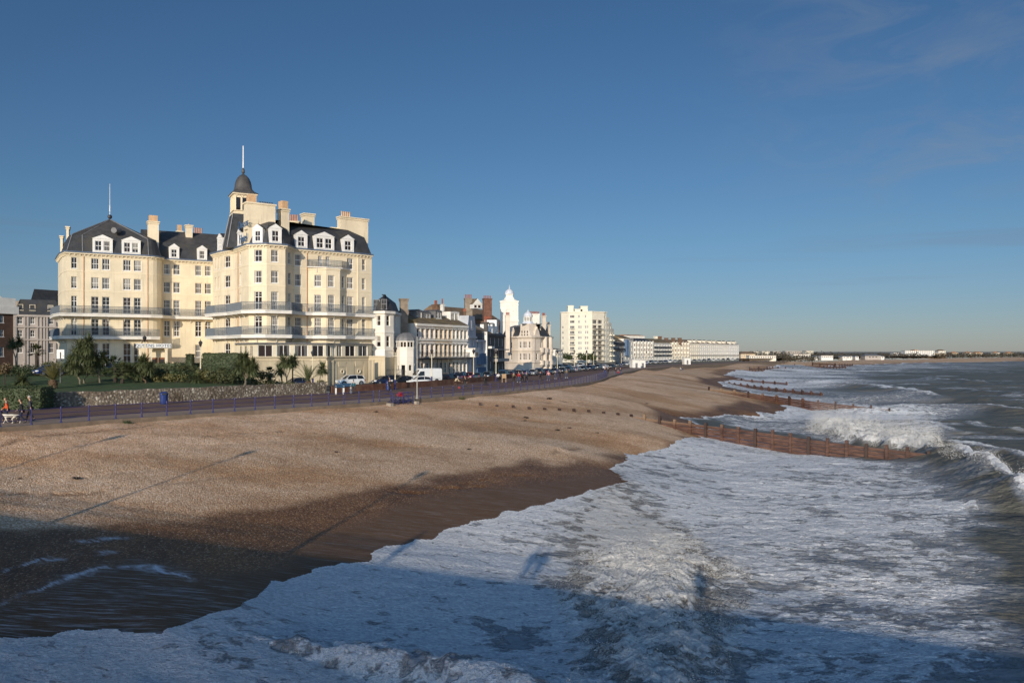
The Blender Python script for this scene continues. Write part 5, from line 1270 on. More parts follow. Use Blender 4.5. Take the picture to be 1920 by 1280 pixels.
put_window(B.r, B.b, p0[0] + d.x * L * .5 + d.y * .12, p0[1] + d.y * L * .5 - d.x * .12, ze + 1.4, 1.1, 2.0, math.atan2(d.y, d.x), 'sash', 'stucco_blue', 'glass_pale', False)
mb = MB(); c = (p0[0] + d.x * .5 + d.y * 1.0, p0[1] + d.y * .5 - d.x * 1.0); mb.obox(c, d, 3.2, 2, zat(669, 168), zat(654, 168)); mb.obox(c, d, 3.6, 2.4, zat(654, 168), zat(652.5, 168)); o = B.put(mb, 'porch', 'white_paint')
mb = MB(); c2_ = (c[0] + d.y * 1.02, c[1] - d.x * 1.02); mb.obox(c2_, d, 1.6, .1, zat(667, 168), zat(660, 168)); B.put(mb, 'porch_window', 'glass_dark', o)
B, p0, p1, ze = narrow('terraced_house', 'pale blue house with dark blue ground floor and bay', 892, 174, 908.5, 181, 637, ((641, 656), (663, 682)), 2, 'stucco_blue', pyr=622, fm='paint_blue')
d = (Vector(p1) - Vector(p0)).normalized(); L = (Vector(p1) - Vector(p0)).length
mb = MB(); mb.obox((p0[0] + d.x * L * .38 + d.y * .5, p0[1] + d.y * L * .38 - d.x * .5), d, L * .6, 1.0, zat(683, 174), zat(662, 174)); mb.obox((p0[0] + d.x * L * .5 + d.y * .2, p0[1] + d.y * L * .5 - d.x * .2), d, L * .95, .4, GZ, zat(689, 174)); B.put(mb, 'bay', 'paint_blue')
B, p0, p1, ze = narrow('terraced_house', 'black fronted house with stacked dark balconies and white party wall', 908.5, 181, 924, 188, 625, ((632, 645), (655, 668), (678, 692)), 2, 'stucco_black', pyr=609, roofm='brown_tile', w=1.4)
mb = MB(); d = (Vector(p1) - Vector(p0)).normalized(); mb.obox((p0[0] + d.x * .2, p0[1] + d.y * .2), d, .4, 1.2, zat(705, 181), zat(622, 181)); mb.obox((p0[0] + d.x * 2.4 + d.y * .7, p0[1] + d.y * 2.4 - d.x * .7), d, 2.6, 1.4, zat(653, 181), zat(649, 181)); B.put(mb, 'balcony', 'white_paint')
stack(B, 908, 914, 186, ZC, zat(604, 186), 1.0, 3, 'red_pot', 'stucco_black', .9, .8)
B, p0, p1, ze = narrow('terraced_house', 'dark house with white balcony fronts next to the domed mansion', 924, 188, 946, 200, 627, ((633, 648), (657, 672), (682, 700)), 3, 'stucco_black', pyr=606, roofm='slate', w=1.6)
mb = MB(); d = (Vector(p1) - Vector(p0)).normalized(); L = (Vector(p1) - Vector(p0)).length
for py_ in (654, 676): mb.obox((p0[0] + d.x * L / 2 + d.y * .6, p0[1] + d.y * L / 2 - d.x * .6), d, L, 1.2, zat(py_ + 2, 188), zat(py_ - 3.5 if py_ == 676 else py_, 188))
B.put(mb, 'balcony', 'stucco_grey'); dormer(B, (p0[0] + d.x * 2.5 - d.y * .4, p0[1] + d.y * 2.5 + d.x * .4), math.atan2(d.y, d.x), 2.6, ze + .1, 2.4, .3, 3, True)
dormer(B, (p0[0] + d.x * 6.5 - d.y * .4, p0[1] + d.y * 6.5 + d.x * .4), math.atan2(d.y, d.x), 2.0, ze + .1, 3.6, .2, 3, False)
# --- brown Victorian block rising behind these houses
B = Bld('brick_villa', 'brown brick villa with broad mossy roof behind the terrace', 880, 262); B.detail = False
p0, p1 = at(838, 258), at(938, 285); D = 262; ze = zat(596, D)
B.w.panel(p0, p1, GZ, ze); side_walls(B, p0, p1, 14, GZ, ze); B.put(B.w, 'wall', 'brick_brown'); gable_roof(B, p0, p1, 14, ze, zat(572.5, D), 'brown_tile', .3)
stack(B, 870, 886, 262, ZC + 5, zat(559.5, 262), 2.2, 5, 'red_pot', 'flint_grey', .2, 1.3); stack(B, 904.5, 922.5, 258, ZC + 8, zat(560, 258), 2.4, 5, 'red_pot', 'brick_red', .2, 1.0)
stack(B, 901, 921, 250, ZC + 3, zat(603, 250), 1.6, 0, 'red_pot', 'brick_brown', .2); stack(B, 907, 921, 249.5, ZC + 3, zat(600, 249.5), 1.2, 5, 'red_pot', 'brick_brown', .2, 1.2)
g0, g1 = at(886, 259), at(905, 261); mb = MB(); an = math.atan2(g1[1] - g0[1], g1[0] - g0[0])
c = ((g0[0] + g1[0]) / 2, (g0[1] + g1[1]) / 2); dormer(B, c, an, 3.3, zat(578, 259), 1.35, 1.9, 6, True, 'one', 'brown_tile', 'white_paint')
stack(B, 868, 874, 246, ZC + 3, zat(584, 246), 1.0, 4, 'red_pot', 'brick_brown', .2, .9)

# --- white square clock-like tower with lantern dome, behind the mansion
B = Bld('white_tower', 'white square tower topped by small ribbed dome and spike', 955, 275)
D = 275; c = at(955, D); k_ = D / F
def sq4(h, c=c, a=0.0): return [(c[0] + h * (math.cos(a) * x - math.sin(a) * y), c[1] + h * (math.sin(a) * x + math.cos(a) * y)) for x, y in ((-1, -1), (1, -1), (1, 1), (-1, 1))]
mb = MB(); z6, z5 = zat(565, D), zat(640, D); mb.prism(sq4(3.08), GZ, z6); mb.prism(sq4(3.25), z6 - .55, z6); mb.prism(sq4(3.2), zat(573, D), zat(572, D)); mb.prism(sq4(3.25), zat(604, D), zat(600, D))
ring = [(c[0] + 2.2 * math.cos(t_), c[1] - 3.12, zat(592, D) + 2.2 * math.sin(t_)) for t_ in np.linspace(0, PI, 12)]; mb.path(ring, .14, 5)
B.put(mb, 'tower_body', 'stucco_white')
mb = MB(); zl = zat(552, D)
for x, y in ((-1, -1), (1, -1), (1, 1), (-1, 1)):      # scrolled corner buttresses
    pts = [(c[0] + x * h_, c[1] + y * h_, z_) for h_, z_ in ((2.5, z6), (1.7, z6 + .4), (1.25, z6 + 1.3))]; mb.path(pts, .22, 5)
mb.loft([[(*p, z_) for p in sq4(h_)] for h_, z_ in ((2.0, z6), (1.45, z6 + .5), (1.2, z6 + 1.2), (1.15, zl))]); mb.prism(sq4(1.35), zl - .2, zl + .05)
B.put(mb, 'lantern', 'stucco_white')
mb = MB(); zd = zat(540.5, D); hd = zd - zl - .05; mb.lathe([(1.62, zl + .05), (1.6, zl + .3), (1.45, zl + .9), (1.1, zl + 1.4), (.65, zl + 1.75), (.25, zl + 1.95), (.12, zl + 2.3), (.05, zat(534, D))], c, 12); B.put(mb, 'dome', 'zinc_white')

# --- pale stone mansion on the corner
B = Bld('mansion', 'pale stone corner mansion with small lantern dome and bow balconies', 985, 238)
D = 238; pl = [at(941, 252), at(953, 246), at(971, 240), at(997, 236), at(1001, 236.5), at(1013, 239), at(1030, 246), at(1035, 251)]; ze = zat(631, D)
rw = rows(D, (640.5, 652), (662.5, 674.5), (685.5, 698))
B.face(pl[0], pl[1], GZ, ze, [], []); B.face(pl[1], pl[2], GZ, ze, [(957, 960)], rw, 'plain')
B.face(pl[2], pl[3], GZ, ze, [(974, 977.2), (980.5, 983.5), (984.2, 987), (991, 994)], rw, 'plain', gm='glass_dark')
B.face(pl[3], pl[4], GZ, ze, [], []); B.face(pl[4], pl[5], GZ, ze, [(1005.5, 1009)], rw[1:], 'plain'); B.face(pl[5], pl[6], GZ, ze, [(1014, 1016.5), (1019, 1021.5), (1025, 1027.5)], rw, 'plain'); B.face(pl[6], pl[7], GZ, ze, [], [])
B.w.panel(pl[7], at(1028, 275), GZ, ze); B.w.panel(at(938, 270), pl[0], GZ, ze); B.put(B.w, 'wall', 'stucco_stone')
mb = MB()
for py_, th, o_ in ((631, 1.0, .5), (634, .3, .2), (656.5, .4, .25), (659, .15, .12), (679, .4, .25)): course(mb, pl, zat(py_ + th, D) - .1, zat(py_ - th, D), o_)
B.put(mb, 'cornice', 'stucco_stone')
mb = MB(); mansard(mb, pl + [at(1028, 275), at(938, 270)], ze + .05, zat(611, D), 2.0, 0, zat(607, D), 2, 1); B.put(mb, 'roof', ['slate', 'lead'])
# shaped front gable carrying the lantern
g0, g1 = Vector(pl[2]), Vector(pl[3]); d = (g1 - g0).normalized(); L = (g1 - g0).length; gm_ = (g0 + g1) / 2; gc = Vector(at(984.5, 237.4)); n = Vector((-d.y, d.x))
mb = MB(); hg = zat(607, D) - ze
prof = [(-2.9, 0), (-2.6, .25), (-2.2, .5), (-2.0, 1.2), (-1.85, 1.7), (-1.75, hg), (1.75, hg), (1.85, 1.7), (2.0, 1.2), (2.2, .5), (2.6, .25), (2.9, 0)]
f1 = [(gc.x + d.x * a - n.x * .15, gc.y + d.y * a - n.y * .15, ze + b) for a, b in prof]; f2 = [(gc.x + d.x * a + n.x * 3, gc.y + d.y * a + n.y * 3, ze + b) for a, b in prof]
mb.loft([f1, f2], 0)
for e in (-1.1, 0, 1.1): mb.obox((gc.x + d.x * e - n.x * .17, gc.y + d.y * e - n.y * .17), d, .34, .1, ze + 1.1, ze + 1.75, 1); mb.obox((gc.x + d.x * e - n.x * .17, gc.y + d.y * e - n.y * .17), d, .34, .1, ze + .3, ze + .8, 1)
B.put(mb, 'gable', ['stucco_stone', 'glass_dark'])
lc = (gc.x + n.x * 1.3, gc.y + n.y * 1.3); z0 = zat(607, D); z1 = zat(602.5, D); z2 = zat(594.5, D)
mb = MB(); mb.lathe([(1.95, z0 - .05), (1.85, z0 + .2), (1.5, z1)], lc, 8, a0=PI / 8); o = B.put(mb, 'lantern_base', 'zinc_white')
mb = MB(); mb.lathe([(1.25, z1), (1.25, z2)], lc, 8, 1, a0=PI / 8)
for k in range(8): a_ = PI / 8 + k * PI / 4; mb.tube((lc[0] + 1.3 * math.cos(a_), lc[1] + 1.3 * math.sin(a_), z1), (lc[0] + 1.3 * math.cos(a_), lc[1] + 1.3 * math.sin(a_), z2), .16, n=4)
mb.lathe([(1.45, z2 - .12), (1.45, z2 + .1)], lc, 8, a0=PI / 8); mb.lathe([(1.42, z1 - .05), (1.42, z1 + .15)], lc, 8, a0=PI / 8); B.put(mb, 'lantern', ['white_paint', 'glass_pale'])
mb = MB(); mb.lathe([(1.45, z2 + .1), (1.42, z2 + .5), (1.2, z2 + 1.0), (.8, z2 + 1.4), (.35, z2 + 1.65), (.15, z2 + 2.0), (.04, zat(579, D))], lc, 16); B.put(mb, 'dome', 'zinc_white', smooth=True)
stack(B, 947.5, 956, 242, ZC, zat(591, 242), 1.2, 3, 'red_pot', 'stucco_stone', .1, .9); stack(B, 993, 1011.5, 252, ZC + 3, zat(588.5, 252), 1.2, 7, 'red_pot', 'stucco_white', .1, .8)
stack(B, 1015, 1023.5, 247, ZC + 2, zat(592, 247), 1.1, 3, 'red_pot', 'stucco_stone', .5, .9); stack(B, 1025, 1031, 256, ZC + 2, zat(604, 256), 1.0, 0, 'red_pot', 'stucco_stone', .5)
for gx_, q0_, q1_, wd_ in ((956, pl[1], pl[2], 1.9), (1007, pl[4], pl[5], 1.5)):
    p_, an_ = on_face(gx_, q0_, q1_, .1); dv_ = Vector((math.cos(an_), math.sin(an_))); nn2 = Vector((-dv_.y, dv_.x))
    pr = [(-1, 0), (-.9, .5), (-.72, .8), (-.62, 1.6), (-.3, 2.1), (0, 3.0), (.3, 2.1), (.62, 1.6), (.72, .8), (.9, .5), (1, 0)]
    mb = MB(); mb.loft([[(p_[0] + dv_.x * a * wd_ + nn2.x * e, p_[1] + dv_.y * a * wd_ + nn2.y * e, ze + b) for a, b in pr] for e in (-.2, 1.2)]); B.put(mb, 'gable', 'stucco_stone')
stack(B, 1010, 1014, 243, ZC + 2, zat(612, 243), .8, 0, wm='stucco_stone', ang=.5); stack(B, 1028, 1031.5, 249, ZC + 2, zat(609, 249), .8, 0, wm='stucco_stone', ang=.5)
# bow balconies on the seaward side
for pxc in (1012.5, 1020.5, 1029):
    s_ = on_line(pxc, pl[4], pl[6]); dd = (Vector(pl[6]) - Vector(pl[4])).normalized(); c = (pl[4][0] + dd.x * s_ + dd.y * .2, pl[4][1] + dd.y * s_ - dd.x * .2)
    for pyb, pyt_ in ((660, 652), (683, 675)):
        mb = MB(); zb_, zt2 = zat(pyb, 245), zat(pyt_, 245); mb.lathe([(.15, zb_ - 1.0), (.5, zb_ - .75), (1.0, zb_ - .2), (1.25, zb_), (1.28, zb_ + .1), (1.18, zb_ + .15), (1.18, zt2 - .12), (1.28, zt2 - .1), (1.28, zt2), (1.1, zt2), (1.1, zb_ + .2), (.01, zb_ + .2)], c, 14); B.put(mb, 'balcony', 'stucco_stone')
for px_, w_ in ((1019, 2.3), (1028.5, 1.6)):
    p, an = on_face(px_, pl[4], pl[6], -0.4); mb = MB(); mb.lathe([(1.05, GZ), (1.05, zat(690, 245))], p, 12); mb.lathe([(.85, zat(690, 245)), (.85, ze)], p, 12); B.put(mb, 'bow', 'stucco_stone')
mb = MB(); d2 = (Vector(pl[5]) - Vector(pl[4])).normalized()
for k, (py0_, py1_) in enumerate(((634, 682),)):
    p, an = on_face(1002.5, pl[4], pl[5], -0.1); mb.tube((p[0], p[1], zat(680, D)), (p[0], p[1], zat(634, D)), .14, n=5)
B.put(mb, 'downpipe', 'stucco_grey')

# --- small houses in the gap
for i, (a, b, Dd, t_, wm, lb) in enumerate(((1034, 1042, 330, 668, 'stucco_white', 'small white house in the gap beside the corner mansion'), (1041, 1055, 350, 655, 'stucco_pale', 'pale little house tucked against the tall cream apartment block'))):
    B, p0, p1, ze = narrow('house', lb, a, Dd, b, Dd + 8, t_, ((t_ + 3, t_ + 7), (t_ + 10, t_ + 15)), 3, wm, pyr=t_ - 3, w=.9)

# --- ten storey cream apartment block
B = Bld('apartment_block', 'ten storey cream apartment block with stepped seaward end and stacked balconies', 1090, 405); B.detail = False
D = 402; st = 2.68; k_ = D / F
pl = [at(1052, 408), at(1066, 404), at(1110, 400), at(1132.5, 405)]
ztop = zat(585, D); fl = [zat(592.5, D) - .85 - j * st for j in range(10)]       # window sills, top floor first
def rset(js, za=0.0, h=1.35): return [(fl[j] + za, fl[j] + za + h) for j in js]
B.face(pl[0], pl[1], GZ, ztop, [(1054, 1056.2)], rset(range(2, 10)), 'one', gm='glass_pale')
allj = range(10)
B.face(pl[1], pl[2], GZ, ztop, [(1068.8, 1077), (1084, 1087), (1088, 1090.6), (1096.5, 1099.2), (1100.3, 1103)], rset(allj, 0, 1.4), 'three', gm='glass_dark', skip={(2, 0), (4, 0), (2, 1), (4, 1)}, depth=.15)
B.face(pl[2], pl[3], GZ, ztop, [(1111.2, 1119.5), (1121.2, 1129.5)], rset(allj, -.3, 1.9), 'three', gm='glass_dark', depth=.5, skip={(0, 0), (1, 0)})
steps = [(pl[3], at(1137.3, 407), 585.5), (at(1137.3, 407), at(1142, 410), 594.5), (at(1142, 410), at(1146.5, 413.5), 604.5), (at(1146.5, 413.5), at(1151, 418), 615.5)]
for a, b, pyt_ in steps:
    zt_ = zat(pyt_, 408); j0 = next(j for j in range(10) if fl[j] + 1.5 < zt_)
    B.face(a, b, GZ, zt_, (1, .95), rset(range(j0, 10)), 'one', gm='glass_dark', depth=.2); B.w.panel(b, (b[0] - 2, b[1] + 12), GZ, zt_)
    B.w.add([(*a, zt_), (*b, zt_), (b[0] - 2, b[1] + 12, zt_), (a[0] - 2, a[1] + 12, zt_)], [(0, 1, 2, 3)])
B.w.panel(at(1050, 426), pl[0], GZ, ztop); q = [pl[0], pl[1], pl[2], pl[3], (pl[3][0] - 2, pl[3][1] + 14), at(1050, 426)]
B.w.add([(*p, ztop) for p in q], [tuple(range(6))]); B.w.panel(pl[3], (pl[3][0] - 2, pl[3][1] + 14), GZ, ztop)
B.put(B.w, 'wall', 'block_cream')
mb = MB(); course(mb, pl + [steps[0][1]], ztop - .1, ztop + .35, .35); B.put(mb, 'roof_edge', 'stucco_cream')
for px0, px1, pyt_ in ((1065, 1075.5, 573.5), (1077.5, 1092, 580), (1088.5, 1102, 574.5)):
    mb = MB(); a, b = at(px0, 409), at(px1, 409); mb.box(a[0], b[0], 409, 415, ztop - .2, zat(pyt_, 409)); mb.box(a[0] - .15, b[0] + .15, 408.85, 415.15, zat(pyt_, 409), zat(pyt_, 409) + .25); B.put(mb, 'roof_plant', 'block_cream')
for j in range(2, 10):
    for (q0, q1, px0, px1) in ((pl[1], pl[2], 1068.2, 1078.5), (pl[2], pl[3], 1110.3, 1131.5)):
        L = math.hypot(q1[0] - q0[0], q1[1] - q0[1]); d = Vector((q1[0] - q0[0], q1[1] - q0[1])) / L; a, b = on_line(px0, q0, q1), on_line(px1, q0, q1); n = Vector((d.y, -d.x)); o_ = .9 if px0 > 1100 else .45
        c = (q0[0] + d.x * (a + b) / 2 + n.x * o_ / 2, q0[1] + d.y * (a + b) / 2 + n.y * o_ / 2); mb = MB(); mb.obox(c, d, b - a, o_, fl[j] - .75, fl[j] - .6, 0)
        cf = (c[0] + n.x * o_ / 2, c[1] + n.y * o_ / 2); mb.obox(cf, d, b - a, .06, fl[j] - .6, fl[j] - .12, 1); mb.obox(cf, d, b - a, .1, fl[j] + .1, fl[j] + .18, 0); nv_ = 6
        for k in range(nv_ + 1): mb.obox((cf[0] + d.x * (b - a) * (k / nv_ - .5) * .99, cf[1] + d.y * (b - a) * (k / nv_ - .5) * .99), d, .1, .1, fl[j] - .6, fl[j] + .15, 0)
        B.put(mb, 'balcony', ['block_cream', 'glass_pale'])
for j in range(3, 10):
    for a, b, pyt_ in steps[2:]:
        if fl[j] + 1.5 < zat(pyt_, 408):
            mb = MB(); d = (Vector(b) - Vector(a)).normalized(); c = ((a[0] + b[0]) / 2 + d.y * .6, (a[1] + b[1]) / 2 - d.x * .6); mb.obox(c, d, 2.0, 1.2, fl[j] - .8, fl[j] - .15); B.put(mb, 'balcony', 'block_cream')
mb = MB(); c = at(1089, 396); mb.box(c[0] - 2.5, c[0] + 2.5, 394, 399, zat(674, 396), zat(672.6, 396)); B.put(mb, 'canopy', 'brown_tile')

# --- further terraces towards the far end of the front
B, p0, p1, ze = narrow('hotel_building', 'dark fronted hotel with brown mansard just beyond the apartment block', 1150, 446, 1169, 464, 640, ((645, 651), (656, 662), (667, 674)), 4, 'stucco_grey', 14, pyr=627, roofm='mossy_slate', w=1.5)
mb = MB(); course(mb, [p0, p1], zat(656, 432), zat(652, 432), 1.2); course(mb, [p0, p1], zat(646, 432), zat(641, 432), .8); B.put(mb, 'awning', 'balcony_dark')
B, p0, p1, ze = narrow('terraced_house', 'white house with bright blue bays left of the pinnacled terrace', 1169, 464, 1187, 480, 635, ((640, 647), (651, 659), (664, 673)), 3, 'stucco_white', 14, pyr=627, roofm='mossy_slate', w=1.5, gm='glass_pale')
d = (Vector(p1) - Vector(p0)).normalized(); mb = MB()
for f_ in (.42, .75): mb.lathe([(1.3, zat(667, 464)), (1.3, zat(637, 464))], (p0[0] + d.x * 6 * f_ * 1.4, p0[1] + d.y * 6 * f_ * 1.4), 8)
B.put(mb, 'bay', 'paint_blue')
def bays(B, p0, p1, n, zb, zt_, m, r=1.25, pin=True):
    d = (Vector(p1) - Vector(p0)); L = d.length; d /= L
    for i in range(n):
        c = (p0[0] + d.x * L * (i + .5) / n, p0[1] + d.y * L * (i + .5) / n); mb = MB(); 
        pl_ = [(c[0] + d.x * a + d.y * b, c[1] + d.y * a - d.x * b) for a, b in ((-r, -.1), (-r * .6, .9), (r * .6, .9), (r, -.1))]
        for a, b in zip(pl_[:-1], pl_[1:]):
            Lf = math.hypot(b[0] - a[0], b[1] - a[1]); hh = zt_ - zb; mb.panel(a, b, zb, zt_, [(Lf * .27, Lf * .73, zb + hh * f_, zb + hh * (f_ + .20)) for f_ in (.06, .38, .70)], .1)
        mb.prism(pl_, zt_, zt_ + .25)
        q = [(c[0] + (p[0] - c[0]) * .86, c[1] + (p[1] - c[1]) * .86) for p in pl_]; mb.prism(q, zb, zt_ - .02, 1)
        if pin: mb.tube((*pl_[1], zt_), (*pl_[1], zt_ + 1.0), .22, .05, 5); mb.tube((*pl_[2], zt_), (*pl_[2], zt_ + 1.0), .22, .05, 5)
        B.put(mb, 'bay', [m, 'glass_dark'])
B, p0, p1, ze = narrow('terrace', 'white terrace of pinnacled bays behind the beach huts', 1187, 480, 1225, 500, 640, ((644, 650), (655, 662), (667, 674)), 8, 'stucco_white', 14, w=.7, gm='glass_pale')
bays(B, p0, p1, 6, zat(669, 480), zat(641, 480), 'stucco_white'); gable_roof(B, p0, p1, 14, ze, zat(633, 480), 'slate')
mb = MB(); a = at(1175, 462); B2 = Bld('house', 'white block with orange tiled roof behind the pinnacled terrace', 1190, 490); B2.detail = False; q0, q1 = at(1174, 500), at(1209, 510); B2.w.panel(q0, q1, GZ, zat(629, 502)); side_walls(B2, q0, q1, 10, GZ, zat(629, 502)); B2.put(B2.w, 'wall', 'stucco_white'); gable_roof(B2, q0, q1, 10, zat(629, 502), zat(627, 502), 'terracotta')
B, p0, p1, ze = narrow('hotel_building', 'white hotel with dark balcony lines and mossy roof in the distant terrace', 1225, 500, 1258, 520, 643, ((645, 649), (653.5, 658), (661.5, 666), (669, 674)), 6, 'white_paint', 15, pyr=634, roofm='mossy_slate', w=1.1, gm='glass_pale')
mb = MB()
for py_ in (651.5, 659.5, 667): course(mb, [p0, p1], zat(py_ + .4, 500), zat(py_ - .5, 500), 1.0); course(mb, [p0, p1], zat(py_ - 2.0, 500), zat(py_ - 2.4, 500), 1.0)
B.put(mb, 'balcony', 'balcony_dark')
for px_, n_ in ((1229, 2), (1237, 5), (1249, 4), (1262, 4), (1274, 4)): stack(B, px_ - 3.5, px_ + 4, 528, ZC + 5, zat(630 if px_ < 1245 else 633, 520), 1.5, 0, 'red_pot', 'brick_brown' if px_ > 1233 else 'stucco_cream', .5)
B, p0, p1, ze = narrow('terrace', 'cream terrace of tall bays in the middle of the distant white row', 1258, 520, 1293, 540, 642.5, ((646, 651), (655, 661), (666, 673)), 8, 'stucco_cream', 15, pyr=636, roofm='brown_tile', w=.7, gm='glass_pale')
bays(B, p0, p1, 6, zat(669, 530), zat(643, 530), 'stucco_cream')
for i, (a, b, wm, lb) in enumerate(((1293, 1311, 'stucco_cream', 'cream house at the near end of the long white row'), (1311, 1330, 'stucco_white', 'white house with pale dormers in the long distant row'), (1330, 1348, 'stucco_white', 'white house with three ridged roofs in the long distant row'), (1348, 1366, 'stucco_white', 'white house second from the far end of the long row'), (1366, 1385.5, 'white_paint', 'white end house with dark roof closing the long row'))):
    Da, Db = 540 + (a - 1293) * .6, 540 + (b - 1293) * .6
    B, p0, p1, ze = narrow('terraced_house', lb, a, Da, b, Db, 643.5 + i * .6, ((647 + i * .4, 650.5 + i * .4), (653, 657), (660, 664.5), (667.5, 673)), 5, wm, 15, pyr=636 + i * .9, roofm='brown_tile' if i < 4 else 'slate', w=.85, gm='glass_pale')
    mb = MB(); course(mb, [p0, p1], zat(665.8, Da), zat(665.2, Da), 1.0); B.put(mb, 'balcony', 'stucco_grey')
    for k in range(2): dormer(B, (p0[0] + (p1[0] - p0[0]) * (.3 + .4 * k) , p0[1] + (p1[1] - p0[1]) * (.3 + .4 * k) + 1.2), math.atan2(p1[1] - p0[1], p1[0] - p0[0]), 2.2, ze + .5, 1.6, .5, 3, False, rm='slate', fm='stucco_cream')
# ================================================================ promenade, road, garden ground
mat('paving_brown', (0.15, 0.078, 0.052), 0.85, 0.22, 0.5, bump=0.2, bscale=8, tint=(0.19, 0.11, 0.08))
mat('paving_pale', (0.30, 0.205, 0.145), 0.85, 0.15, 0.4, bump=0.2, bscale=8)
mat('kerb_stone', (0.22, 0.165, 0.115), 0.9, 0.25, 1.0, bump=0.3, bscale=8)
mat('asphalt', (0.055, 0.053, 0.052), 0.9, 0.2, 0.6, bump=0.2, bscale=20)
mat('ground', (0.12, 0.10, 0.075), 0.95, 0.3, 0.05, tint=(0.07, 0.075, 0.04))
mat('grass', (0.040, 0.080, 0.016), 0.95, 0.35, 0.7, bump=0.6, bscale=18, tint=(0.06, 0.075, 0.02))
mat('brick_wall', (0.15, 0.065, 0.04), 0.9, 0.3, 1.5, bump=0.4, bscale=12, tint=(0.20, 0.11, 0.07))
mat('rail_blue', (0.032, 0.032, 0.13), 0.45, 0.15, 2)
mat('bin_blue', (0.015, 0.035, 0.15), 0.4, 0.15, 2)
mat('lamp_cream', (0.72, 0.62, 0.42), 0.5, 0.1, 1)
mat('concrete', (0.36, 0.31, 0.25), 0.9, 0.2, 1, bump=0.3)
mat('white_line', (0.7, 0.7, 0.68), 0.8, 0.2, 1)
def strip(mb, da, db, z, m=0):
    a, b = offset_line(KXY, da), offset_line(KXY, db); h = [p[2] - GZ + z for p in KERB]
    for i in range(len(a) - 1): mb.quad((*a[i], h[i]), (*a[i + 1], h[i + 1]), (*b[i + 1], h[i + 1]), (*b[i], h[i]), m)
mb = MB(); strip(mb, 0.0, 5.5, GZ, 1); strip(mb, 5.5, 19.6, GZ, 0); tag(mb.obj('promenade', [M['paving_brown'], M['paving_pale']]), 'brown paved promenade with a paler band along the beach', kind='structure')
mb = MB(); a, b = offset_line(KXY, -0.28), offset_line(KXY, 0.12)
for i in range(len(a) - 1):
    h, k = KERB[i][2], KERB[i + 1][2]
    mb.quad((*a[i], h - 2.5), (*a[i + 1], k - 2.5), (*a[i + 1], k + .09), (*a[i], h + .09)); mb.quad((*a[i], h + .09), (*a[i + 1], k + .09), (*b[i + 1], k + .09), (*b[i], h + .09)); mb.quad((*b[i], h - .1), (*b[i + 1], k - .1), (*b[i + 1], k + .09), (*b[i], h + .09))
tag(mb.obj('kerb', M['kerb_stone']), 'stone kerb edging the promenade above the shingle', kind='structure')
mb = MB(); strip(mb, 19.6, 21.2, GZ + .1, 1); strip(mb, 21.2, 37, GZ - .02, 0); strip(mb, 29.0, 29.15, GZ - .015, 2); tag(mb.obj('road', [M['asphalt'], M['concrete'], M['white_line']]), 'asphalt seafront road beside the promenade', kind='structure')
mb = MB(); strip(mb, 37, 46, GZ + .1, 0); tag(mb.obj('pavement', M['concrete']), 'grey pavement in front of the seafront houses', kind='structure')
mb = MB(); g = offset_line([(p[0], p[1]) for p in KERB2], 30); g = [(-90, -60)] + g + [(9000, 5200)]
for i in range(len(g) - 1): mb.quad((*g[i], GZ - .05), (*g[i + 1], GZ - .05), (g[i + 1][0] - 9000, g[i + 1][1] + 6000, GZ - .05), (g[i][0] - 9000, g[i][1] + 6000, GZ - .05))
o = tag(mb.obj('ground', M['ground']), 'flat land behind the seafront', kind='structure')
def ko(px, off, pts=None):
    q = offset_line(KXY, off) if off else KXY
    for i in range(len(q) - 1):
        L = math.hypot(q[i + 1][0] - q[i][0], q[i + 1][1] - q[i][1]); s_ = on_line(px, q[i], q[i + 1])
        if -1e-6 <= s_ <= L + 1e-6:
            d = ((q[i + 1][0] - q[i][0]) / L, (q[i + 1][1] - q[i][1]) / L); return (q[i][0] + d[0] * s_, q[i][1] + d[1] * s_), d
    return q[-1], d
def prom(px, py): return gp(px, py, GZ)
# garden, rising from the flint wall towards the hotel
WALLB = [prom(a, b) for a, b in ((-260, 778), (-60, 770), (70, 764.5), (187, 759.5), (300, 754), (396, 749), (500, 743), (612, 737))]
gx = np.concatenate([np.arange(-260, 470, 12), np.arange(470, 600, 10)]); rowsg = []
WB = [(p[0], p[1]) for p in WALLB]
def wall_at(px):
    for i in range(len(WB) - 1):
        L = math.hypot(WB[i + 1][0] - WB[i][0], WB[i + 1][1] - WB[i][1]); s_ = on_line(px, WB[i], WB[i + 1])
        if -1e-6 <= s_ <= L + 1e-6: d = ((WB[i + 1][0] - WB[i][0]) / L, (WB[i + 1][1] - WB[i][1]) / L); return (WB[i][0] + d[0] * s_, WB[i][1] + d[1] * s_)
    return WB[-1]
def garden_z(px, f):
    k = float(sstep(np.array(px), 430, 520))
    return GZ + (1 - k) * (1.15 + 1.4 * float(sstep(np.array(f), .05, .8))) + k * (0.95 - 0.9 * float(sstep(np.array(f), .0, .35)))
def gpt(px, D):
    w = wall_at(px); f = max(0, min(1, (D - w[1]) / max(1, 133 - w[1]))); x, y = at(px, D); return (x, y, garden_z(px, f))
mb = MB(); rings = []
for px_ in gx:
    w = wall_at(px_); ring = []
    for f in np.linspace(0, 1, 14):
        D = w[1] + .15 + (133 - w[1]) * f; x, y = at(px_, D); ring.append((x, y, garden_z(px_, f)))
    rings.append(ring)
for i in range(len(rings) - 1):
    for j in range(13): mb.quad(rings[i][j], rings[i + 1][j], rings[i + 1][j + 1], rings[i][j + 1])
tag(mb.obj('garden', M['grass'], smooth=True), 'lawn and planting beds between the flint wall and the hotel', kind='structure')
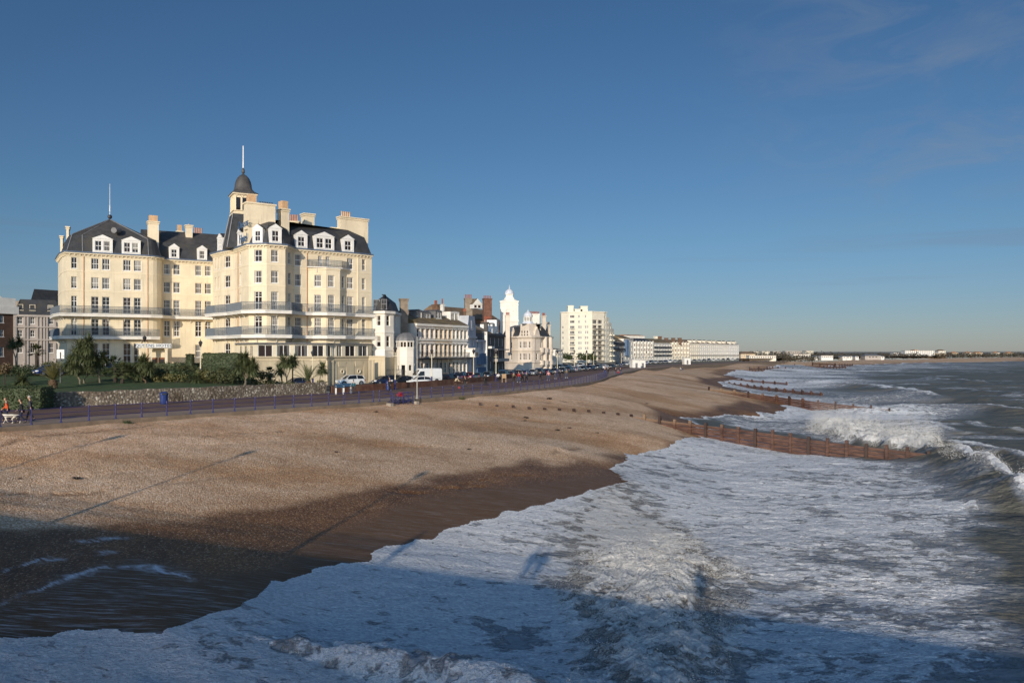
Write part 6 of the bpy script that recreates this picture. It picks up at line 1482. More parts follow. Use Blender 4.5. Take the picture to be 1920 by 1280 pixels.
# flint wall
m, t, b = newmat('flint')
P0 = t.pos(); v = t.voro(P0, 4.5, out='Color'); sp = t.n.new('ShaderNodeSeparateColor'); t.link(v, sp.inputs[0]); vd = t.voro(P0, 4.5)
c = t.ramp(sp.outputs[0], [(.15, (.13, .105, .08)), (.45, (.25, .205, .15)), (.75, (.36, .30, .22)), (.95, (.62, .56, .46))]); c = t.mix(t.smooth(vd, .3, .7), c, (.17, .135, .10))
c = t.mix(t.smooth(t.noise(P0, .4, 4), .45, .7), c, t.mix(1.0, c, (.6, .55, .48), 'MULTIPLY')); t.link(c, b.inputs['Base Color']); b.inputs['Roughness'].default_value = .9
t.link(t.bump(t.math('MULTIPLY', vd, -1.0), .6, .12), b.inputs['Normal'])
def wall_run(pts, h, th, m, name, label, cap=None, jag=0.0, z=GZ):
    mb = MB(); r = random.Random(3); q = fray([(p[0], p[1]) for p in pts], .5, 0, 1)
    q2 = offset_line(q, th); top = [(h + r.uniform(-jag, jag)) for _ in q]
    for i in range(len(q) - 1):
        a, b, c, d = q[i], q[i + 1], q2[i + 1], q2[i]; za, zb = z + top[i], z + top[i + 1]
        mb.quad((*a, z - .3), (*b, z - .3), (*b, zb), (*a, za)); mb.quad((*d, z - .3), (*d, za), (*c, zb), (*c, z - .3)); mb.quad((*a, za), (*b, zb), (*c, zb), (*d, za))
    for i in (0, -1): mb.quad((*q[i], z - .3), (*q2[i], z - .3), (*q2[i], z + top[i]), (*q[i], z + top[i]))
    x, y = pts[len(pts) // 2][:2]; o = mb.obj(name, m); return tag(o, label, 'wall')
wall_run(WALLB[2:], 1.42, .45, M['flint'], 'flint_wall', 'rough flint wall holding up the garden beside the promenade', jag=.07)
lw = [ko(px_, 19.0)[0] for px_ in (622, 660, 700, 760, 820, 880, 930, 980, 1020, 1056, 1090, 1112)]
wall_run(lw[:6], .85, .35, M['brick_wall'], 'brick_wall', 'low red brown brick wall between promenade and parked cars, nearer half'); wall_run(lw[5:], .85, .35, M['brick_wall'], 'brick_wall', 'low brown wall along the far half of the parked cars')

# ---------------------------------------------------------------- blue railing along the beach edge
def railing(p_from, p_to, label, group=None, step=2.05):
    pts = [ko(px_, .25)[0] for px_ in np.linspace(p_from, p_to, 40)]
    x0, y0 = pts[0]; t_ = thing('railing', label, 'railing', (x0, y0, GZ + .09), 0, group)
    seg = [math.hypot(b[0] - a[0], b[1] - a[1]) for a, b in zip(pts[:-1], pts[1:])]; tot = sum(seg); n = max(1, int(tot / step)); P = []
    for k in range(n + 1):
        s_ = tot * k / n; i = 0
        while i < len(seg) - 1 and s_ > seg[i]: s_ -= seg[i]; i += 1
        f_ = min(1, s_ / seg[i]); P.append((pts[i][0] + (pts[i + 1][0] - pts[i][0]) * f_ - x0, pts[i][1] + (pts[i + 1][1] - pts[i][1]) * f_ - y0))
    pm = MB(); pm.tube((0, 0, 0), (0, 0, 1.12), .05, .045, 6); pm.tube((0, 0, 0), (0, 0, .12), .1, .06, 6); pm.ball((0, 0, 1.15), .065, 6)
    for z in (.35, .72, 1.08): pm.ball((0, 0, z), .07, 6)
    me = pm.mesh('post', M['rail_blue'])
    for p in P: link_mesh('post', me, t_, (*p, 0))
    for z in (.35, .72, 1.08):
        mb = MB(); mb.path([(*p, z) for p in P], .024, 5); mb.obj('rail', M['rail_blue'], t_)
    return t_
railing(-60, 700, 'blue three rail fence along the beach from the left edge to the cycle rack')
railing(712, 733, 'short blue railing section just left of the cycle rack')
railing(788, 1138, 'blue railing along the far promenade right of the tall pale pole')
# posts and lamps
def lamp(px, py, h, label, lantern=True, dark=False, off=None):
    x, y, z = prom(px, py) if off is None else (*ko(px, off)[0], GZ)
    t_ = thing('street_lamp', label, 'street lamp', (x, y, z), 0, 'cream lamp posts along the seafront')
    mb = MB(); mb.lathe([(.2, 0), (.2, .15), (.13, .25), (.12, 1.2), (.15, 1.3), (.09, 1.4)], (0, 0), 8); mb.obj('base', M['rail_blue'], t_)
    mb = MB(); mb.lathe([(.085, 1.38), (.1, 1.6), (.075, 1.7), (.055, h - .75), (.1, h - .7), (.06, h - .62)], (0, 0), 8); mb.box(-.4, .4, -.03, .03, h - 1.15, h - 1.1); mb.obj('post', M['lamp_cream'], t_)
    mb = MB(); mb.lathe([(.09, h - .62), (.26, h - .12), (.28, h - .1)], (0, 0), 6, 0); mb.lathe([(.31, h - .1), (.2, h + .08), (.06, h + .18), (.03, h + .4)], (0, 0), 6, 1); mb.obj('lantern', [M['glass_pale'], M['dark_iron']], t_)
    return t_
lamp(741, 730, 5.9, 'nearest cream lamp post with blue base, just left of the white van'); lamp(809.5, 722, 5.6, 'cream lamp post rising behind the white van'); lamp(888, 716.5, 5.6, 'cream lamp post in front of the grey blue house'); lamp(930, 715, 5.6, 'cream lamp post in front of the dark balconied houses')
lamp(1045, 702, 5.6, 'cream lamp post in the gap right of the corner mansion'); lamp(1077, 697, 5.6, 'cream lamp post before the left half of the apartment block'); lamp(1100, 694, 5.6, 'cream lamp post before the middle of the apartment block'); lamp(1113, 692.5, 5.4, 'cream lamp post before the balconies of the apartment block'); lamp(1165, 688, 5.6, 'cream lamp post near the dark fronted distant hotel'); lamp(1212, 683, 5.4, 'cream lamp post beside the white beach huts')
for px_, D_, h, lb in ((376, 105, 4.9, 'cream lamp post with black lantern in the hotel garden'), (586.5, 108, 5.0, 'cream lamp post with blue base before the terrace base wall'), (271, 104, 5.4, 'slim lamp post in front of the hotel name board')):
    t_ = lamp(376, 740, h, lb); t_.location = gpt(px_, D_)
x, y = ko(782, .5)[0]; mb = MB(); mb.lathe([(.075, 0), (.06, 1), (.045, 6.9), (.06, 6.95), (.03, 7.1)], (0, 0), 8); mb.lathe([(.16, 0), (.16, .2), (.1, .25)], (0, 0), 8); tag(mb.obj('pole', mat('pole_grey', (.42, .39, .34), .6, .1, 2), None, (x, y, GZ)), 'tall thin pale pole at the beach edge right of the cycle rack', 'pole')
# bin
def part_bin(px, py, label):
    x, y, z = prom(px, py); t_ = thing('litter_bin', label, 'bin', (x, y, z), .5)
    mb = MB(); mb.lathe([(.30, 0), (.36, .05), (.40, .9), (.42, .95)], (0, 0), 10); mb.obj('body', M['bin_blue'], t_)
    mb = MB(); mb.lathe([(.44, .95), (.42, 1.12), (.3, 1.25), (.05, 1.3)], (0, 0), 10); o = mb.obj('hood', M['bin_blue'], t_); mb = MB(); mb.box(-.22, .22, -.44, -.3, .98, 1.14); mb.obj('opening', M['dark_iron'], t_)
part_bin(307.5, 757.5, 'blue litter bin against the flint wall'); part_bin(728.5, 731, 'dark blue litter bin behind the person in black')
# information boards
for px_, py_, lb in ((637, 739, 'sloping blue information board on white post, nearer of the pair'), (650, 737.5, 'sloping blue information board beside the person in teal')):
    x, y, z = prom(px_, py_); t_ = thing('information_board', lb, 'information board', (x, y, z), .35)
    mb = MB(); mb.loft([[(-.6, -.22, .9), (.6, -.22, .9), (.6, .22, 1.3), (-.6, .22, 1.3)], [(-.6, -.17, .83), (.6, -.17, .83), (.6, .27, 1.23), (-.6, .27, 1.23)]]); mb.obj('panel', mat('board_blue', (.035, .075, .13), .4, .2, 4), t_)
    for e in (-.48, .48):
        mb = MB(); mb.box(e - .09, e + .09, -.09, .09, 0, 1.05); mb.obj('post', M['white_paint'], t_)
# sign board seen from behind on its post
g = gpt(113.5, 96); t_ = thing('sign', 'square white sign on a post in the shaded garden', 'sign', g, .2)
mb = MB(); mb.box(-.42, .42, -.03, .03, 2.9, 4.0); mb.obj('panel', M['white_trim'], t_); mb = MB(); mb.tube((0, -.06, 0), (0, -.06, 3.7), .06, n=6); mb.obj('post', M['lead'], t_)
# cycle rack and bicycles
def bike_mesh():
    fr, w = MB(), MB()
    for x in (-.52, .52):
        w.path([(x + .34 * math.cos(a), 0, .34 + .34 * math.sin(a)) for a in np.linspace(0, 2 * PI, 15)], .022, 4, caps=False)
        for a in np.linspace(0, PI, 6)[:-1]: w.tube((x + .33 * math.cos(a), 0, .34 + .33 * math.sin(a)), (x - .33 * math.cos(a), 0, .34 - .33 * math.sin(a)), .006, n=3)
    for a, b in (((-.52, 0, .34), (-.15, 0, .32)), ((-.15, 0, .32), (-.28, 0, .85)), ((-.52, 0, .34), (-.26, 0, .78)), ((-.26, 0, .78), (.36, 0, .82)), ((-.15, 0, .32), (.38, 0, .72)), ((.34, 0, .92), (.52, 0, .34))): fr.tube(a, b, .022, n=5)
    fr.tube((.33, 0, .92), (.30, 0, 1.02), .02, n=5); fr.path([(.24, -.28, 1.02), (.32, -.1, 1.03), (.32, .1, 1.03), (.24, .28, 1.02)], .018, 5)
    fr.loft([[(-.42, -.08, .88), (-.42, .08, .88), (-.42, .05, .93), (-.42, -.05, .93)], [(-.14, -.03, .88), (-.14, .03, .88), (-.14, .02, .92), (-.14, -.02, .92)]])
    return fr, w
mat('bike_dark', (.03, .03, .045), .4, .2, 3); mat('bike_blue', (.03, .06, .25), .4, .2, 3); mat('tyre', (.02, .02, .02), .8, .1, 3); mat('red_cloth', (.36, .02, .02), .7, .15, 3)
fr, w = bike_mesh(); wm_ = w.mesh('wheel', M['tyre']); fms = [fr.mesh('frame', M['bike_dark']), fr.mesh('frame', M['bike_blue'])]
def bicycle(loc, rz, label, k):
    t_ = thing('bicycle', label, 'bicycle', loc, rz); link_mesh('frame', fms[k], t_); link_mesh('wheels', wm_, t_); return t_
(xa, ya), d = ko(737, -1.1); (xb, yb), d = ko(774, -1.1); rz = math.atan2(yb - ya, xb - xa); L = math.hypot(xb - xa, yb - ya)
t_ = thing('cycle_rack', 'blue railed cycle rack stepping out over the shingle', 'cycle rack', (xa, ya, 5.2), rz)
for x_ in np.linspace(0, L, 5): mb = MB(); mb.tube((x_, 0, -.25), (x_, 0, 1.5), .05, n=6); mb.obj('post', M['rail_blue'], t_)
for z in (.55, 1.0, 1.42): mb = MB(); mb.tube((0, 0, z), (L, 0, z), .03, n=5); mb.tube((0, 0, z), (0, 1.3, z), .03, n=5); mb.tube((L, 0, z), (L, 1.3, z), .03, n=5); mb.obj('rail', M['rail_blue'], t_)
mb = MB(); mb.box(-.7, -.25, -.3, .3, -.5, .45); mb.box(L + .25, L + .7, -.3, .3, -.5, .45); mb.box(-.25, L + .25, -.15, 1.0, -.5, .02); mb.obj('plinth', M['concrete'], t_)
for i, lb in enumerate(('dark bicycle at the left end of the cycle rack', 'blue bicycle with red bag second in the cycle rack', 'dark bicycle in the middle of the cycle rack', 'blue bicycle at the right end of the cycle rack')):
    f_ = .16 + i * .22; c = (xa + (xb - xa) * f_ + .45 * -math.sin(rz), ya + (yb - ya) * f_ + .45 * math.cos(rz), 5.24); o = bicycle(c, rz + (.15, -.1, .2, -.2)[i], lb, i % 2)
    if i == 1: mb = MB(); mb.loft([[(.2, -.25, 1.0), (.6, -.25, 1.0), (.6, .25, 1.0), (.2, .25, 1.0)], [(.15, -.3, 1.25), (.62, -.3, 1.3), (.62, .3, 1.3), (.15, .3, 1.25)], [(.25, -.2, 1.45), (.55, -.2, 1.45), (.55, .2, 1.45), (.25, .2, 1.45)]]); mb.obj('bag', M['red_cloth'], o)

# ---------------------------------------------------------------- cars
mat('car_glass', (.012, .014, .017), .06, .05, 1, spec=.7); mat('rim', (.45, .45, .46), .35, .1, 3, metal=.8); mat('lamp_clear', (.75, .75, .72), .15, .05, 3); mat('lamp_red', (.35, .01, .01), .2, .05, 3); mat('plate', (.75, .74, .65), .4, .05, 3); mat('trim_black', (.02, .02, .022), .6, .1, 3)
def carpaint(name, c):
    m, t, b = newmat(name); n = t.noise(t.pos(), 2.0, 4, .6); t.link(t.mix(n, tuple(k * .85 for k in c), c), b.inputs['Base Color']); b.inputs['Roughness'].default_value = .28; b.inputs['Coat Weight'].default_value = .6; b.inputs['Coat Roughness'].default_value = .06
for nm, c in (('car_white', (.78, .78, .77)), ('car_black', (.012, .012, .014)), ('car_navy', (.010, .018, .055)), ('car_blue', (.008, .025, .12)), ('car_grey', (.10, .105, .11)), ('car_silver', (.36, .37, .38)), ('car_teal', (.02, .055, .075)), ('car_red', (.34, .012, .012)), ('car_green', (.02, .04, .03))): carpaint(nm, c)
SHAPES = {  # length, width, height, belt, bonnet height, list of (x, z) roof line from windscreen foot to tail
    'hatch': (4.0, 1.75, 1.48, .93, .88, [(1.0, .93), (.35, 1.42), (-.5, 1.48), (-1.45, 1.38), (-1.9, .98)]),
    'saloon': (4.6, 1.8, 1.44, .92, .88, [(.95, .92), (.2, 1.40), (-.7, 1.44), (-1.25, 1.32), (-1.85, .98)]),
    'estate': (4.6, 1.8, 1.50, .93, .88, [(1.05, .93), (.3, 1.44), (-1.2, 1.50), (-1.95, 1.42), (-2.2, 1.0)]),
    'suv': (4.65, 1.85, 1.70, 1.05, 1.02, [(1.15, 1.05), (.4, 1.62), (-.9, 1.70), (-1.9, 1.58), (-2.2, 1.1)])}
def car_proto(shape, paint):
    """front towards +x"""
    L, Wd, Hh, belt, bon, roof = SHAPES[shape]; h = L / 2; w = Wd / 2
    r_ = thing('parked_car', 'car', 'car')
    prof = [(-h, .35, .62, .80), (-h + .06, .28, .78, .92), (-h + .35, .22, .86, belt + .03), (-h * .5, .2, .89, belt + .02), (0, .2, .90, belt), (roof[0][0], .2, .90, belt - .01), (h - .75, .22, .88, bon - .02), (h - .25, .26, .80, bon - .14), (h - .04, .32, .66, bon - .26), (h, .38, .58, bon - .34)]
    mb = MB(); rings = []
    for x, zb, wk, zt_ in prof:
        ww = w * wk / .9; zm = zb + (zt_ - zb) * .55
        rings.append([(x, -ww * .93, zb), (x, -ww, zm * .8), (x, -ww, zm), (x, -ww * .93, zt_ - .05), (x, -ww * .82, zt_), (x, ww * .82, zt_), (x, ww * .93, zt_ - .05), (x, ww, zm), (x, ww, zm * .8), (x, ww * .93, zb)])
    mb.loft(rings, 0)
    wx = (h - .85, -h + .82); wr = .32 if shape != 'suv' else .36
    for x in wx:
        for s_ in (-1, 1): mb.path([(x, s_ * (w - .12), wr), (x, s_ * (w + .005), wr)], wr + .05, 14, 1)
    # roof and pillars
    rr = []
    for x, z in roof[1:-1]:
        k = w * .70; rr.append([(x, -k, z - .05), (x, -k + .06, z), (x, k - .06, z), (x, k, z - .05)])
    mb.loft([[(p[0], p[1], p[2]) for p in r] for r in rr], 0)
    f0, f1, e0, e1 = roof[0], roof[1], roof[-1], roof[-2]; 
    for s_ in (-1, 1):
        kb, kt = w * .86, w * .70
        mb.tube((f0[0], s_ * kb, f0[1]), (f1[0], s_ * kt, f1[1] - .03), .045, n=4); mb.tube((e0[0], s_ * kb, e0[1]), (e1[0], s_ * kt, e1[1] - .03), .07, n=4); xm = (f1[0] + e1[0]) / 2 - .1
        mb.tube((xm, s_ * kb, belt), (xm, s_ * kt, roof[2][1] - .04), .035, n=4); mb.path([(x, s_ * (w * .70 + .01), z - .03) for x, z in roof[1:-1]], .035, 4)
    mb.obj('body', [M[paint], M['trim_black']], r_, smooth=False)
    g = MB(); rings = []
    for x, z in roof: rings.append([(x, -w * .84 + (0 if z < 1.2 else w * .16), z - .02), (x, w * .84 - (0 if z < 1.2 else w * .16), z - .02)])
    low = [[(x, -w * .84, belt - .02), (x, w * .84, belt - .02)] for x, z in roof]
    for i in range(len(roof) - 1):
        g.quad(rings[i][0], rings[i][1], rings[i + 1][1], rings[i + 1][0]); 
        for s_ in (0, 1): g.quad(low[i][s_], low[i + 1][s_], rings[i + 1][s_], rings[i][s_])
    g.obj('windows', M['car_glass'], r_)
    tm, rm = MB(), MB(); tm.path([(0, -.1, 0), (0, .1, 0)], wr, 14); rm.path([(0, -.112, 0), (0, .112, 0)], wr * .62, 10)
    tme, rme = tm.mesh('tyre', M['tyre']), rm.mesh('rim', M['rim'])
    for x in wx:
        for s_ in (-1, 1):
            o = link_mesh('wheel', tme, r_, (x, s_ * (w - .09), wr)); link_mesh('rim', rme, o)
    for s_ in (-1, 1):
        q = MB(); q.loft([[(h - .30, s_ * w * .86, bon - .30), (h - .30, s_ * w * .86, bon - .14), (h - .2, s_ * w * .55, bon - .14), (h - .2, s_ * w * .55, bon - .30)], [(h - .10, s_ * w * .80, bon - .30), (h - .14, s_ * w * .80, bon - .15), (h - .0, s_ * w * .55, bon - .17), (h + .02, s_ * w * .55, bon - .30)]]); q.obj('headlight', M['lamp_clear'], r_)
        q = MB(); q.box(-h - .01, -h + .25, *sorted((s_ * w * .62, s_ * w * .87)), .68, .86); q.obj('tail_light', M['lamp_red'], r_)
        q = MB(); q.box(roof[0][0] - .25, roof[0][0] - .08, *sorted((s_ * (w + .02), s_ * (w + .2))), belt + .0, belt + .13); q.obj('mirror', M[paint], r_)
    q = MB(); q.box(h - .02, h + .015, -.55, .55, .40, .56); q.obj('grille', M['trim_black'], r_); q = MB(); q.box(h + .005, h + .03, -.26, .26, .44, .54); q.obj('number_plate', M['plate'], r_)
    return r_
protos = {}
def car(px, D, shape, paint, ang, label, z=GZ - .02, group=None):
    x, y = at(px, D); k = (shape, paint)
    if k not in protos: o = protos[k] = car_proto(shape, paint); o.location = (x, y, z); o.rotation_euler = (0, 0, ang); o['label'] = label
    else: o = dup(protos[k], (x, y, z), ang, label)
    if group: o['group'] = group
    return o
FA = math.atan2(-.63, -.78)
car(656.5, 127.5, 'suv', 'car_white', FA, 'white sport utility car parked before the porthole wall'); car(719, 131, 'hatch', 'car_navy', FA, 'dark blue hatchback parked left of the nearest lamp post'); car(753, 132.5, 'saloon', 'car_black', FA - .05, 'black saloon parked between the nearest lamp post and the van')
car(786, 128, 'hatch', 'car_white', FA - .2, 'small white hatchback in front of the white van'); car(556, 121, 'hatch', 'car_navy', FA, 'dark hatchback half hidden by plants under the terrace base')
for px_, D_, lb in ((92, 107, 'blue hatchback under the palms at the left of the garden'), (140, 110, 'blue car glimpsed behind the short palm trunk'), (184, 112, 'blue car hidden behind the slim garden tree trunks')): g = gpt(px_, D_); car(px_, D_, 'hatch', 'car_blue', FA + .3, lb, g[2])
g = gpt(446, 112); car(446, 112, 'hatch', 'car_black', FA, 'black car in shade left of the bushy cabbage palm', g[2])
def tang(px, off=22): d = ko(px, off)[1]; return math.atan2(-d[1], -d[0])
row = [(843, 714.2, 'estate', 'car_black', 'black estate car just right of the white van'), (866, 712.8, 'suv', 'car_navy', 'dark tall car behind the person in the beige coat'), (881, 711.8, 'hatch', 'car_red', 'red hatchback beside the grey blue house'), (898, 711.3, 'saloon', 'car_teal', 'teal saloon in front of the pale blue house'), (914, 710, 'estate', 'car_grey', 'grey estate car left of the lamp by the dark houses'), (945, 708.3, 'suv', 'car_teal', 'dark teal tall car right of the lamp by the dark houses'),
       (958, 706.8, 'hatch', 'car_navy', 'navy hatchback behind the group on the promenade'), (972, 705.8, 'saloon', 'car_grey', 'grey saloon before the middle windows of the mansion'), (985, 704.9, 'estate', 'car_blue', 'blue estate car behind the person in red'), (999, 703.9, 'hatch', 'car_silver', 'silver hatchback below the right corner of the mansion'), (1012, 703, 'suv', 'car_black', 'black tall car below the bow balconies'), (1026, 702, 'saloon', 'car_navy', 'navy saloon behind the person in pink'),
       (1040, 700.8, 'hatch', 'car_grey', 'grey hatchback just left of the gap lamp post'), (1054, 699.2, 'estate', 'car_black', 'black estate car just right of the gap lamp post'), (1067, 697.7, 'suv', 'car_teal', 'teal tall car before the left edge of the apartment block'), (1081, 696.2, 'saloon', 'car_silver', 'silver saloon before the cream apartment block'), (1094, 695, 'hatch', 'car_black', 'black hatchback before the middle of the apartment block'), (1107, 693.8, 'estate', 'car_navy', 'navy estate car between two lamps by the apartment block'), (1121, 692.6, 'suv', 'car_grey', 'grey tall car before the apartment balconies'), (1134, 691.6, 'hatch', 'car_white', 'white hatchback at the seaward end of the apartment block'), (1146, 690.5, 'saloon', 'car_black', 'black saloon last in the row by the apartment block')]
for px_, py_, s_, c_, lb in row: D_ = 5.32 * F / (py_ - HY); car(px_, D_, s_, c_, tang(px_ + 60) + (PI if random.random() < .4 else 0), lb)
row2 = [(1049, 692.5, 'suv', 'car_black', 'black tall car in the back row under the gap houses'), (1062, 691, 'estate', 'car_grey', 'grey estate in the back row left of the apartment trees'), (1076, 690, 'hatch', 'car_silver', 'silver hatchback in the back row by the apartment trees'), (1089, 689, 'suv', 'car_white', 'white tall car under the apartment canopy'), (1104, 688, 'saloon', 'car_navy', 'navy saloon in the back row below the apartment balconies'), (1120, 687, 'hatch', 'car_black', 'black hatchback at the right of the back row')]
for px_, py_, s_, c_, lb in row2: D_ = 5.32 * F / (py_ - HY); car(px_, D_, s_, c_, tang(1120), lb)
cs = ['car_black', 'car_navy', 'car_white', 'car_grey', 'car_silver', 'car_black']
for i, px_ in enumerate(range(1158, 1385, 9)):
    D_ = 300 + (px_ - 1158) * .95; car(px_, D_, ('hatch', 'saloon', 'estate', 'suv')[i % 4], cs[(i * 7 + i // 3) % 6], tang(1385) + .2, 'tiny parked car in the distant row below the white terraces', group='distant parked cars below the white terraces')
# van
x, y = at(797, 136); t_ = thing('van', 'white high roofed panel van parked before the balconied terrace', 'van', (x, y, GZ - .02), FA - .12)
w = .98; prof = [(-2.75, .45, 2.45), (-2.7, .38, 2.55), (-.0, .36, 2.6), (1.05, .36, 2.55), (1.35, .36, 2.35), (2.05, .36, 1.32), (2.65, .4, 1.08), (2.8, .48, .85)]
mb = MB(); mb.loft([[(x_, -w * .96, zb), (x_, -w, zb + .2), (x_, -w, min(1.3, zt_ - .1)), (x_, -w * (.92 if zt_ > 1.5 else .95), zt_ - .1), (x_, -w * .8, zt_), (x_, w * .8, zt_), (x_, w * (.92 if zt_ > 1.5 else .95), zt_ - .1), (x_, w, min(1.3, zt_ - .1)), (x_, w, zb + .2), (x_, w * .96, zb)] for x_, zb, zt_ in prof]); 
for x_ in (1.9, -1.75):
    for s_ in (-1, 1): mb.path([(x_, s_ * (w - .12), .36), (x_, s_ * (w + .006), .36)], .42, 14, 1)
mb.obj('body', [M['car_white'], M['trim_black']], t_)
mb = MB(); mb.quad((1.99, -w * .78, 1.42), (1.99, w * .78, 1.42), (1.39, w * .74, 2.30), (1.39, -w * .74, 2.30)); mb.v = [(a + .03, b, c + .02) for a, b, c in mb.v]; mb.obj('windscreen', M['car_glass'], t_)
for s_ in (-1, 1):
    mb = MB(); mb.add([(.55, s_ * (w + .008), 1.35), (1.80, s_ * (w + .008), 1.35), (1.35, s_ * (w * .945 + .008), 2.05), (.55, s_ * (w * .945 + .008), 2.1)], [(0, 1, 2, 3)]); mb.obj('side_window', M['car_glass'], t_)
    mb = MB(); mb.loft([[(2.45, s_ * w * .94, .78), (2.45, s_ * w * .94, 1.0), (2.5, s_ * w * .6, 1.0), (2.5, s_ * w * .6, .78)], [(2.72, s_ * w * .92, .78), (2.62, s_ * w * .92, 1.02), (2.8, s_ * w * .6, .95), (2.84, s_ * w * .6, .78)]]); mb.obj('headlight', M['lamp_clear'], t_)
    mb = MB(); mb.box(1.55, 1.75, *sorted((s_ * (w + .02), s_ * (w + .24))), 1.35, 1.7); mb.obj('mirror', M['trim_black'], t_); mb = MB(); mb.box(-2.5, .3, *sorted((s_ * (w - .01), s_ * (w + .012))), .78, .84); mb.obj('side_strip', M['trim_black'], t_)
tm, rm = MB(), MB(); tm.path([(0, -.11, 0), (0, .11, 0)], .36, 14); rm.path([(0, -.122, 0), (0, .122, 0)], .21, 10); tme, rme = tm.mesh('tyre', M['tyre']), rm.mesh('rim', M['rim'])
for x_ in (1.9, -1.75):
    for s_ in (-1, 1): o = link_mesh('wheel', tme, t_, (x_, s_ * (w - .1), .36)); link_mesh('rim', rme, o)
mb = MB(); mb.box(2.78, 2.83, -.5, .5, .55, .8); mb.obj('grille', M['trim_black'], t_)

# ---------------------------------------------------------------- people
mat('skin', (.50, .29, .20), .6, .08, 4); mat('skin_tan', (.42, .23, .15), .6, .08, 4)
cloth_cols = dict(orange=(.55, .085, .022), black=(.012, .012, .014), navy=(.014, .018, .04), darkgrey=(.045, .045, .05), beige=(.52, .42, .27), teal=(.03, .13, .17), red=(.32, .02, .025), pink=(.62, .28, .27), jeans=(.05, .07, .14), khaki=(.16, .12, .07), white=(.7, .69, .66), brown=(.09, .05, .03), blue=(.02, .05, .22))
for k, c in cloth_cols.items(): mat('cloth_' + k, c, .9, .2, 5)
mat('hair_grey', (.34, .32, .30), .8, .2, 8); mat('hair_dark', (.03, .02, .015), .7, .2, 8); mat('hair_brown', (.10, .055, .03), .7, .2, 8); mat('shoe_black', (.015, .015, .015), .5, .1, 5); mat('shoe_white', (.7, .7, .68), .6, .1, 5)
def skin_mesh(name, V, E, R, root=0, sub=1, mats=()):
    me = bpy.data.meshes.new(name); me.from_pydata(V, E, []); o = bpy.data.objects.new(name, me); COL.objects.link(o)
    md = o.modifiers.new('skin', 'SKIN'); md.branch_smoothing = .6
    sv = me.skin_vertices[0].data
    for i, r in enumerate(R): sv[i].radius = (r, r) if isinstance(r, (int, float)) else r; sv[i].use_root = (i == root)
    sb = o.modifiers.new('sub', 'SUBSURF'); sb.levels = sub; sb.render_levels = sub
    dg = bpy.context.evaluated_depsgraph_get(); dg.update(); r_ = bpy.data.meshes.new_from_object(o.evaluated_get(dg)); r_.name = name
    bpy.data.objects.remove(o); bpy.data.meshes.remove(me)
    r_.materials.clear()
    for k in mats: r_.materials.append(k)
    r_.polygons.foreach_set('use_smooth', [True] * len(r_.polygons)); r_.update()
    return r_
POSES = {}
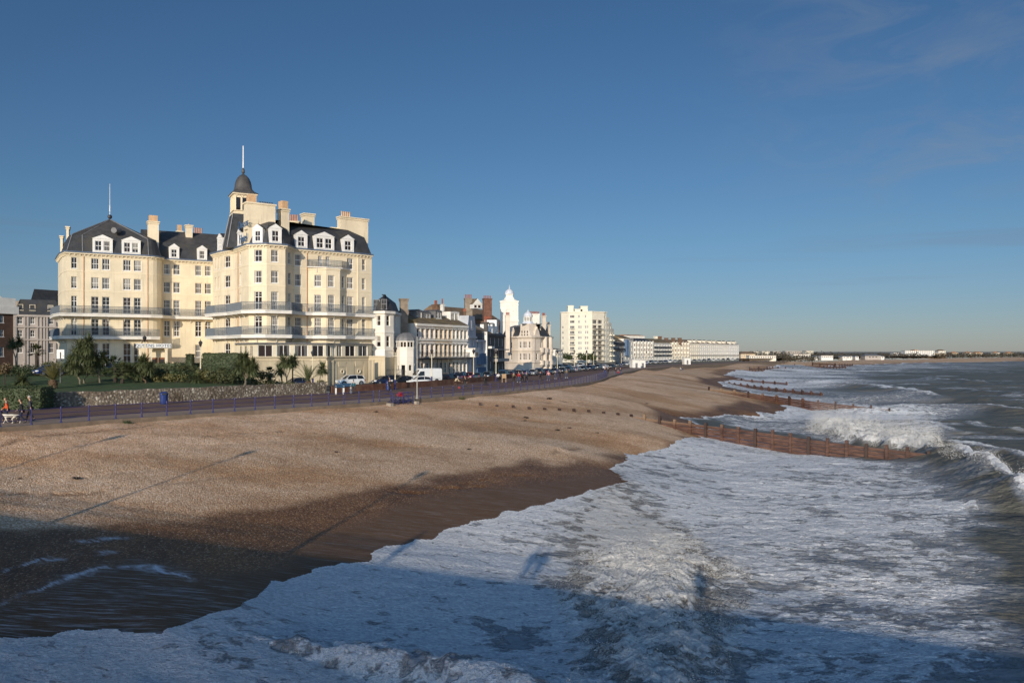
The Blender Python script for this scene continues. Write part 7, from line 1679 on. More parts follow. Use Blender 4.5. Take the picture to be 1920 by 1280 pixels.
def pose_mesh(pose):
    """standing height 1.72 m, facing -y"""
    if pose in POSES: return POSES[pose]
    lean = {'walk': -.06, 'stand': 0, 'bend': -.42, 'sit': -.05, 'ride': -.30}[pose]; hz_ = {'sit': .42, 'ride': .95}.get(pose, .93)
    J = dict(pel=(0, 0, hz_), bel=(0, lean * .22, hz_ + .16), che=(0, lean * .62, hz_ + .38 - abs(lean) * .12), nk=(0, lean * .9, hz_ + .55 - abs(lean) * .25), hd=(0, lean * 1.0 - .03, hz_ + .67 - abs(lean) * .32))
    leg = {'walk': (((-.09, 0, .88), (-.10, -.20, .50), (-.10, -.30, .10), (-.10, -.48, .05)), ((.09, 0, .88), (.10, -.02, .48), (.10, .30, .14), (.10, .18, .03))),
           'stand': (((-.09, 0, .88), (-.11, -.03, .49), (-.12, 0, .08), (-.13, -.17, .03)), ((.09, 0, .88), (.11, -.02, .49), (.12, .02, .08), (.14, -.15, .03)))}
    leg['bend'] = leg['walk']
    leg['sit'] = (((-.09, -.05, .40), (-.14, -.42, .46), (-.14, -.58, .08), (-.15, -.74, .03)), ((.09, -.05, .40), (.13, -.45, .46), (.13, -.52, .08), (.15, -.68, .03)))
    leg['ride'] = (((-.09, 0, .92), (-.12, -.34, .72), (-.12, -.18, .34), (-.12, -.34, .29)), ((.09, 0, .92), (.12, -.28, .58), (.12, -.10, .16), (.12, -.27, .13)))
    sw = {'walk': .22, 'stand': .02, 'bend': .34, 'sit': .3, 'ride': .42}[pose]; ny, nz = J['che'][1], J['che'][2] + .09
    arm = []
    for s_, w_ in ((-1, -sw if pose not in ('bend', 'sit', 'ride') else sw), (1, sw)):
        f_ = -w_ if pose in ('bend', 'sit', 'ride') else w_
        sh = (s_ * .185, ny, nz); el = (s_ * .25, ny + f_ * .55, nz - .27); wr = (s_ * (.24 if pose != 'bend' else .2), ny + f_ * 1.0 - .10, nz - .48 + abs(f_) * .25)
        arm.append((sh, el, wr))
    V, E, R = [], [], []
    def v(p, r, prev=None): V.append(p); R.append(r); (E.append((prev, len(V) - 1)) if prev is not None else None); return len(V) - 1
    pl = v(J['pel'], (.145, .11)); be = v(J['bel'], (.13, .10), pl); ch = v(J['che'], (.155, .11), be); nk = v(J['nk'], .056, ch); hd = v(J['hd'], .05, nk)
    for L_ in leg[pose]:
        a = v(L_[0], .085, pl); b = v(L_[1], .058, a); c = v(L_[2], .042, b); v(L_[3], .035, c)
    for sh, el, wr in arm:
        a = v(sh, .055, ch); b = v(el, .042, a); c = v(wr, .03, b)
        d = Vector(wr) - Vector(el); d.normalize(); s_ = 1 if wr[0] > 0 else -1
        pm = v(tuple(Vector(wr) + d * .07), .03, c)
        for k, (fx, ln_) in enumerate(((-.03, .075), (-.01, .088), (.01, .082), (.028, .065))):
            b0 = Vector(wr) + d * .11 + Vector((0, fx, 0)); f1 = v(tuple(b0), .009, pm); v(tuple(b0 + d * ln_ * .6 + Vector((-s_ * .012, 0, 0))), .007, f1)
        th = Vector(wr) + d * .05 + Vector((0, -.042, 0)); f1 = v(tuple(th), .010, pm); v(tuple(th + d * .045 + Vector((-s_ * .01, -.008, 0))), .008, f1)
    body = skin_mesh('person', V, E, R, 0, 1, [M['skin'], M['hair_dark']])
    bm = bmesh.new(); bm.from_mesh(body)
    hx = Vector(J['hd']) + Vector((0, -.012, .085)); hb = MB(); 
    rings = []
    for k in range(9):
        a = PI * k / 8; z = -math.cos(a) * .125; r0 = max(.004, math.sin(a)); jaw = 1 - .18 * max(0, -z / .125)
        rings.append([(hx.x + .078 * r0 * jaw * math.cos(q), hx.y + .098 * r0 * math.sin(q) - (.022 if abs(q - 1.5 * PI) < .3 and k in (3, 4) else 0), hx.z + z) for q in np.linspace(0, 2 * PI, 12, endpoint=False)])
    hb.loft(rings, 0)
    for s_ in (-1, 1): hb.ball((hx.x + s_ * .08, hx.y + .005, hx.z), .022, 6, 0); hb.ball((hx.x + s_ * .032, hx.y - .088, hx.z + .012), .011, 5, 1)
    hb.box(hx.x - .022, hx.x + .022, hx.y - .096, hx.y - .08, hx.z - .062, hx.z - .054, 1)
    hm = hb.mesh('head', [M['skin'], M['hair_dark']], True); bm.from_mesh(hm); bm.to_mesh(body); bm.free()
    # clothes
    V, E, R = [], [], []
    pl = v((J['pel'][0], J['pel'][1], J['pel'][2] - .10), (.175, .14)); be = v(J['bel'], (.165, .135), pl); ch = v(J['che'], (.185, .14), be); v((J['nk'][0], J['nk'][1], J['nk'][2] - .02), .075, ch)
    for sh, el, wr in arm: a = v(sh, .078, ch); b = v(el, .063, a); v(wr, .05, b)
    jk = skin_mesh('jacket', V, E, R, 0, 1, [M['cloth_black']])
    V, E, R = [], [], []
    pl = v((J['pel'][0], J['pel'][1], J['pel'][2] - .03), (.155, .122))
    for L_ in leg[pose]: a = v(L_[0], .10, pl); b = v(L_[1], .075, a); v(tuple(Vector(L_[1]).lerp(Vector(L_[2]), .92)), .058, b)
    tr_ = skin_mesh('trousers', V, E, R, 0, 1, [M['cloth_black']])
    sm = MB()
    for L_ in leg[pose]:
        a, b = Vector(L_[2]), Vector(L_[3]); d = b - a; sm.path([tuple(a - d * .25 - Vector((0, 0, .02))), tuple(a + d * .3), tuple(b), tuple(b + d * .35)], [.045, .06, .052, .02], 7)
    sh_ = sm.mesh('shoes', [M['shoe_black']], True)
    hm_ = MB(); rings = []
    for k in range(3, 9):
        a = PI * k / 8; z = -math.cos(a) * .135; r0 = max(.004, math.sin(a)); rings.append([(hx.x + .088 * r0 * math.cos(q), hx.y + .012 + (.108 if math.sin(q) > -.3 or k > 5 else .06) * r0 * math.sin(q), hx.z + z + .004) for q in np.linspace(0, 2 * PI, 12, endpoint=False)])
    hm_.loft(rings, 0); ha = hm_.mesh('hair', [M['hair_dark']], True)
    POSES[pose] = (body, jk, tr_, sh_, ha); return POSES[pose]
def setm(o, *names):
    for i, n_ in enumerate(names): o.material_slots[i].link = 'OBJECT'; o.material_slots[i].material = M[n_]
def person(loc, face, pose, top, legs, hair, label, scale=1.0, shoes='shoe_black', group=None):
    """face: plan direction looked towards"""
    b, j, tr_, sh_, ha = pose_mesh(pose); rz = math.atan2(face[1], face[0]) + PI / 2
    o = link_mesh('person', b, None, loc, (0, 0, rz)); o.scale = (scale,) * 3; tag(o, label, 'person', group)
    for nm, me, m_ in (('jacket', j, 'cloth_' + top), ('trousers', tr_, 'cloth_' + legs), ('shoes', sh_, shoes), ('hair', ha, hair)): c = link_mesh(nm, me, o); setm(c, m_)
    return o
def lk(px, off): return ko(px, off)[1]
TL = (-.62, -.78); TR = (.6, .8)
person(prom(13.5, 791.5), (-.95, -.3), 'walk', 'orange', 'navy', 'hair_brown', 'person in an orange jacket walking a dog at the far left', 1.05)
person(prom(41, 793), (-.95, -.25), 'walk', 'black', 'navy', 'hair_dark', 'person in a black jacket walking behind the dog at the left edge', 1.02); person(prom(57.5, 788), (-.95, -.2), 'walk', 'darkgrey', 'black', 'hair_grey', 'grey haired person in a dark coat beside the flint wall end', 1.08)
person(prom(663, 738), (-.5, .85), 'stand', 'teal', 'darkgrey', 'hair_dark', 'person in a teal jacket reading the blue information boards', 1.0)
person(prom(731, 734.5), (-.5, -.8), 'stand', 'black', 'black', 'hair_brown', 'person all in black by the nearest lamp post', 1.05)
person(prom(853, 728), (.8, .5), 'bend', 'beige', 'brown', 'hair_grey', 'stooping person in a hooded beige coat on the promenade', 1.08); person(prom(873, 729), (-.8, -.5), 'walk', 'black', 'darkgrey', 'hair_dark', 'person in dark clothes facing the stooping person in beige', 1.05)
mb = MB(); mb.loft([[(-.12, -.07, 0), (.12, -.07, 0), (.12, .07, 0), (-.12, .07, 0)], [(-.14, -.09, .12), (.14, -.09, .12), (.14, .09, .12), (-.14, .09, .12)], [(-.07, -.03, .28), (.07, -.03, .28), (.07, .03, .28), (-.07, .03, .28)]]); tag(mb.obj('bag', M['red_cloth'], None, prom(861, 728)), 'red bag on the promenade between two people', 'bag')
g = prom(911, 722); bicycle((g[0], g[1], g[2]), math.atan2(-.85, -.5), 'dark bicycle ridden along the promenade', 0); person((g[0], g[1] + .05, g[2]), (-.5, -.85), 'ride', 'black', 'black', 'hair_dark', 'cyclist in black riding towards the pier', 1.0)
person(prom(934, 716.5), (.3, .9), 'walk', 'white', 'black', 'hair_dark', 'person in a white top near the timber board', 1.0)
g = prom(945, 717); t_ = thing('notice_board', 'pale timber notice frame standing on the promenade', 'notice board', g, .4)
mb = MB(); [mb.box(e - .05, e + .05, -.05, .05, 0, 1.55) for e in (-.35, .35)]; mb.obj('legs', mat('timber_pale', (.45, .30, .17), .8, .2, 4), t_); mb = MB(); mb.box(-.3, .3, -.03, .03, .75, 1.5); mb.obj('panel', M['timber_pale'], t_)
for px_, py_, f_, ps, tp_, lg, hr, lb, s_ in ((963, 716, (.4, .9), 'walk', 'khaki', 'black', 'hair_brown', 'person in khaki left of the person in red', 1), (973, 717, (-.4, -.9), 'walk', 'red', 'jeans', 'hair_dark', 'person in a dark red top with jeans on the promenade', 1.08), (980, 716, (-.4, -.9), 'walk', 'black', 'black', 'hair_brown', 'person in black just right of the person in red', 1.05), (987, 715, (.4, .9), 'walk', 'darkgrey', 'navy', 'hair_grey', 'grey haired person following at the right of the red group', 1),
    (1013, 712.5, (.3, .95), 'walk', 'navy', 'black', 'hair_dark', 'person in navy left of the person in pink', 1), (1028.5, 713, (-.3, -.95), 'walk', 'pink', 'jeans', 'hair_brown', 'person in a bright pink jacket', 1.05), (1042, 710.5, (.3, .95), 'walk', 'darkgrey', 'jeans', 'hair_dark', 'person in dark grey leading the far group', 1), (1050, 710, (-.3, -.95), 'walk', 'black', 'navy', 'hair_grey', 'person in black in the middle of the far group', 1.03), (1062, 708.5, (-.3, -.95), 'walk', 'khaki', 'jeans', 'hair_brown', 'person in khaki at the right of the far group', 1.05),
    (1134, 703.5, (-.3, -.95), 'stand', 'navy', 'blue', 'hair_dark', 'person in navy where the promenade bends', 1.05), (1140, 702, (.4, .9), 'stand', 'black', 'black', 'hair_brown', 'person in black standing at the promenade bend', 1.05)):
    person(prom(px_, py_), f_, ps, tp_, lg, hr, lb, s_, 'shoe_white' if 'jeans' == lg else 'shoe_black')
for px_, py_, f_, ps, tp_, hr, lb in ((1154.5, 703.5, (.5, -.8), 'stand', 'black', 'hair_dark', 'person in black standing on the shingle beyond the bend'), (1159, 703.5, (-.3, -.9), 'sit', 'red', 'hair_brown', 'person with a red top sitting on the shingle'), (1163.5, 703, (-.7, -.6), 'stand', 'navy', 'hair_dark', 'person in navy standing at the right of the beach trio'), (1275.5, 694, (.7, -.6), 'sit', 'white', 'hair_brown', 'person in white sitting on the far beach'), (1279.5, 694, (.7, -.6), 'sit', 'black', 'hair_dark', 'person in black sitting on the far beach')):
    person(hit(px_, py_), f_, ps, tp_, 'jeans', hr, lb, 1.05)
# dog
m, t, b = newmat('dog_coat'); p = t.pos(src='object'); n_ = t.noise(p, 2.6, 2, .5); sp = t.n.new('ShaderNodeSeparateXYZ'); t.link(p, sp.inputs[0])
k = t.math('MAXIMUM', t.smooth(n_, .58, .60), t.math('MULTIPLY', t.smooth(sp.outputs[2], .60, .63), t.smooth(sp.outputs[1], -.62, -.56)))
t.link(t.mix(k, (.66, .60, .48), (.015, .013, .012)), b.inputs['Base Color']); b.inputs['Roughness'].default_value = .9
V, E, R = [], [], []
def v(p, r, prev=None): V.append(p); R.append(r); (E.append((prev, len(V) - 1)) if prev is not None else None); return len(V) - 1
rt = v((0, .05, .50), (.10, .11)); ch = v((0, -.24, .50), (.115, .14), rt); nk = v((0, -.40, .62), .075, ch); hd = v((0, -.53, .72), .075, nk); mz = v((0, -.66, .68), .045, hd); v((0, -.74, .67), .03, mz)
ru = v((0, .33, .53), (.095, .10), rt); t1 = v((0, .44, .55), .028, ru); t2 = v((0, .58, .50), .022, t1); v((0, .70, .46), .012, t2)
for s_, a_ in ((-1, -.12), (1, .12)):
    a = v((s_ * .08, -.24, .38), .055, ch); b_ = v((s_ * .085, -.24 + a_ * .6, .22), .032, a); c = v((s_ * .085, -.25 + a_ * 1.3, .04), .026, b_); v((s_ * .085, -.30 + a_ * 1.3, .02), .026, c)
    a = v((s_ * .08, .28, .40), .07, ru); b_ = v((s_ * .085, .24 - a_, .28), .042, a); c = v((s_ * .085, .40 - a_ * 1.4, .17), .026, b_); d = v((s_ * .085, .36 - a_ * 1.6, .04), .024, c); v((s_ * .085, .31 - a_ * 1.6, .02), .025, d)
    a = v((s_ * .06, -.50, .79), .028, hd); v((s_ * .09, -.49, .72), .015, a)
dm = skin_mesh('dog', V, E, R, 0, 1, [M['dog_coat']])
o = link_mesh('dog', dm, None, prom(19, 793.5), (0, 0, math.atan2(-.2, -.98) + PI / 2)); tag(o, 'white dog with black head striding on the promenade', 'dog'); o.scale = (1.15,) * 3
# white huts at the top of the beach
for px_, py_, w_, h_, lb in ((1191, 690.5, 3.4, 3.1, 'larger white beach kiosk with sloping roof'), (1203, 689.5, 2.0, 2.9, 'narrow white hut beside the larger kiosk'), (1287, 681.7, 3.6, 2.9, 'white hut further along the far beach')):
    D_ = (ZC - 5.0) * F / (py_ - HY); x, y = at(px_, D_); t_ = thing('beach_hut', lb, 'hut', (x, y, 5.0), .3)
    mb = MB(); mb.loft([[(-w_ / 2, -1.2, -.4), (w_ / 2, -1.2, -.4), (w_ / 2, 1.2, -.4), (-w_ / 2, 1.2, -.4)], [(-w_ / 2, -1.2, h_), (w_ / 2, -1.2, h_ - .3), (w_ / 2, 1.2, h_ - .3), (-w_ / 2, 1.2, h_)]]); mb.obj('wall', M['white_paint'], t_)
    mb = MB(); mb.loft([[(-w_ / 2 - .15, -1.4, h_ + .02), (w_ / 2 + .15, -1.4, h_ - .29), (w_ / 2 + .15, 1.4, h_ - .29), (-w_ / 2 - .15, 1.4, h_ + .02)], [(-w_ / 2 - .15, -1.4, h_ + .15), (w_ / 2 + .15, -1.4, h_ - .15), (w_ / 2 + .15, 1.4, h_ - .15), (-w_ / 2 - .15, 1.4, h_ + .15)]]); mb.obj('roof', M['white_trim'], t_)
    mb = MB(); mb.box(-.5, .4, -1.225, -1.195, -.2, h_ * .65); mb.obj('door', M['lead'], t_)
# ================================================================ garden planting
def leafmat(name, a, b_, c_):
    m, t, b = newmat(name); oi = t.n.new('ShaderNodeObjectInfo').outputs['Random']; n = t.noise(t.pos(), 1.3, 4, .6)
    t.link(t.mix(t.smooth(t.noise(t.pos(), 7, 2, .5), .35, .7), t.mix(t.smooth(n, .35, .68), a, b_), c_), b.inputs['Base Color']); b.inputs['Roughness'].default_value = .65
leafmat('leaf_dark', (.026, .042, .013), (.060, .080, .026), (.040, .058, .019)); leafmat('leaf_olive', (.045, .052, .016), (.095, .095, .030), (.065, .072, .024)); leafmat('leaf_sword', (.050, .070, .024), (.115, .125, .048), (.08, .095, .036)); leafmat('leaf_yellow', (.09, .085, .025), (.16, .14, .045), (.12, .11, .035)); leafmat('leaf_brown', (.085, .058, .028), (.14, .095, .045), (.11, .075, .035))
mat('bark_grey', (.20, .165, .12), .9, .3, 3, bump=.5, bscale=10); mat('bark_brown', (.13, .08, .045), .9, .3, 3, bump=.6, bscale=10); mat('bark_dark', (.05, .038, .028), .9, .3, 3, bump=.5, bscale=10)
R_ = random.Random(11)
def blade(mb, p, d, L, w, droop, m=0, fold=.0):
    d = d.normalized(); side = d.cross(Vector((0, 0, 1)))
    side = side.normalized() if side.length > .01 else Vector((1, 0, 0))
    q = [p]; v_ = Vector(d)
    for k in range(3): v_ = (v_ + Vector((0, 0, -droop * (.35 + .5 * k)))).normalized(); q.append(q[-1] + v_ * L / 3)
    ws = (w * .7, w, w * .75); o = len(mb.v)
    for k in range(3): mb.v += [tuple(q[k] - side * ws[k]), tuple(q[k] + side * ws[k])]
    mb.v.append(tuple(q[3])); mb.f += [(o, o + 1, o + 3, o + 2), (o + 2, o + 3, o + 5, o + 4), (o + 4, o + 5, o + 6)]; mb.m += [m] * 3
def sword_head(mb, c, L, n, up=.3, w=.055, droop=.3):
    for i in range(int(n * 1.5)):
        z = R_.uniform(-.55, 1) if up < .5 else R_.uniform(-.2, 1); a = R_.uniform(0, 2 * PI); r = math.sqrt(max(0, 1 - z * z)); d = Vector((r * math.cos(a), r * math.sin(a), z))
        blade(mb, Vector(c) + d * .08, d, L * R_.uniform(.7, 1.1), w, droop * R_.uniform(.5, 1.4))
def cabbage_palm(px, D, heads, label, trunk=.10, m='leaf_sword', group='cabbage palms in the hotel garden', n=130, bark='bark_grey', L=1.15, base=None):
    """heads: (px, py) of each rosette; forked trunk leads to them"""
    b = base or gpt(px, D); t_ = thing('cabbage_palm', label, 'palm tree', b, 0, group)
    pts = [Vector((at(hx, D)[0] - b[0] + R_.uniform(-.3, .3), R_.uniform(-.5, .5), zat(hy, D) - b[2])) for hx, hy in heads]
    mx = sum((p.x for p in pts)) / len(pts); fz = min(p.z for p in pts) * (.45 if len(pts) > 1 else .9); fork = Vector((mx * .6, 0, fz))
    tb = MB(); k0 = Vector((R_.uniform(-.1, .1), 0, fz * .5)); tb.path([(0, 0, -.3), tuple(k0), tuple(fork)], [trunk * 1.3, trunk, trunk * .85], 7)
    for p in pts: mid = fork.lerp(p, .5) + Vector((R_.uniform(-.15, .15), R_.uniform(-.15, .15), -.1)); tb.path([tuple(fork), tuple(mid), tuple(p)], [trunk * .8, trunk * .7, trunk * .6], 6)
    tb.obj('trunk', M[bark], t_)
    for p in pts: cb = MB(); sword_head(cb, p, L * 1.22, n, .3); sword_head(cb, p + Vector((0, 0, -.2)), L, n // 2, .3, droop=.9); cb.obj('crown', M[m], t_)
    return t_
def frond(mb, p, d, L, droop, lw, n=16, m=0):
    d = d.normalized(); q = [Vector(p)]; v_ = Vector(d)
    for k in range(n): v_ = (v_ + Vector((0, 0, -droop * 2 / n * (.3 + k / n)))).normalized(); q.append(q[-1] + v_ * L / n)
    mb.path([tuple(a) for a in q[::4]], [.03, .022, .016, .01, .006][:len(q[::4])], 3)
    for k in range(2, n):
        ax = (q[k + 1] - q[k]).normalized(); s_ = ax.cross(Vector((0, 0, 1))); s_ = s_.normalized() if s_.length > .01 else Vector((1, 0, 0)); l = lw * math.sin(PI * (k / n) ** .8) + .08
        for e in (-1, 1):
            tip = q[k] + (s_ * e * .85 + ax * .55 + Vector((0, 0, .25))).normalized() * l; o = len(mb.v)
            mb.v += [tuple(q[k] - ax * .04), tuple(q[k] + ax * .06), tuple(tip)]; mb.f.append((o, o + 1, o + 2)); mb.m.append(m)
def date_palm(px, D, h, nf, L, label, spread=1.0, m='leaf_yellow', trunk=.28, group=None, base=None):
    b = base or gpt(px, D); t_ = thing('date_palm', label, 'palm tree', b, 0, group); tb = MB(); prof = [(trunk * 1.25, -.3), (trunk * 1.2, .1)] + [(trunk * (1.15 if k % 2 else .95), .1 + (h - .1) * k / 8) for k in range(1, 9)] + [(.1, h + .15)]
    tb.lathe(prof, (0, 0), 10)
    for k in range(int(60 * h)): a = R_.uniform(0, 2 * PI); z = R_.uniform(.1, h); p = Vector((math.cos(a) * trunk, math.sin(a) * trunk, z)); tb.tube(tuple(p), tuple(p + Vector((math.cos(a) * .12, math.sin(a) * .12, .12))), .05, .02, 4)
    tb.obj('trunk', M['bark_brown'], t_); cb = MB()
    for i in range(nf): a = 2 * PI * i / nf + R_.uniform(-.2, .2); el = R_.uniform(.55, 1.4); frond(cb, (0, 0, h), Vector((math.cos(a) * math.cos(el), math.sin(a) * math.cos(el), math.sin(el))), L * R_.uniform(.8, 1.1), R_.uniform(.25, .6), .5)
    cb.obj('crown', M[m], t_); return t_
def fan_palm(px, D, h, r, label, m='leaf_dark', n=34):
    b = gpt(px, D); t_ = thing('fan_palm', label, 'palm tree', b, 0); tb = MB(); tb.path([(0, 0, -.3), (.05, 0, h * .5), (0, 0, h)], [.26, .22, .2], 8); tb.obj('trunk', M['bark_dark'], t_); cb = MB()
    for i in range(n):
        a = R_.uniform(0, 2 * PI); el = R_.uniform(-.5, 1.4); d = Vector((math.cos(a) * math.cos(el), math.sin(a) * math.cos(el), math.sin(el))); p = Vector((0, 0, h)); q = p + d * r * .6; cb.tube(tuple(p), tuple(q), .015, n=3)
        s_ = d.cross(Vector((0, 0, 1))); s_ = s_.normalized() if s_.length > .01 else Vector((1, 0, 0)); u = s_.cross(d)
        for k in range(11):
            f_ = (k - 5) / 5 * 1.25; dd = (d * math.cos(f_) + s_ * math.sin(f_) + Vector((0, 0, -.12))).normalized(); blade(cb, q, dd, r * .5 * R_.uniform(.85, 1.1), .045, .2)
    cb.obj('crown', M[m], t_); return t_
def leaf_cloud(mb, boxes, n, s, seed=0, shell=.35):
    """leaves through blobs (centre, radii); more towards the outside, with gaps"""
    r = random.Random(seed)
    for c, rad in boxes:
        for i in range(n):
            while True:
                d = Vector((r.gauss(0, 1), r.gauss(0, 1), r.gauss(0, 1))); 
                if d.length > .01: break
            d.normalize(); k = (shell + (1 - shell) * r.random()) ** .6; k *= .82 + .30 * math.sin(d.x * 5 + c[0] * 3) * math.sin(d.y * 6 + c[1]) + .12 * math.sin(d.z * 9 + c[2] * 5)
            p = Vector(c) + Vector((d.x * rad[0], d.y * rad[1], d.z * rad[2])) * k
            if p.z < -.1: continue
            u = Vector((r.gauss(0, 1), r.gauss(0, 1), r.gauss(0, .6))).normalized(); w = u.cross(d + Vector((r.gauss(0, .4), r.gauss(0, .4), r.gauss(0, .4)))); w = w.normalized() if w.length > .01 else Vector((1, 0, 0)); q = s * r.uniform(.6, 1.3)
            o = len(mb.v); mb.v += [tuple(p - u * q), tuple(p + w * q * .5), tuple(p + u * q), tuple(p - w * q * .5)]; mb.f.append((o, o + 1, o + 2, o + 3)); mb.m.append(0)
def shrub(px, D, blobs, label, m='leaf_olive', n=420, s=.13, name='shrub', cat='shrub', base=None, stems=True):
    b = base or gpt(px, D); t_ = thing(name, label, cat, b); cb = MB(); leaf_cloud(cb, blobs, n, s, int(px * 7 + D)); cb.obj('foliage', M[m], t_)
    if stems:
        tb = MB()
        for c, r in blobs: tb.path([(c[0] * .3, c[1] * .3, -.2), (c[0] * .7, c[1] * .7, max(.1, c[2] * .6)), (c[0], c[1], c[2] + r[2] * .3)], [.05, .04, .02], 5)
        tb.obj('stem', M['bark_dark'], t_)
    return t_
def hedge(px0, px1, D, h, dep, label, m='leaf_dark', z=None, dens=70, s=.10):
    a, c = gpt(px0, D), gpt(px1, D); zz_ = a[2] if z is None else z; t_ = thing('hedge', label, 'hedge', (a[0], a[1], zz_)); L = c[0] - a[0]; mb = MB(); core = MB(); core.box(.12, L - .12, .12, dep - .12, -.3, h - .14); core.obj('core', M['leaf_dark'], t_)
    r = random.Random(int(px0)); n = int(dens * (L * h * 1.5 + L * dep + dep * h))
    for i in range(n):
        f_ = r.random(); x, y, z_ = r.uniform(0, L), r.uniform(0, dep), r.uniform(0, h); k = r.random()
        if k < .55: y = r.gauss(.06, .07)
        elif k < .85: z_ = h - abs(r.gauss(0, .08))
        else: x = r.choice((0, L)) + r.gauss(0, .06)
        z_ += .06 * math.sin(x * 3)
        u = Vector((r.gauss(0, 1), r.gauss(0, 1), r.gauss(0, 1))).normalized(); w = u.orthogonal().normalized(); q = s * r.uniform(.6, 1.3); p = Vector((x, y, z_)); o = len(mb.v); mb.v += [tuple(p - u * q), tuple(p + w * q * .5), tuple(p + u * q), tuple(p - w * q * .5)]; mb.f.append((o, o + 1, o + 2, o + 3)); mb.m.append(0)
    mb.obj('foliage', M[m], t_); return t_
# from left to right
cabbage_palm(30, 122, [(22, 645), (33, 640)], 'cabbage palm with two heads before the grey terrace', n=110); fan_palm(68, 118, 2.6, 1.5, 'brownish fan palm behind the blue car at the left', 'leaf_olive')
cabbage_palm(43, 92, [(43, 716)], 'round spiky cabbage palm low beside the garden hedge', n=200, L=1.25, trunk=.09); 
b = gpt(8, 92); shrub(8, 92, [((0, 0, 1.7), (1.0, .8, .55)), ((.3, 0, 2.1), (.8, .7, .5))], 'brown drooping shrub on a stump at the left edge', 'leaf_brown', 500)
date_palm(99.5, 88, .85, 26, 2.6, 'short date palm with rough trunk at the flint wall', 2.0 * .5, 'leaf_yellow', .36)
cabbage_palm(150, 95, [(146, 651), (139, 665), (152, 672), (133, 680), (143, 690)], 'tall slanting cabbage palm left of the garden group', n=120); cabbage_palm(158, 96, [(169, 641), (167, 662), (175, 672), (163, 652), (172, 688)], 'tallest cabbage palm in front of the hotel windows', n=120); cabbage_palm(187.5, 97, [(188, 671), (184, 680)], 'slim straight cabbage palm right of the garden group', n=120, trunk=.08)
fan_palm(216, 98, 1.9, 1.5, 'dark fan palm left of centre in the garden'); fan_palm(229, 97, 1.3, 1.5, 'low fan palm leaning right beside the dark one', 'leaf_sword')
cabbage_palm(273, 98, [(257, 682), (280, 690), (268, 678), (250, 695), (262, 700)], 'twisted bare limbed cabbage palm before the name board', n=110, bark='bark_brown')
shrub(300, 112, [((0, 0, .8), (1.6, 1.2, .9)), ((2.2, .5, .7), (1.4, 1, .8)), ((-2, .3, .6), (1.2, 1, .7))], 'broad olive shrub below the hotel entrance', 'leaf_olive'); shrub(340, 108, [((0, 0, 1.1), (1.8, 1.2, 1.2)), ((1.8, .6, .8), (1.4, 1.1, .9))], 'rounded green shrub right of the hotel entrance', 'leaf_dark')
shrub(320, 100, [((0, 0, .6), (1.3, .9, .7)), ((1.6, 0, .7), (1.1, .9, .8)), ((-1.7, 0, .5), (1.1, .8, .6))], 'low yellowish shrub above the middle of the flint wall', 'leaf_yellow'); cabbage_palm(371, 100, [(371, 712)], 'bushy low cabbage palm above the flint wall', n=220, L=1.4)
shrub(400, 104, [((0, 0, .9), (1.6, 1.1, 1.0)), ((1.7, 0, .7), (1.2, 1, .8)), ((-1.5, .2, .7), (1.1, .9, .8))], 'dense dark shrub under the long hedge', 'leaf_dark'); shrub(425, 103, [((0, 0, .8), (1.1, .9, .9)), ((-.8, .2, 1.2), (.8, .7, .8))], 'olive shrub left of the bushy cabbage palm', 'leaf_olive')
hedge(378, 447, 122, 2.6, 2.2, 'long clipped dark green hedge before the hotel ground floor'); hedge(347, 360, 124, 2.4, 1.4, 'small clipped hedge block beside the hotel entrance'); hedge(150, 372, 126, 1.1, 1.0, 'low hedge running along the hotel front', dens=40)
hedge(-60, 76, 73.2, 2.1, 2.4, 'dark hedge at the left end of the flint wall', z=GZ)
cabbage_palm(459, 101, [(455, 680), (468, 684), (448, 688), (460, 672), (474, 693)], 'big bushy cabbage palm with several trunks at the garden corner', n=150, L=1.15, trunk=.14); shrub(482, 104, [((0, 0, 1.0), (1.5, 1.1, 1.2)), ((.8, 0, 1.6), (1.0, .8, .8)), ((1.7, 0, .6), (.9, .8, .8))], 'rounded dark shrub right of the bushy cabbage palm', 'leaf_olive')
fan_palm(505, 105, 2.1, 1.0, 'small dark fan palm before the terrace base wall'); shrub(520, 106, [((0, 0, .7), (1.5, .9, .9)), ((1.6, 0, .6), (1.3, .9, .8))], 'yellow green shrub at the foot of the terrace base', 'leaf_yellow')
cabbage_palm(537, 108, [(532, 678), (545, 680)], 'twin headed cabbage palm before the terrace base wall', n=130); cabbage_palm(549, 110, [(552, 676)], 'leaning cabbage palm above the half hidden car', n=120, bark='bark_dark'); cabbage_palm(530, 109, [(528, 694)], 'low cabbage palm behind the yellow green shrub', n=90)
date_palm(577.5, 108, 1.0, 18, 2.9, 'date palm with upswept fronds left of the lamp', .8, 'leaf_sword', .3); cabbage_palm(600, 109, [(600, 692)], 'slender cabbage palm at the right end of the flint wall', n=110, trunk=.07); shrub(602, 107, [((0, 0, .5), (.9, .7, .7))], 'spiky straw coloured clump at the flint wall end', 'leaf_yellow', 300)
for px_, D_, w, lb in ((130, 108, 1.4, 'dark undergrowth shrub behind the short date palm'), (165, 112, 1.8, 'dark undergrowth shrub behind the tall palms'), (205, 114, 1.7, 'dark undergrowth shrub left of the fan palms'), (245, 112, 1.9, 'dark undergrowth shrub right of the fan palms'), (50, 108, 2.0, 'dark undergrowth shrub beneath the two headed palm'), (20, 105, 2.0, 'dark undergrowth shrub at the left edge of the garden')): shrub(px_, D_, [((0, 0, .8), (w, 1.2, 1.0)), ((w * .8, .3, .6), (w * .7, 1, .8)), ((-w * .8, .3, .7), (w * .7, 1, .8))], lb, 'leaf_dark', 380)
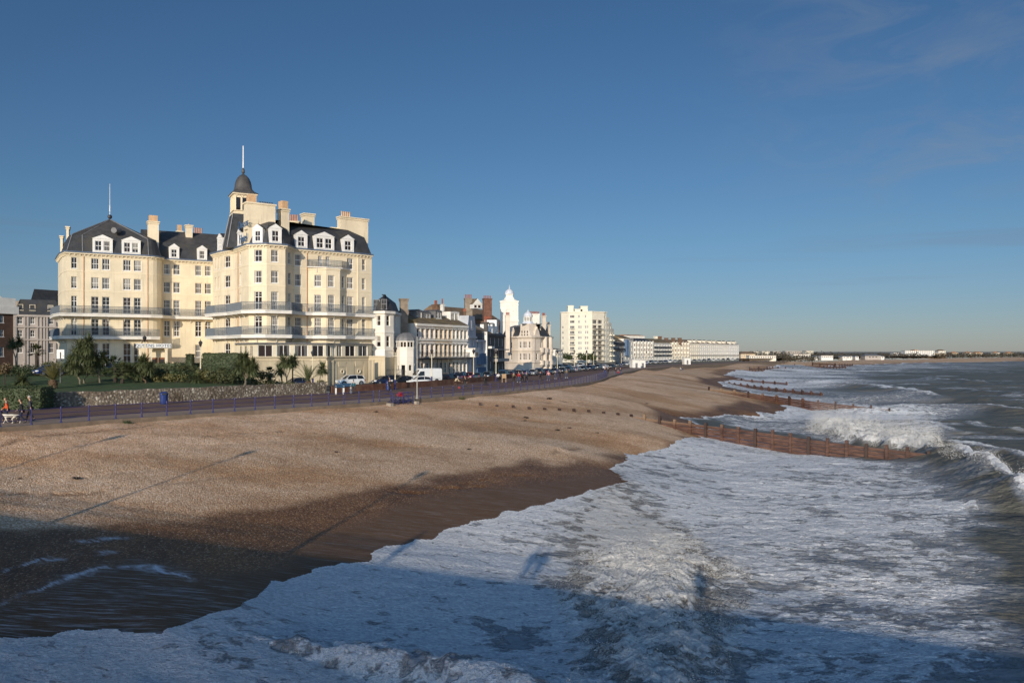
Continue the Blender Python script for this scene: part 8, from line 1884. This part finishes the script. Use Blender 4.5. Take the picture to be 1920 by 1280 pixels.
for px_, D_, w, m_, lb in ((236, 103, 1.3, 'leaf_olive', 'olive shrub close behind the flint wall right of the fan palms'), (262, 102, 1.2, 'leaf_dark', 'dark shrub at the foot of the twisted palm'), (285, 105, 1.5, 'leaf_olive', 'loose olive shrub right of the twisted palm'), (305, 101, 1.0, 'leaf_dark', 'small dark shrub left of the yellowish one'), (345, 100, 1.2, 'leaf_dark', 'dark shrub between the yellowish shrub and the low palm'), (357, 107, 1.6, 'leaf_olive', 'tall olive shrub behind the bushy low palm'), (388, 100, 1.1, 'leaf_yellow', 'straw green shrub right of the bushy low palm'), (412, 99, 1.3, 'leaf_olive', 'wide shrub on the wall top left of the garden corner palm'), (432, 107, 1.7, 'leaf_dark', 'dark shrub mass in front of the long hedge'), (440, 101, 1.1, 'leaf_dark', 'dark shrub touching the trunks of the garden corner palm'), (110, 112, 1.8, 'leaf_dark', 'dark shrub in front of the blue cars'), (182, 106, 1.4, 'leaf_dark', 'dark shrub beneath the slim straight palm')):
    shrub(px_, D_, [((0, 0, .9), (w, w * .8, 1.0)), ((w * .9, .2, .7), (w * .75, w * .7, .8)), ((-w * .8, .1, 1.1), (w * .6, w * .6, .7))], lb, m_, 420)
# trees by the apartment block
for px_, D_, lb, rr in ((1062, 385, 'small round tree left of the apartment entrance', 2.6), (1091, 385, 'wide green tree beside the apartment canopy', 3.4), (1107, 386, 'dark round tree right of the apartment entrance', 2.6)):
    x, y = at(px_, D_); shrub(px_, D_, [((0, 0, 3.2), (rr, rr, 2.2)), ((rr * .6, 0, 2.6), (rr * .6, rr * .6, 1.4))], lb, 'leaf_dark', 350, .45, 'tree', 'tree', (x, y, GZ))
# tuft of weeds at the kerb and seaweed on the shingle
def clump(px, py, w, label, m='leaf_dark', flat=.35):
    p = hit(px, py); t_ = None; mb = MB(); leaf_cloud(mb, [((0, 0, .06), (w, w * .6, w * flat))], 160, w * .13, int(px)); o = mb.obj('seaweed', M[m], None, p); return tag(o, label, 'seaweed')
mat('wrack', (.022, .016, .012), .8, .3, 5)
p = ko(238, -.5)[0]; mb = MB(); leaf_cloud(mb, [((0, 0, .15), (.55, .35, .3))], 240, .09, 5); tag(mb.obj('weed_tuft', M['leaf_dark'], None, (*p, 5.25)), 'tuft of dark weeds growing at the promenade kerb', 'weeds')
p = ko(865, -.5)[0]; mb = MB(); leaf_cloud(mb, [((0, 0, .15), (.5, .35, .25))], 200, .09, 6); tag(mb.obj('weed_tuft', M['leaf_olive'], None, (*p, 5.25)), 'small yellow green weed tuft at the kerb further along', 'weeds')
for px_, py_, w_, lb in ((986, 784, .42, 'dark driftwood lump of weed on the mid beach'), (984, 789, .22, 'small scrap of weed below the driftwood lump'), (143, 897.5, .30, 'dark scrap of seaweed on the near shingle'), (37, 899, .16, 'little scrap of seaweed at the left on the shingle'), (630, 848, .2, 'lone scrap of weed on the open shingle'), (879, 843, .22, 'dark scrap of weed above the wet sand'), (1045, 807, .35, 'line of weed scraps near the wet margin'), (1068, 803, .3, 'dark weed scrap right of the weed line'), (1120, 812, .25, 'weed scrap closest to the groyne'), (1212, 757, .35, 'weed scrap beyond the buried posts'), (1030, 748, .5, 'flat dark weed patch below the promenade'), (705, 773, .3, 'weed scrap on the upper beach under the railing')): clump(px_, py_, w_, lb, 'wrack')

# ================================================================ far shore: houses, white blocks and trees beyond the beach
def far_block(px0, px1, py0, py1, D, m, label, cat='building', roof=None, nwin=0, name='building', rh=1.2, flo=1):
    x0, x1 = at(px0, D)[0], at(px1, D)[0]; z0 = zat(py1, D); z1 = zat(py0, D); t_ = thing(name, label, cat, (x0, D, z0)); w = x1 - x0; mb = MB(); h = z1 - z0
    fh = h / flo; ops = [((i + .5) / nwin * w - w / nwin * .25, (i + .5) / nwin * w + w / nwin * .25, (j + .3) * fh, (j + .75) * fh) for i in range(nwin) for j in range(flo)]
    mb.panel((0, 0), (w, 0), -2, h, ops, .3); mb.panel((w, 0), (w, 12), -2, h); mb.panel((w, 12), (0, 12), -2, h); mb.panel((0, 12), (0, 0), -2, h); mb.obj('wall', M[m], t_)
    if nwin: g = MB(); g.quad((.05, .28, 0), (w - .05, .28, 0), (w - .05, .28, h - .1), (.05, .28, h - .1)); g.obj('glazing', M['glass_dark' if flo > 1 else 'glass_pale'], t_)
    g = MB()
    if roof: g.add([(-.4, -.4, h), (w + .4, -.4, h), (w - min(3, w / 3), 6, h + rh), (min(3, w / 3), 6, h + rh), (-.4, 12.4, h), (w + .4, 12.4, h)], [(0, 1, 2, 3), (3, 2, 5, 4), (0, 3, 4), (1, 5, 2)])
    else: g.box(-.3, w + .3, -.3, 12.3, h + .003, h + .4)
    g.obj('roof', M[roof or 'stucco_grey'], t_); return t_
for a in ((1389, 1416, 663.5, 671, 700, 'stucco_tan', 'brown roofed pavilion just beyond the white row', 'brown_tile', 6, 1), (1405, 1455, 667, 672.5, 690, 'stucco_pale', 'long pale low pavilion with a small post', None, 12, 1), (1413, 1430, 659.5, 664, 900, 'block_cream', 'pale flat block above the pavilion trees', None, 5, 2), (1429, 1443, 659, 664.5, 880, 'block_cream', 'cream block behind the low pavilion', None, 4, 2), (1449, 1464, 659, 664, 950, 'stucco_grey', 'grey flat roofed block further inland', None, 5, 2), (1473, 1503, 658.5, 663, 1000, 'stucco_grey', 'long grey flat block on the far town edge', None, 9, 2), (1511, 1525, 658, 664.5, 980, 'block_cream', 'pale taller block left of the beach cafe', None, 5, 3),
          (1488, 1520, 664.5, 671.5, 760, 'stucco_pale', 'wide pale low hall by the far beach', None, 7, 1), (1540, 1562, 667, 671.5, 800, 'white_paint', 'white beach cafe on the far shingle', None, 6, 1), (1622, 1652, 667, 671.5, 900, 'stucco_grey', 'grey shed with pale front by the far shore', 'lead', 5, 1), (1676, 1698, 661.5, 668.5, 1180, 'white_paint', 'white block adjoining the largest far white building', None, 5, 3), (1697, 1752, 657.5, 669, 1150, 'white_paint', 'largest white apartment building on the far shore', None, 14, 4), (1715, 1722, 655.8, 657.5, 1152, 'terracotta', 'small brown roof house on top of the white block skyline', None, 1, 1), (1752, 1774, 662.5, 670, 1160, 'stucco_tan', 'brown block right of the large white building', None, 5, 2), (1760, 1773, 657.5, 663.5, 1300, 'stucco_pale', 'pale house with stepped roof behind the brown block', 'brown_tile', 3, 2),
          (1786, 1797, 661.5, 665, 1400, 'stucco_tan', 'small house with red roof right of the brown block', 'terracotta', 3, 1), (1811, 1823, 661.5, 664.5, 1450, 'stucco_pale', 'pale bungalow with red roof on the far shore', 'terracotta', 3, 1), (1828, 1843, 661.5, 665, 1450, 'stucco_tan', 'tan house with long red roof on the far shore', 'terracotta', 4, 1), (1865, 1875, 661.3, 664.5, 1500, 'stucco_pale', 'pale house second from the right on the far shore', 'terracotta', 3, 1), (1889, 1900, 661.5, 664.5, 1500, 'stucco_tan', 'house at the far right of the shore', 'terracotta', 3, 1)):
    far_block(*a[:4], a[4], a[5], a[6], 'building', a[7], a[8], 'building', 2.2, a[9])
for i, (px_, D_, s_) in enumerate(((1583, 860, 1), (1595, 870, 1.2), (1607, 880, 1), (1655, 930, 1), (1590, 860, .8), (1530, 800, .9))): far_block(px_ - 3, px_ + 3, 669 - s_, 672, D_, 'white_paint', 'tiny white beach chalet on the far shingle', 'hut', 'lead', 1, 'beach_chalet', 1.2)['group'] = 'white chalets on the far beach'
# a far wood and shrubbery line, one mass
mb = MB(); rr = random.Random(5)
def tuft(px, D, h, w, n, s):
    x, y = at(px, D); leaf_cloud(mb, [((x, y, GZ - 2 + h * .35), (w, w * .6, h * .75))], n, s, rr.randint(0, 9999), .5)
for px_ in np.arange(1388, 2120, 3.2):
    D_ = 780 + (px_ - 1388) * .95 + rr.uniform(-30, 60); h = rr.uniform(4, 8) * (1.2 if px_ < 1480 else 1); tuft(px_, D_, h, rr.uniform(4, 8), 60, 1.1)
for px_ in np.arange(1386, 1530, 3.0): tuft(px_, 730 + rr.uniform(-20, 20), rr.uniform(3, 6), rr.uniform(3, 6), 60, .8)
mat('far_leaf', (.075, .062, .042), .9, .35, .02, tint=(.045, .048, .03))
o = mb.obj('woodland', M['far_leaf']); tag(o, 'dull brown green line of trees and scrub along the far shore', kind='stuff')
m_ = mat('hill', (.10, .115, .13), .95, .1, .002); mb = MB(); pts = [(1400 + i * 40, 659.2 + (.8 * math.sin(i * .9)) * (.3 + i / 30)) for i in range(26)]
for i in range(len(pts) - 1):
    a, b = at(pts[i][0], 9000), at(pts[i + 1][0], 9000); mb.quad((*a, -5), (*b, -5), (b[0], b[1], zat(pts[i + 1][1] - .2, 9000)), (a[0], a[1], zat(pts[i][1] - .2, 9000))); mb.quad((a[0], a[1], zat(pts[i][1] - .2, 9000)), (b[0], b[1], zat(pts[i + 1][1] - .2, 9000)), (b[0], b[1] + 2500, -5), (a[0], a[1] + 2500, -5))
tag(mb.obj('hills', m_), 'low blue grey hills on the horizon', kind='structure')
# ================================================================ timber groynes
m, t, b = newmat('groyne_timber')
P0 = t.pos(); pl = t.pos((.6, .6, 5.0)); n1 = t.noise(pl, 1.5, 6, .65); n2 = t.noise(t.pos((.5, .5, 1)), 1.2, 4, .6)
c = t.ramp(n1, [(.25, (.030, .014, .009)), (.5, (.098, .045, .027)), (.72, (.19, .098, .062))]); c = t.mix(t.smooth(n2, .45, .7), c, t.mix(1.0, c, (.55, .5, .5), 'MULTIPLY')); sp = t.n.new('ShaderNodeSeparateXYZ'); t.link(P0, sp.inputs[0])
hi = t.smooth(sp.outputs[2], 2.2, 3.2); c = t.mix(t.math('MULTIPLY', hi, .6), c, t.mix(n1, (.22, .14, .08), (.44, .31, .19)))
t.link(c, b.inputs['Base Color']); t.link(t.mix(hi, (.38,) * 3, (.85,) * 3), b.inputs['Roughness']); t.link(t.bump(n1, .6, .06), b.inputs['Normal'])
mat('groyne_dark', (.045, .022, .015), .6, .3, 3, bump=.4)
def groyne(label, pts, tops, wall_from, hs, step=1.85, stub=.30, foot=-1.6, planks=5, post=.17, capped=True, group=None):
    """pts: plan points from the beach out to sea; tops: height of the timber wall at each point"""
    q = [Vector((p[0], p[1], z)) for p, z in zip(pts, tops)]; seg = [(b.xy - a.xy).length for a, b in zip(q[:-1], q[1:])]; tot = sum(seg)
    def P(s_):
        i = 0
        while i < len(seg) - 1 and s_ > seg[i]: s_ -= seg[i]; i += 1
        return q[i].lerp(q[i + 1], min(1, s_ / seg[i])), (q[i + 1] - q[i]).xy.normalized()
    o0 = q[0]; t_ = thing('groyne', label, 'groyne', (o0.x, o0.y, o0.z - .5), 0, group); n = int(tot / step); r = random.Random(int(tot * 10)); B0 = t_.location
    for k in range(n + 1):
        p, d = P(tot * k / n); mb = MB(); hh = stub * r.uniform(.7, 1.2) * (1 if tot * k / n >= wall_from else .6); side = Vector((d.y, -d.x)) * .16
        mb.obox((p.x + side.x - B0.x, p.y + side.y - B0.y), d, post * 1.7, post * 1.7, foot - B0.z, p.z + hh - B0.z, 0)
        if tot * k / n > wall_from: mb.obox((p.x - side.x * 1.2 - B0.x, p.y - side.y * 1.2 - B0.y), d, post * 1.3, post * 1.3, foot - B0.z, p.z + hh * .4 - B0.z, 0)
        mb.obj('post', M['groyne_timber'] if k % 3 and tot * k / n >= wall_from else M['groyne_dark'], t_)
    m_ = int((tot - wall_from) / .9)
    for j in range(planks):
        mb = MB(); prev = None
        for k in range(m_ + 1):
            s_ = wall_from + (tot - wall_from) * k / m_; p, d = P(s_); st = math.floor(s_ / (step * 2.5)) * .03
            zt_ = p.z - j * hs / planks - st * 0; off = .05 * math.sin(j * 2.1) + .04 * (j % 2); side = Vector((d.y, -d.x)) * off
            cur = [(p.x + side.x + d.y * e - B0.x, p.y + side.y - d.x * e - B0.y, z - B0.z) for e, z in ((.07, zt_ - hs / planks + .05), (.07, zt_), (-.07, zt_), (-.07, zt_ - hs / planks + .05))]
            if prev: mb.loft([prev, cur], 0)
            prev = cur
        mb.obj('plank', M['groyne_timber'], t_)
    return t_
gp1 = [hit(a, b) for a, b in ((900, 760), (952, 764), (1000, 767), (1080, 771), (1140, 776), (1185, 781))]
def onz(px, py, z): return gp(px, py, z)
GA, GB = onz(1236, 787.5, 2.8)[:2], onz(1742, 851, .85)[:2]
GL = math.hypot(GB[0] - GA[0], GB[1] - GA[1]); gs = []
for px_, py_ in ((1250, 789), (1320, 797), (1400, 806.5), (1500, 821), (1600, 834.5), (1742, 851)):
    s_ = on_line(px_, GA, GB) / GL; x_, y_ = GA[0] + (GB[0] - GA[0]) * s_, GA[1] + (GB[1] - GA[1]) * s_; gs.append((x_, y_, zat(py_, y_)))
g1 = [(p[0], p[1]) for p in gp1] + [p[:2] for p in gs]
t1 = [p[2] + .05 for p in gp1] + [p[2] for p in gs]
L0_ = sum(math.hypot(g1[i + 1][0] - g1[i][0], g1[i + 1][1] - g1[i][1]) for i in range(5))
groyne('nearest long brown timber groyne running out to the breaking wave', g1, t1, L0_, 2.6, 1.9, .42, -2.0, 7, .18)
def gline(label, pix, zs, wf, hs, **k): groyne(label, [onz(a, b, z)[:2] for (a, b), z in zip(pix, zs)], zs, wf, hs, **k)
gline('second timber groyne with square cut steps beyond the first', [(1330, 729), (1388, 735), (1450, 743), (1520, 752), (1600, 760.5), (1668, 768)], [3.3, 2.9, 2.3, 1.8, 1.2, .7], 0, 1.7, step=2.9, stub=.42, planks=5, post=.18)
gline('third timber groyne, low among white water', [(1322, 712), (1380, 720), (1460, 729), (1540, 738)], [1.9, 1.4, .95, .5], 0, .8, step=3.6, stub=.42, planks=3, post=.2)
gline('fourth timber groyne, a thin dark line of posts', [(1335, 707), (1400, 712), (1475, 718)], [1.7, 1.2, .6], 0, .6, step=4.2, stub=.42, planks=3, post=.2)
gline('dark groyne on the far beach left of the white splash', [(1405, 690), (1450, 689), (1500, 691.5)], [2.8, 2.2, 1.2], 0, .9, step=6, stub=.6, planks=2, post=.3)
gline('dark groyne at the white splash on the far beach', [(1490, 684), (1540, 687), (1585, 687)], [3.0, 2.2, 1.4], 0, 1.0, step=7, stub=.6, planks=2, post=.35)
gline('furthest dark groyne along the curving beach', [(1524, 680), (1570, 682.5), (1598, 683)], [3.0, 2.4, 1.6], 0, 1.0, step=8, stub=.6, planks=2, post=.4)

# ================================================================ the pier the picture is taken from, behind and beside the camera; its shadow falls across the surf
mat('pier_deck', (.16, .12, .08), .85, .2, 1, bump=.3); mat('pier_iron', (.55, .55, .52), .5, .1, 1)
u = Vector((.885, -.465)); n_ = Vector((-u.y, u.x))     # u runs out to sea, n_ towards the beach seen in front
if n_.y < 0: n_ = -n_
e0 = Vector((0, -.55)); DK = ZC - 1.68
c = e0 - n_ * 8.0 - u * 5
t_ = thing('pier', 'iron seaside pier with plank deck and railing that the view is taken from', 'pier', (c.x, c.y, DK))
mb = MB(); q = -u * 30; mb.obox((q.x, q.y), u, 70, 16, -.5, 0)
for a_, w_ in ((7.25, 1.5), (4.75, 2.1), (2.2, 1.6), (-.6, 2.6), (-3.4, 1.6), (-6.2, 2.8)): q = n_ * a_ + u * 35; mb.obox((q.x, q.y), u, 60, w_, -.3, 0)      # deck split into strips, gaps added to let sun streaks through its shadow
mb.obj('deck', M['pier_deck'], t_)
mb = MB()
for s_ in np.arange(-60, 62, 8.0):
    for w_ in (-7.4, -2.5, 2.5, 7.4): p = u * s_ + n_ * w_; mb.tube((p.x, p.y, -DK - 2), (p.x, p.y, -.5), .22, n=8)
for w_ in (-7.4, 7.4): p = n_ * w_; mb.obox(p, u, 128, .3, -1.3, -.5)
mb.obj('substructure', M['pier_iron'], t_)
mb = MB()
for w_ in (7.85, -7.85):
    p0 = n_ * w_ - u * 64; p1 = n_ * w_ + u * 64
    for z in (.15, .62, 1.08): mb.tube((p0.x, p0.y, z), (p1.x, p1.y, z), .035, n=5)
    for s_ in np.arange(-64, 64.1, .16): p = n_ * w_ + u * s_; mb.tube((p.x, p.y, .15), (p.x, p.y, 1.08), .026, n=4, caps=False)
mb.obj('railing', M['bin_blue'], t_)
for s_ in (-36.5, -26.5, -14.0):
    p = n_ * 7.5 + u * s_; o = dup([x for x in COL.objects if x.name == 'street_lamp'][0], (c.x + p.x, c.y + p.y, DK), 0, 'lamp post on the pier deck behind the view', 'lamp posts on the pier')
# seafront building outside the left of the view; it shades the garden and the hotel's lower left corner
B = Bld('seafront_hotel', 'tall white seafront building to the left, outside the view, shading the garden', -900, 70); x0 = -108.0
B.b = (x0, 70, GZ); B.r.location = B.b; B.detail = False
p0, p1 = (-124, 62), (-78.5, 84); B.face(p0, p1, GZ, GZ + 20, (9, 1.3), [(GZ + 2 + 3.4 * j, GZ + 4 + 3.4 * j) for j in range(5)], 'sash'); side_walls(B, p0, p1, 12, GZ, GZ + 20); B.put(B.w, 'wall', 'stucco_white'); gable_roof(B, p0, p1, 12, GZ + 20, GZ + 23, 'slate')
# the photographer's companion leaning at the rail just behind the view point: only the shadow reaches the picture
for k_, (a_, tp_, hr_, lb_) in enumerate(((.35, 'navy', 'hair_dark', 'person in navy standing at the pier railing closest to the view'), (-7.6, 'khaki', 'hair_brown', 'person in khaki leaning at the pier railing'), (-8.1, 'black', 'hair_grey', 'grey haired person in black at the pier railing'), (-14.5, 'red', 'hair_dark', 'person in red at the pier railing furthest along'))):
    q = e0 - n_ * .55 + u * a_; person((q.x, q.y, DK), tuple(n_), 'stand', tp_, 'black', hr_, lb_, 1.05)
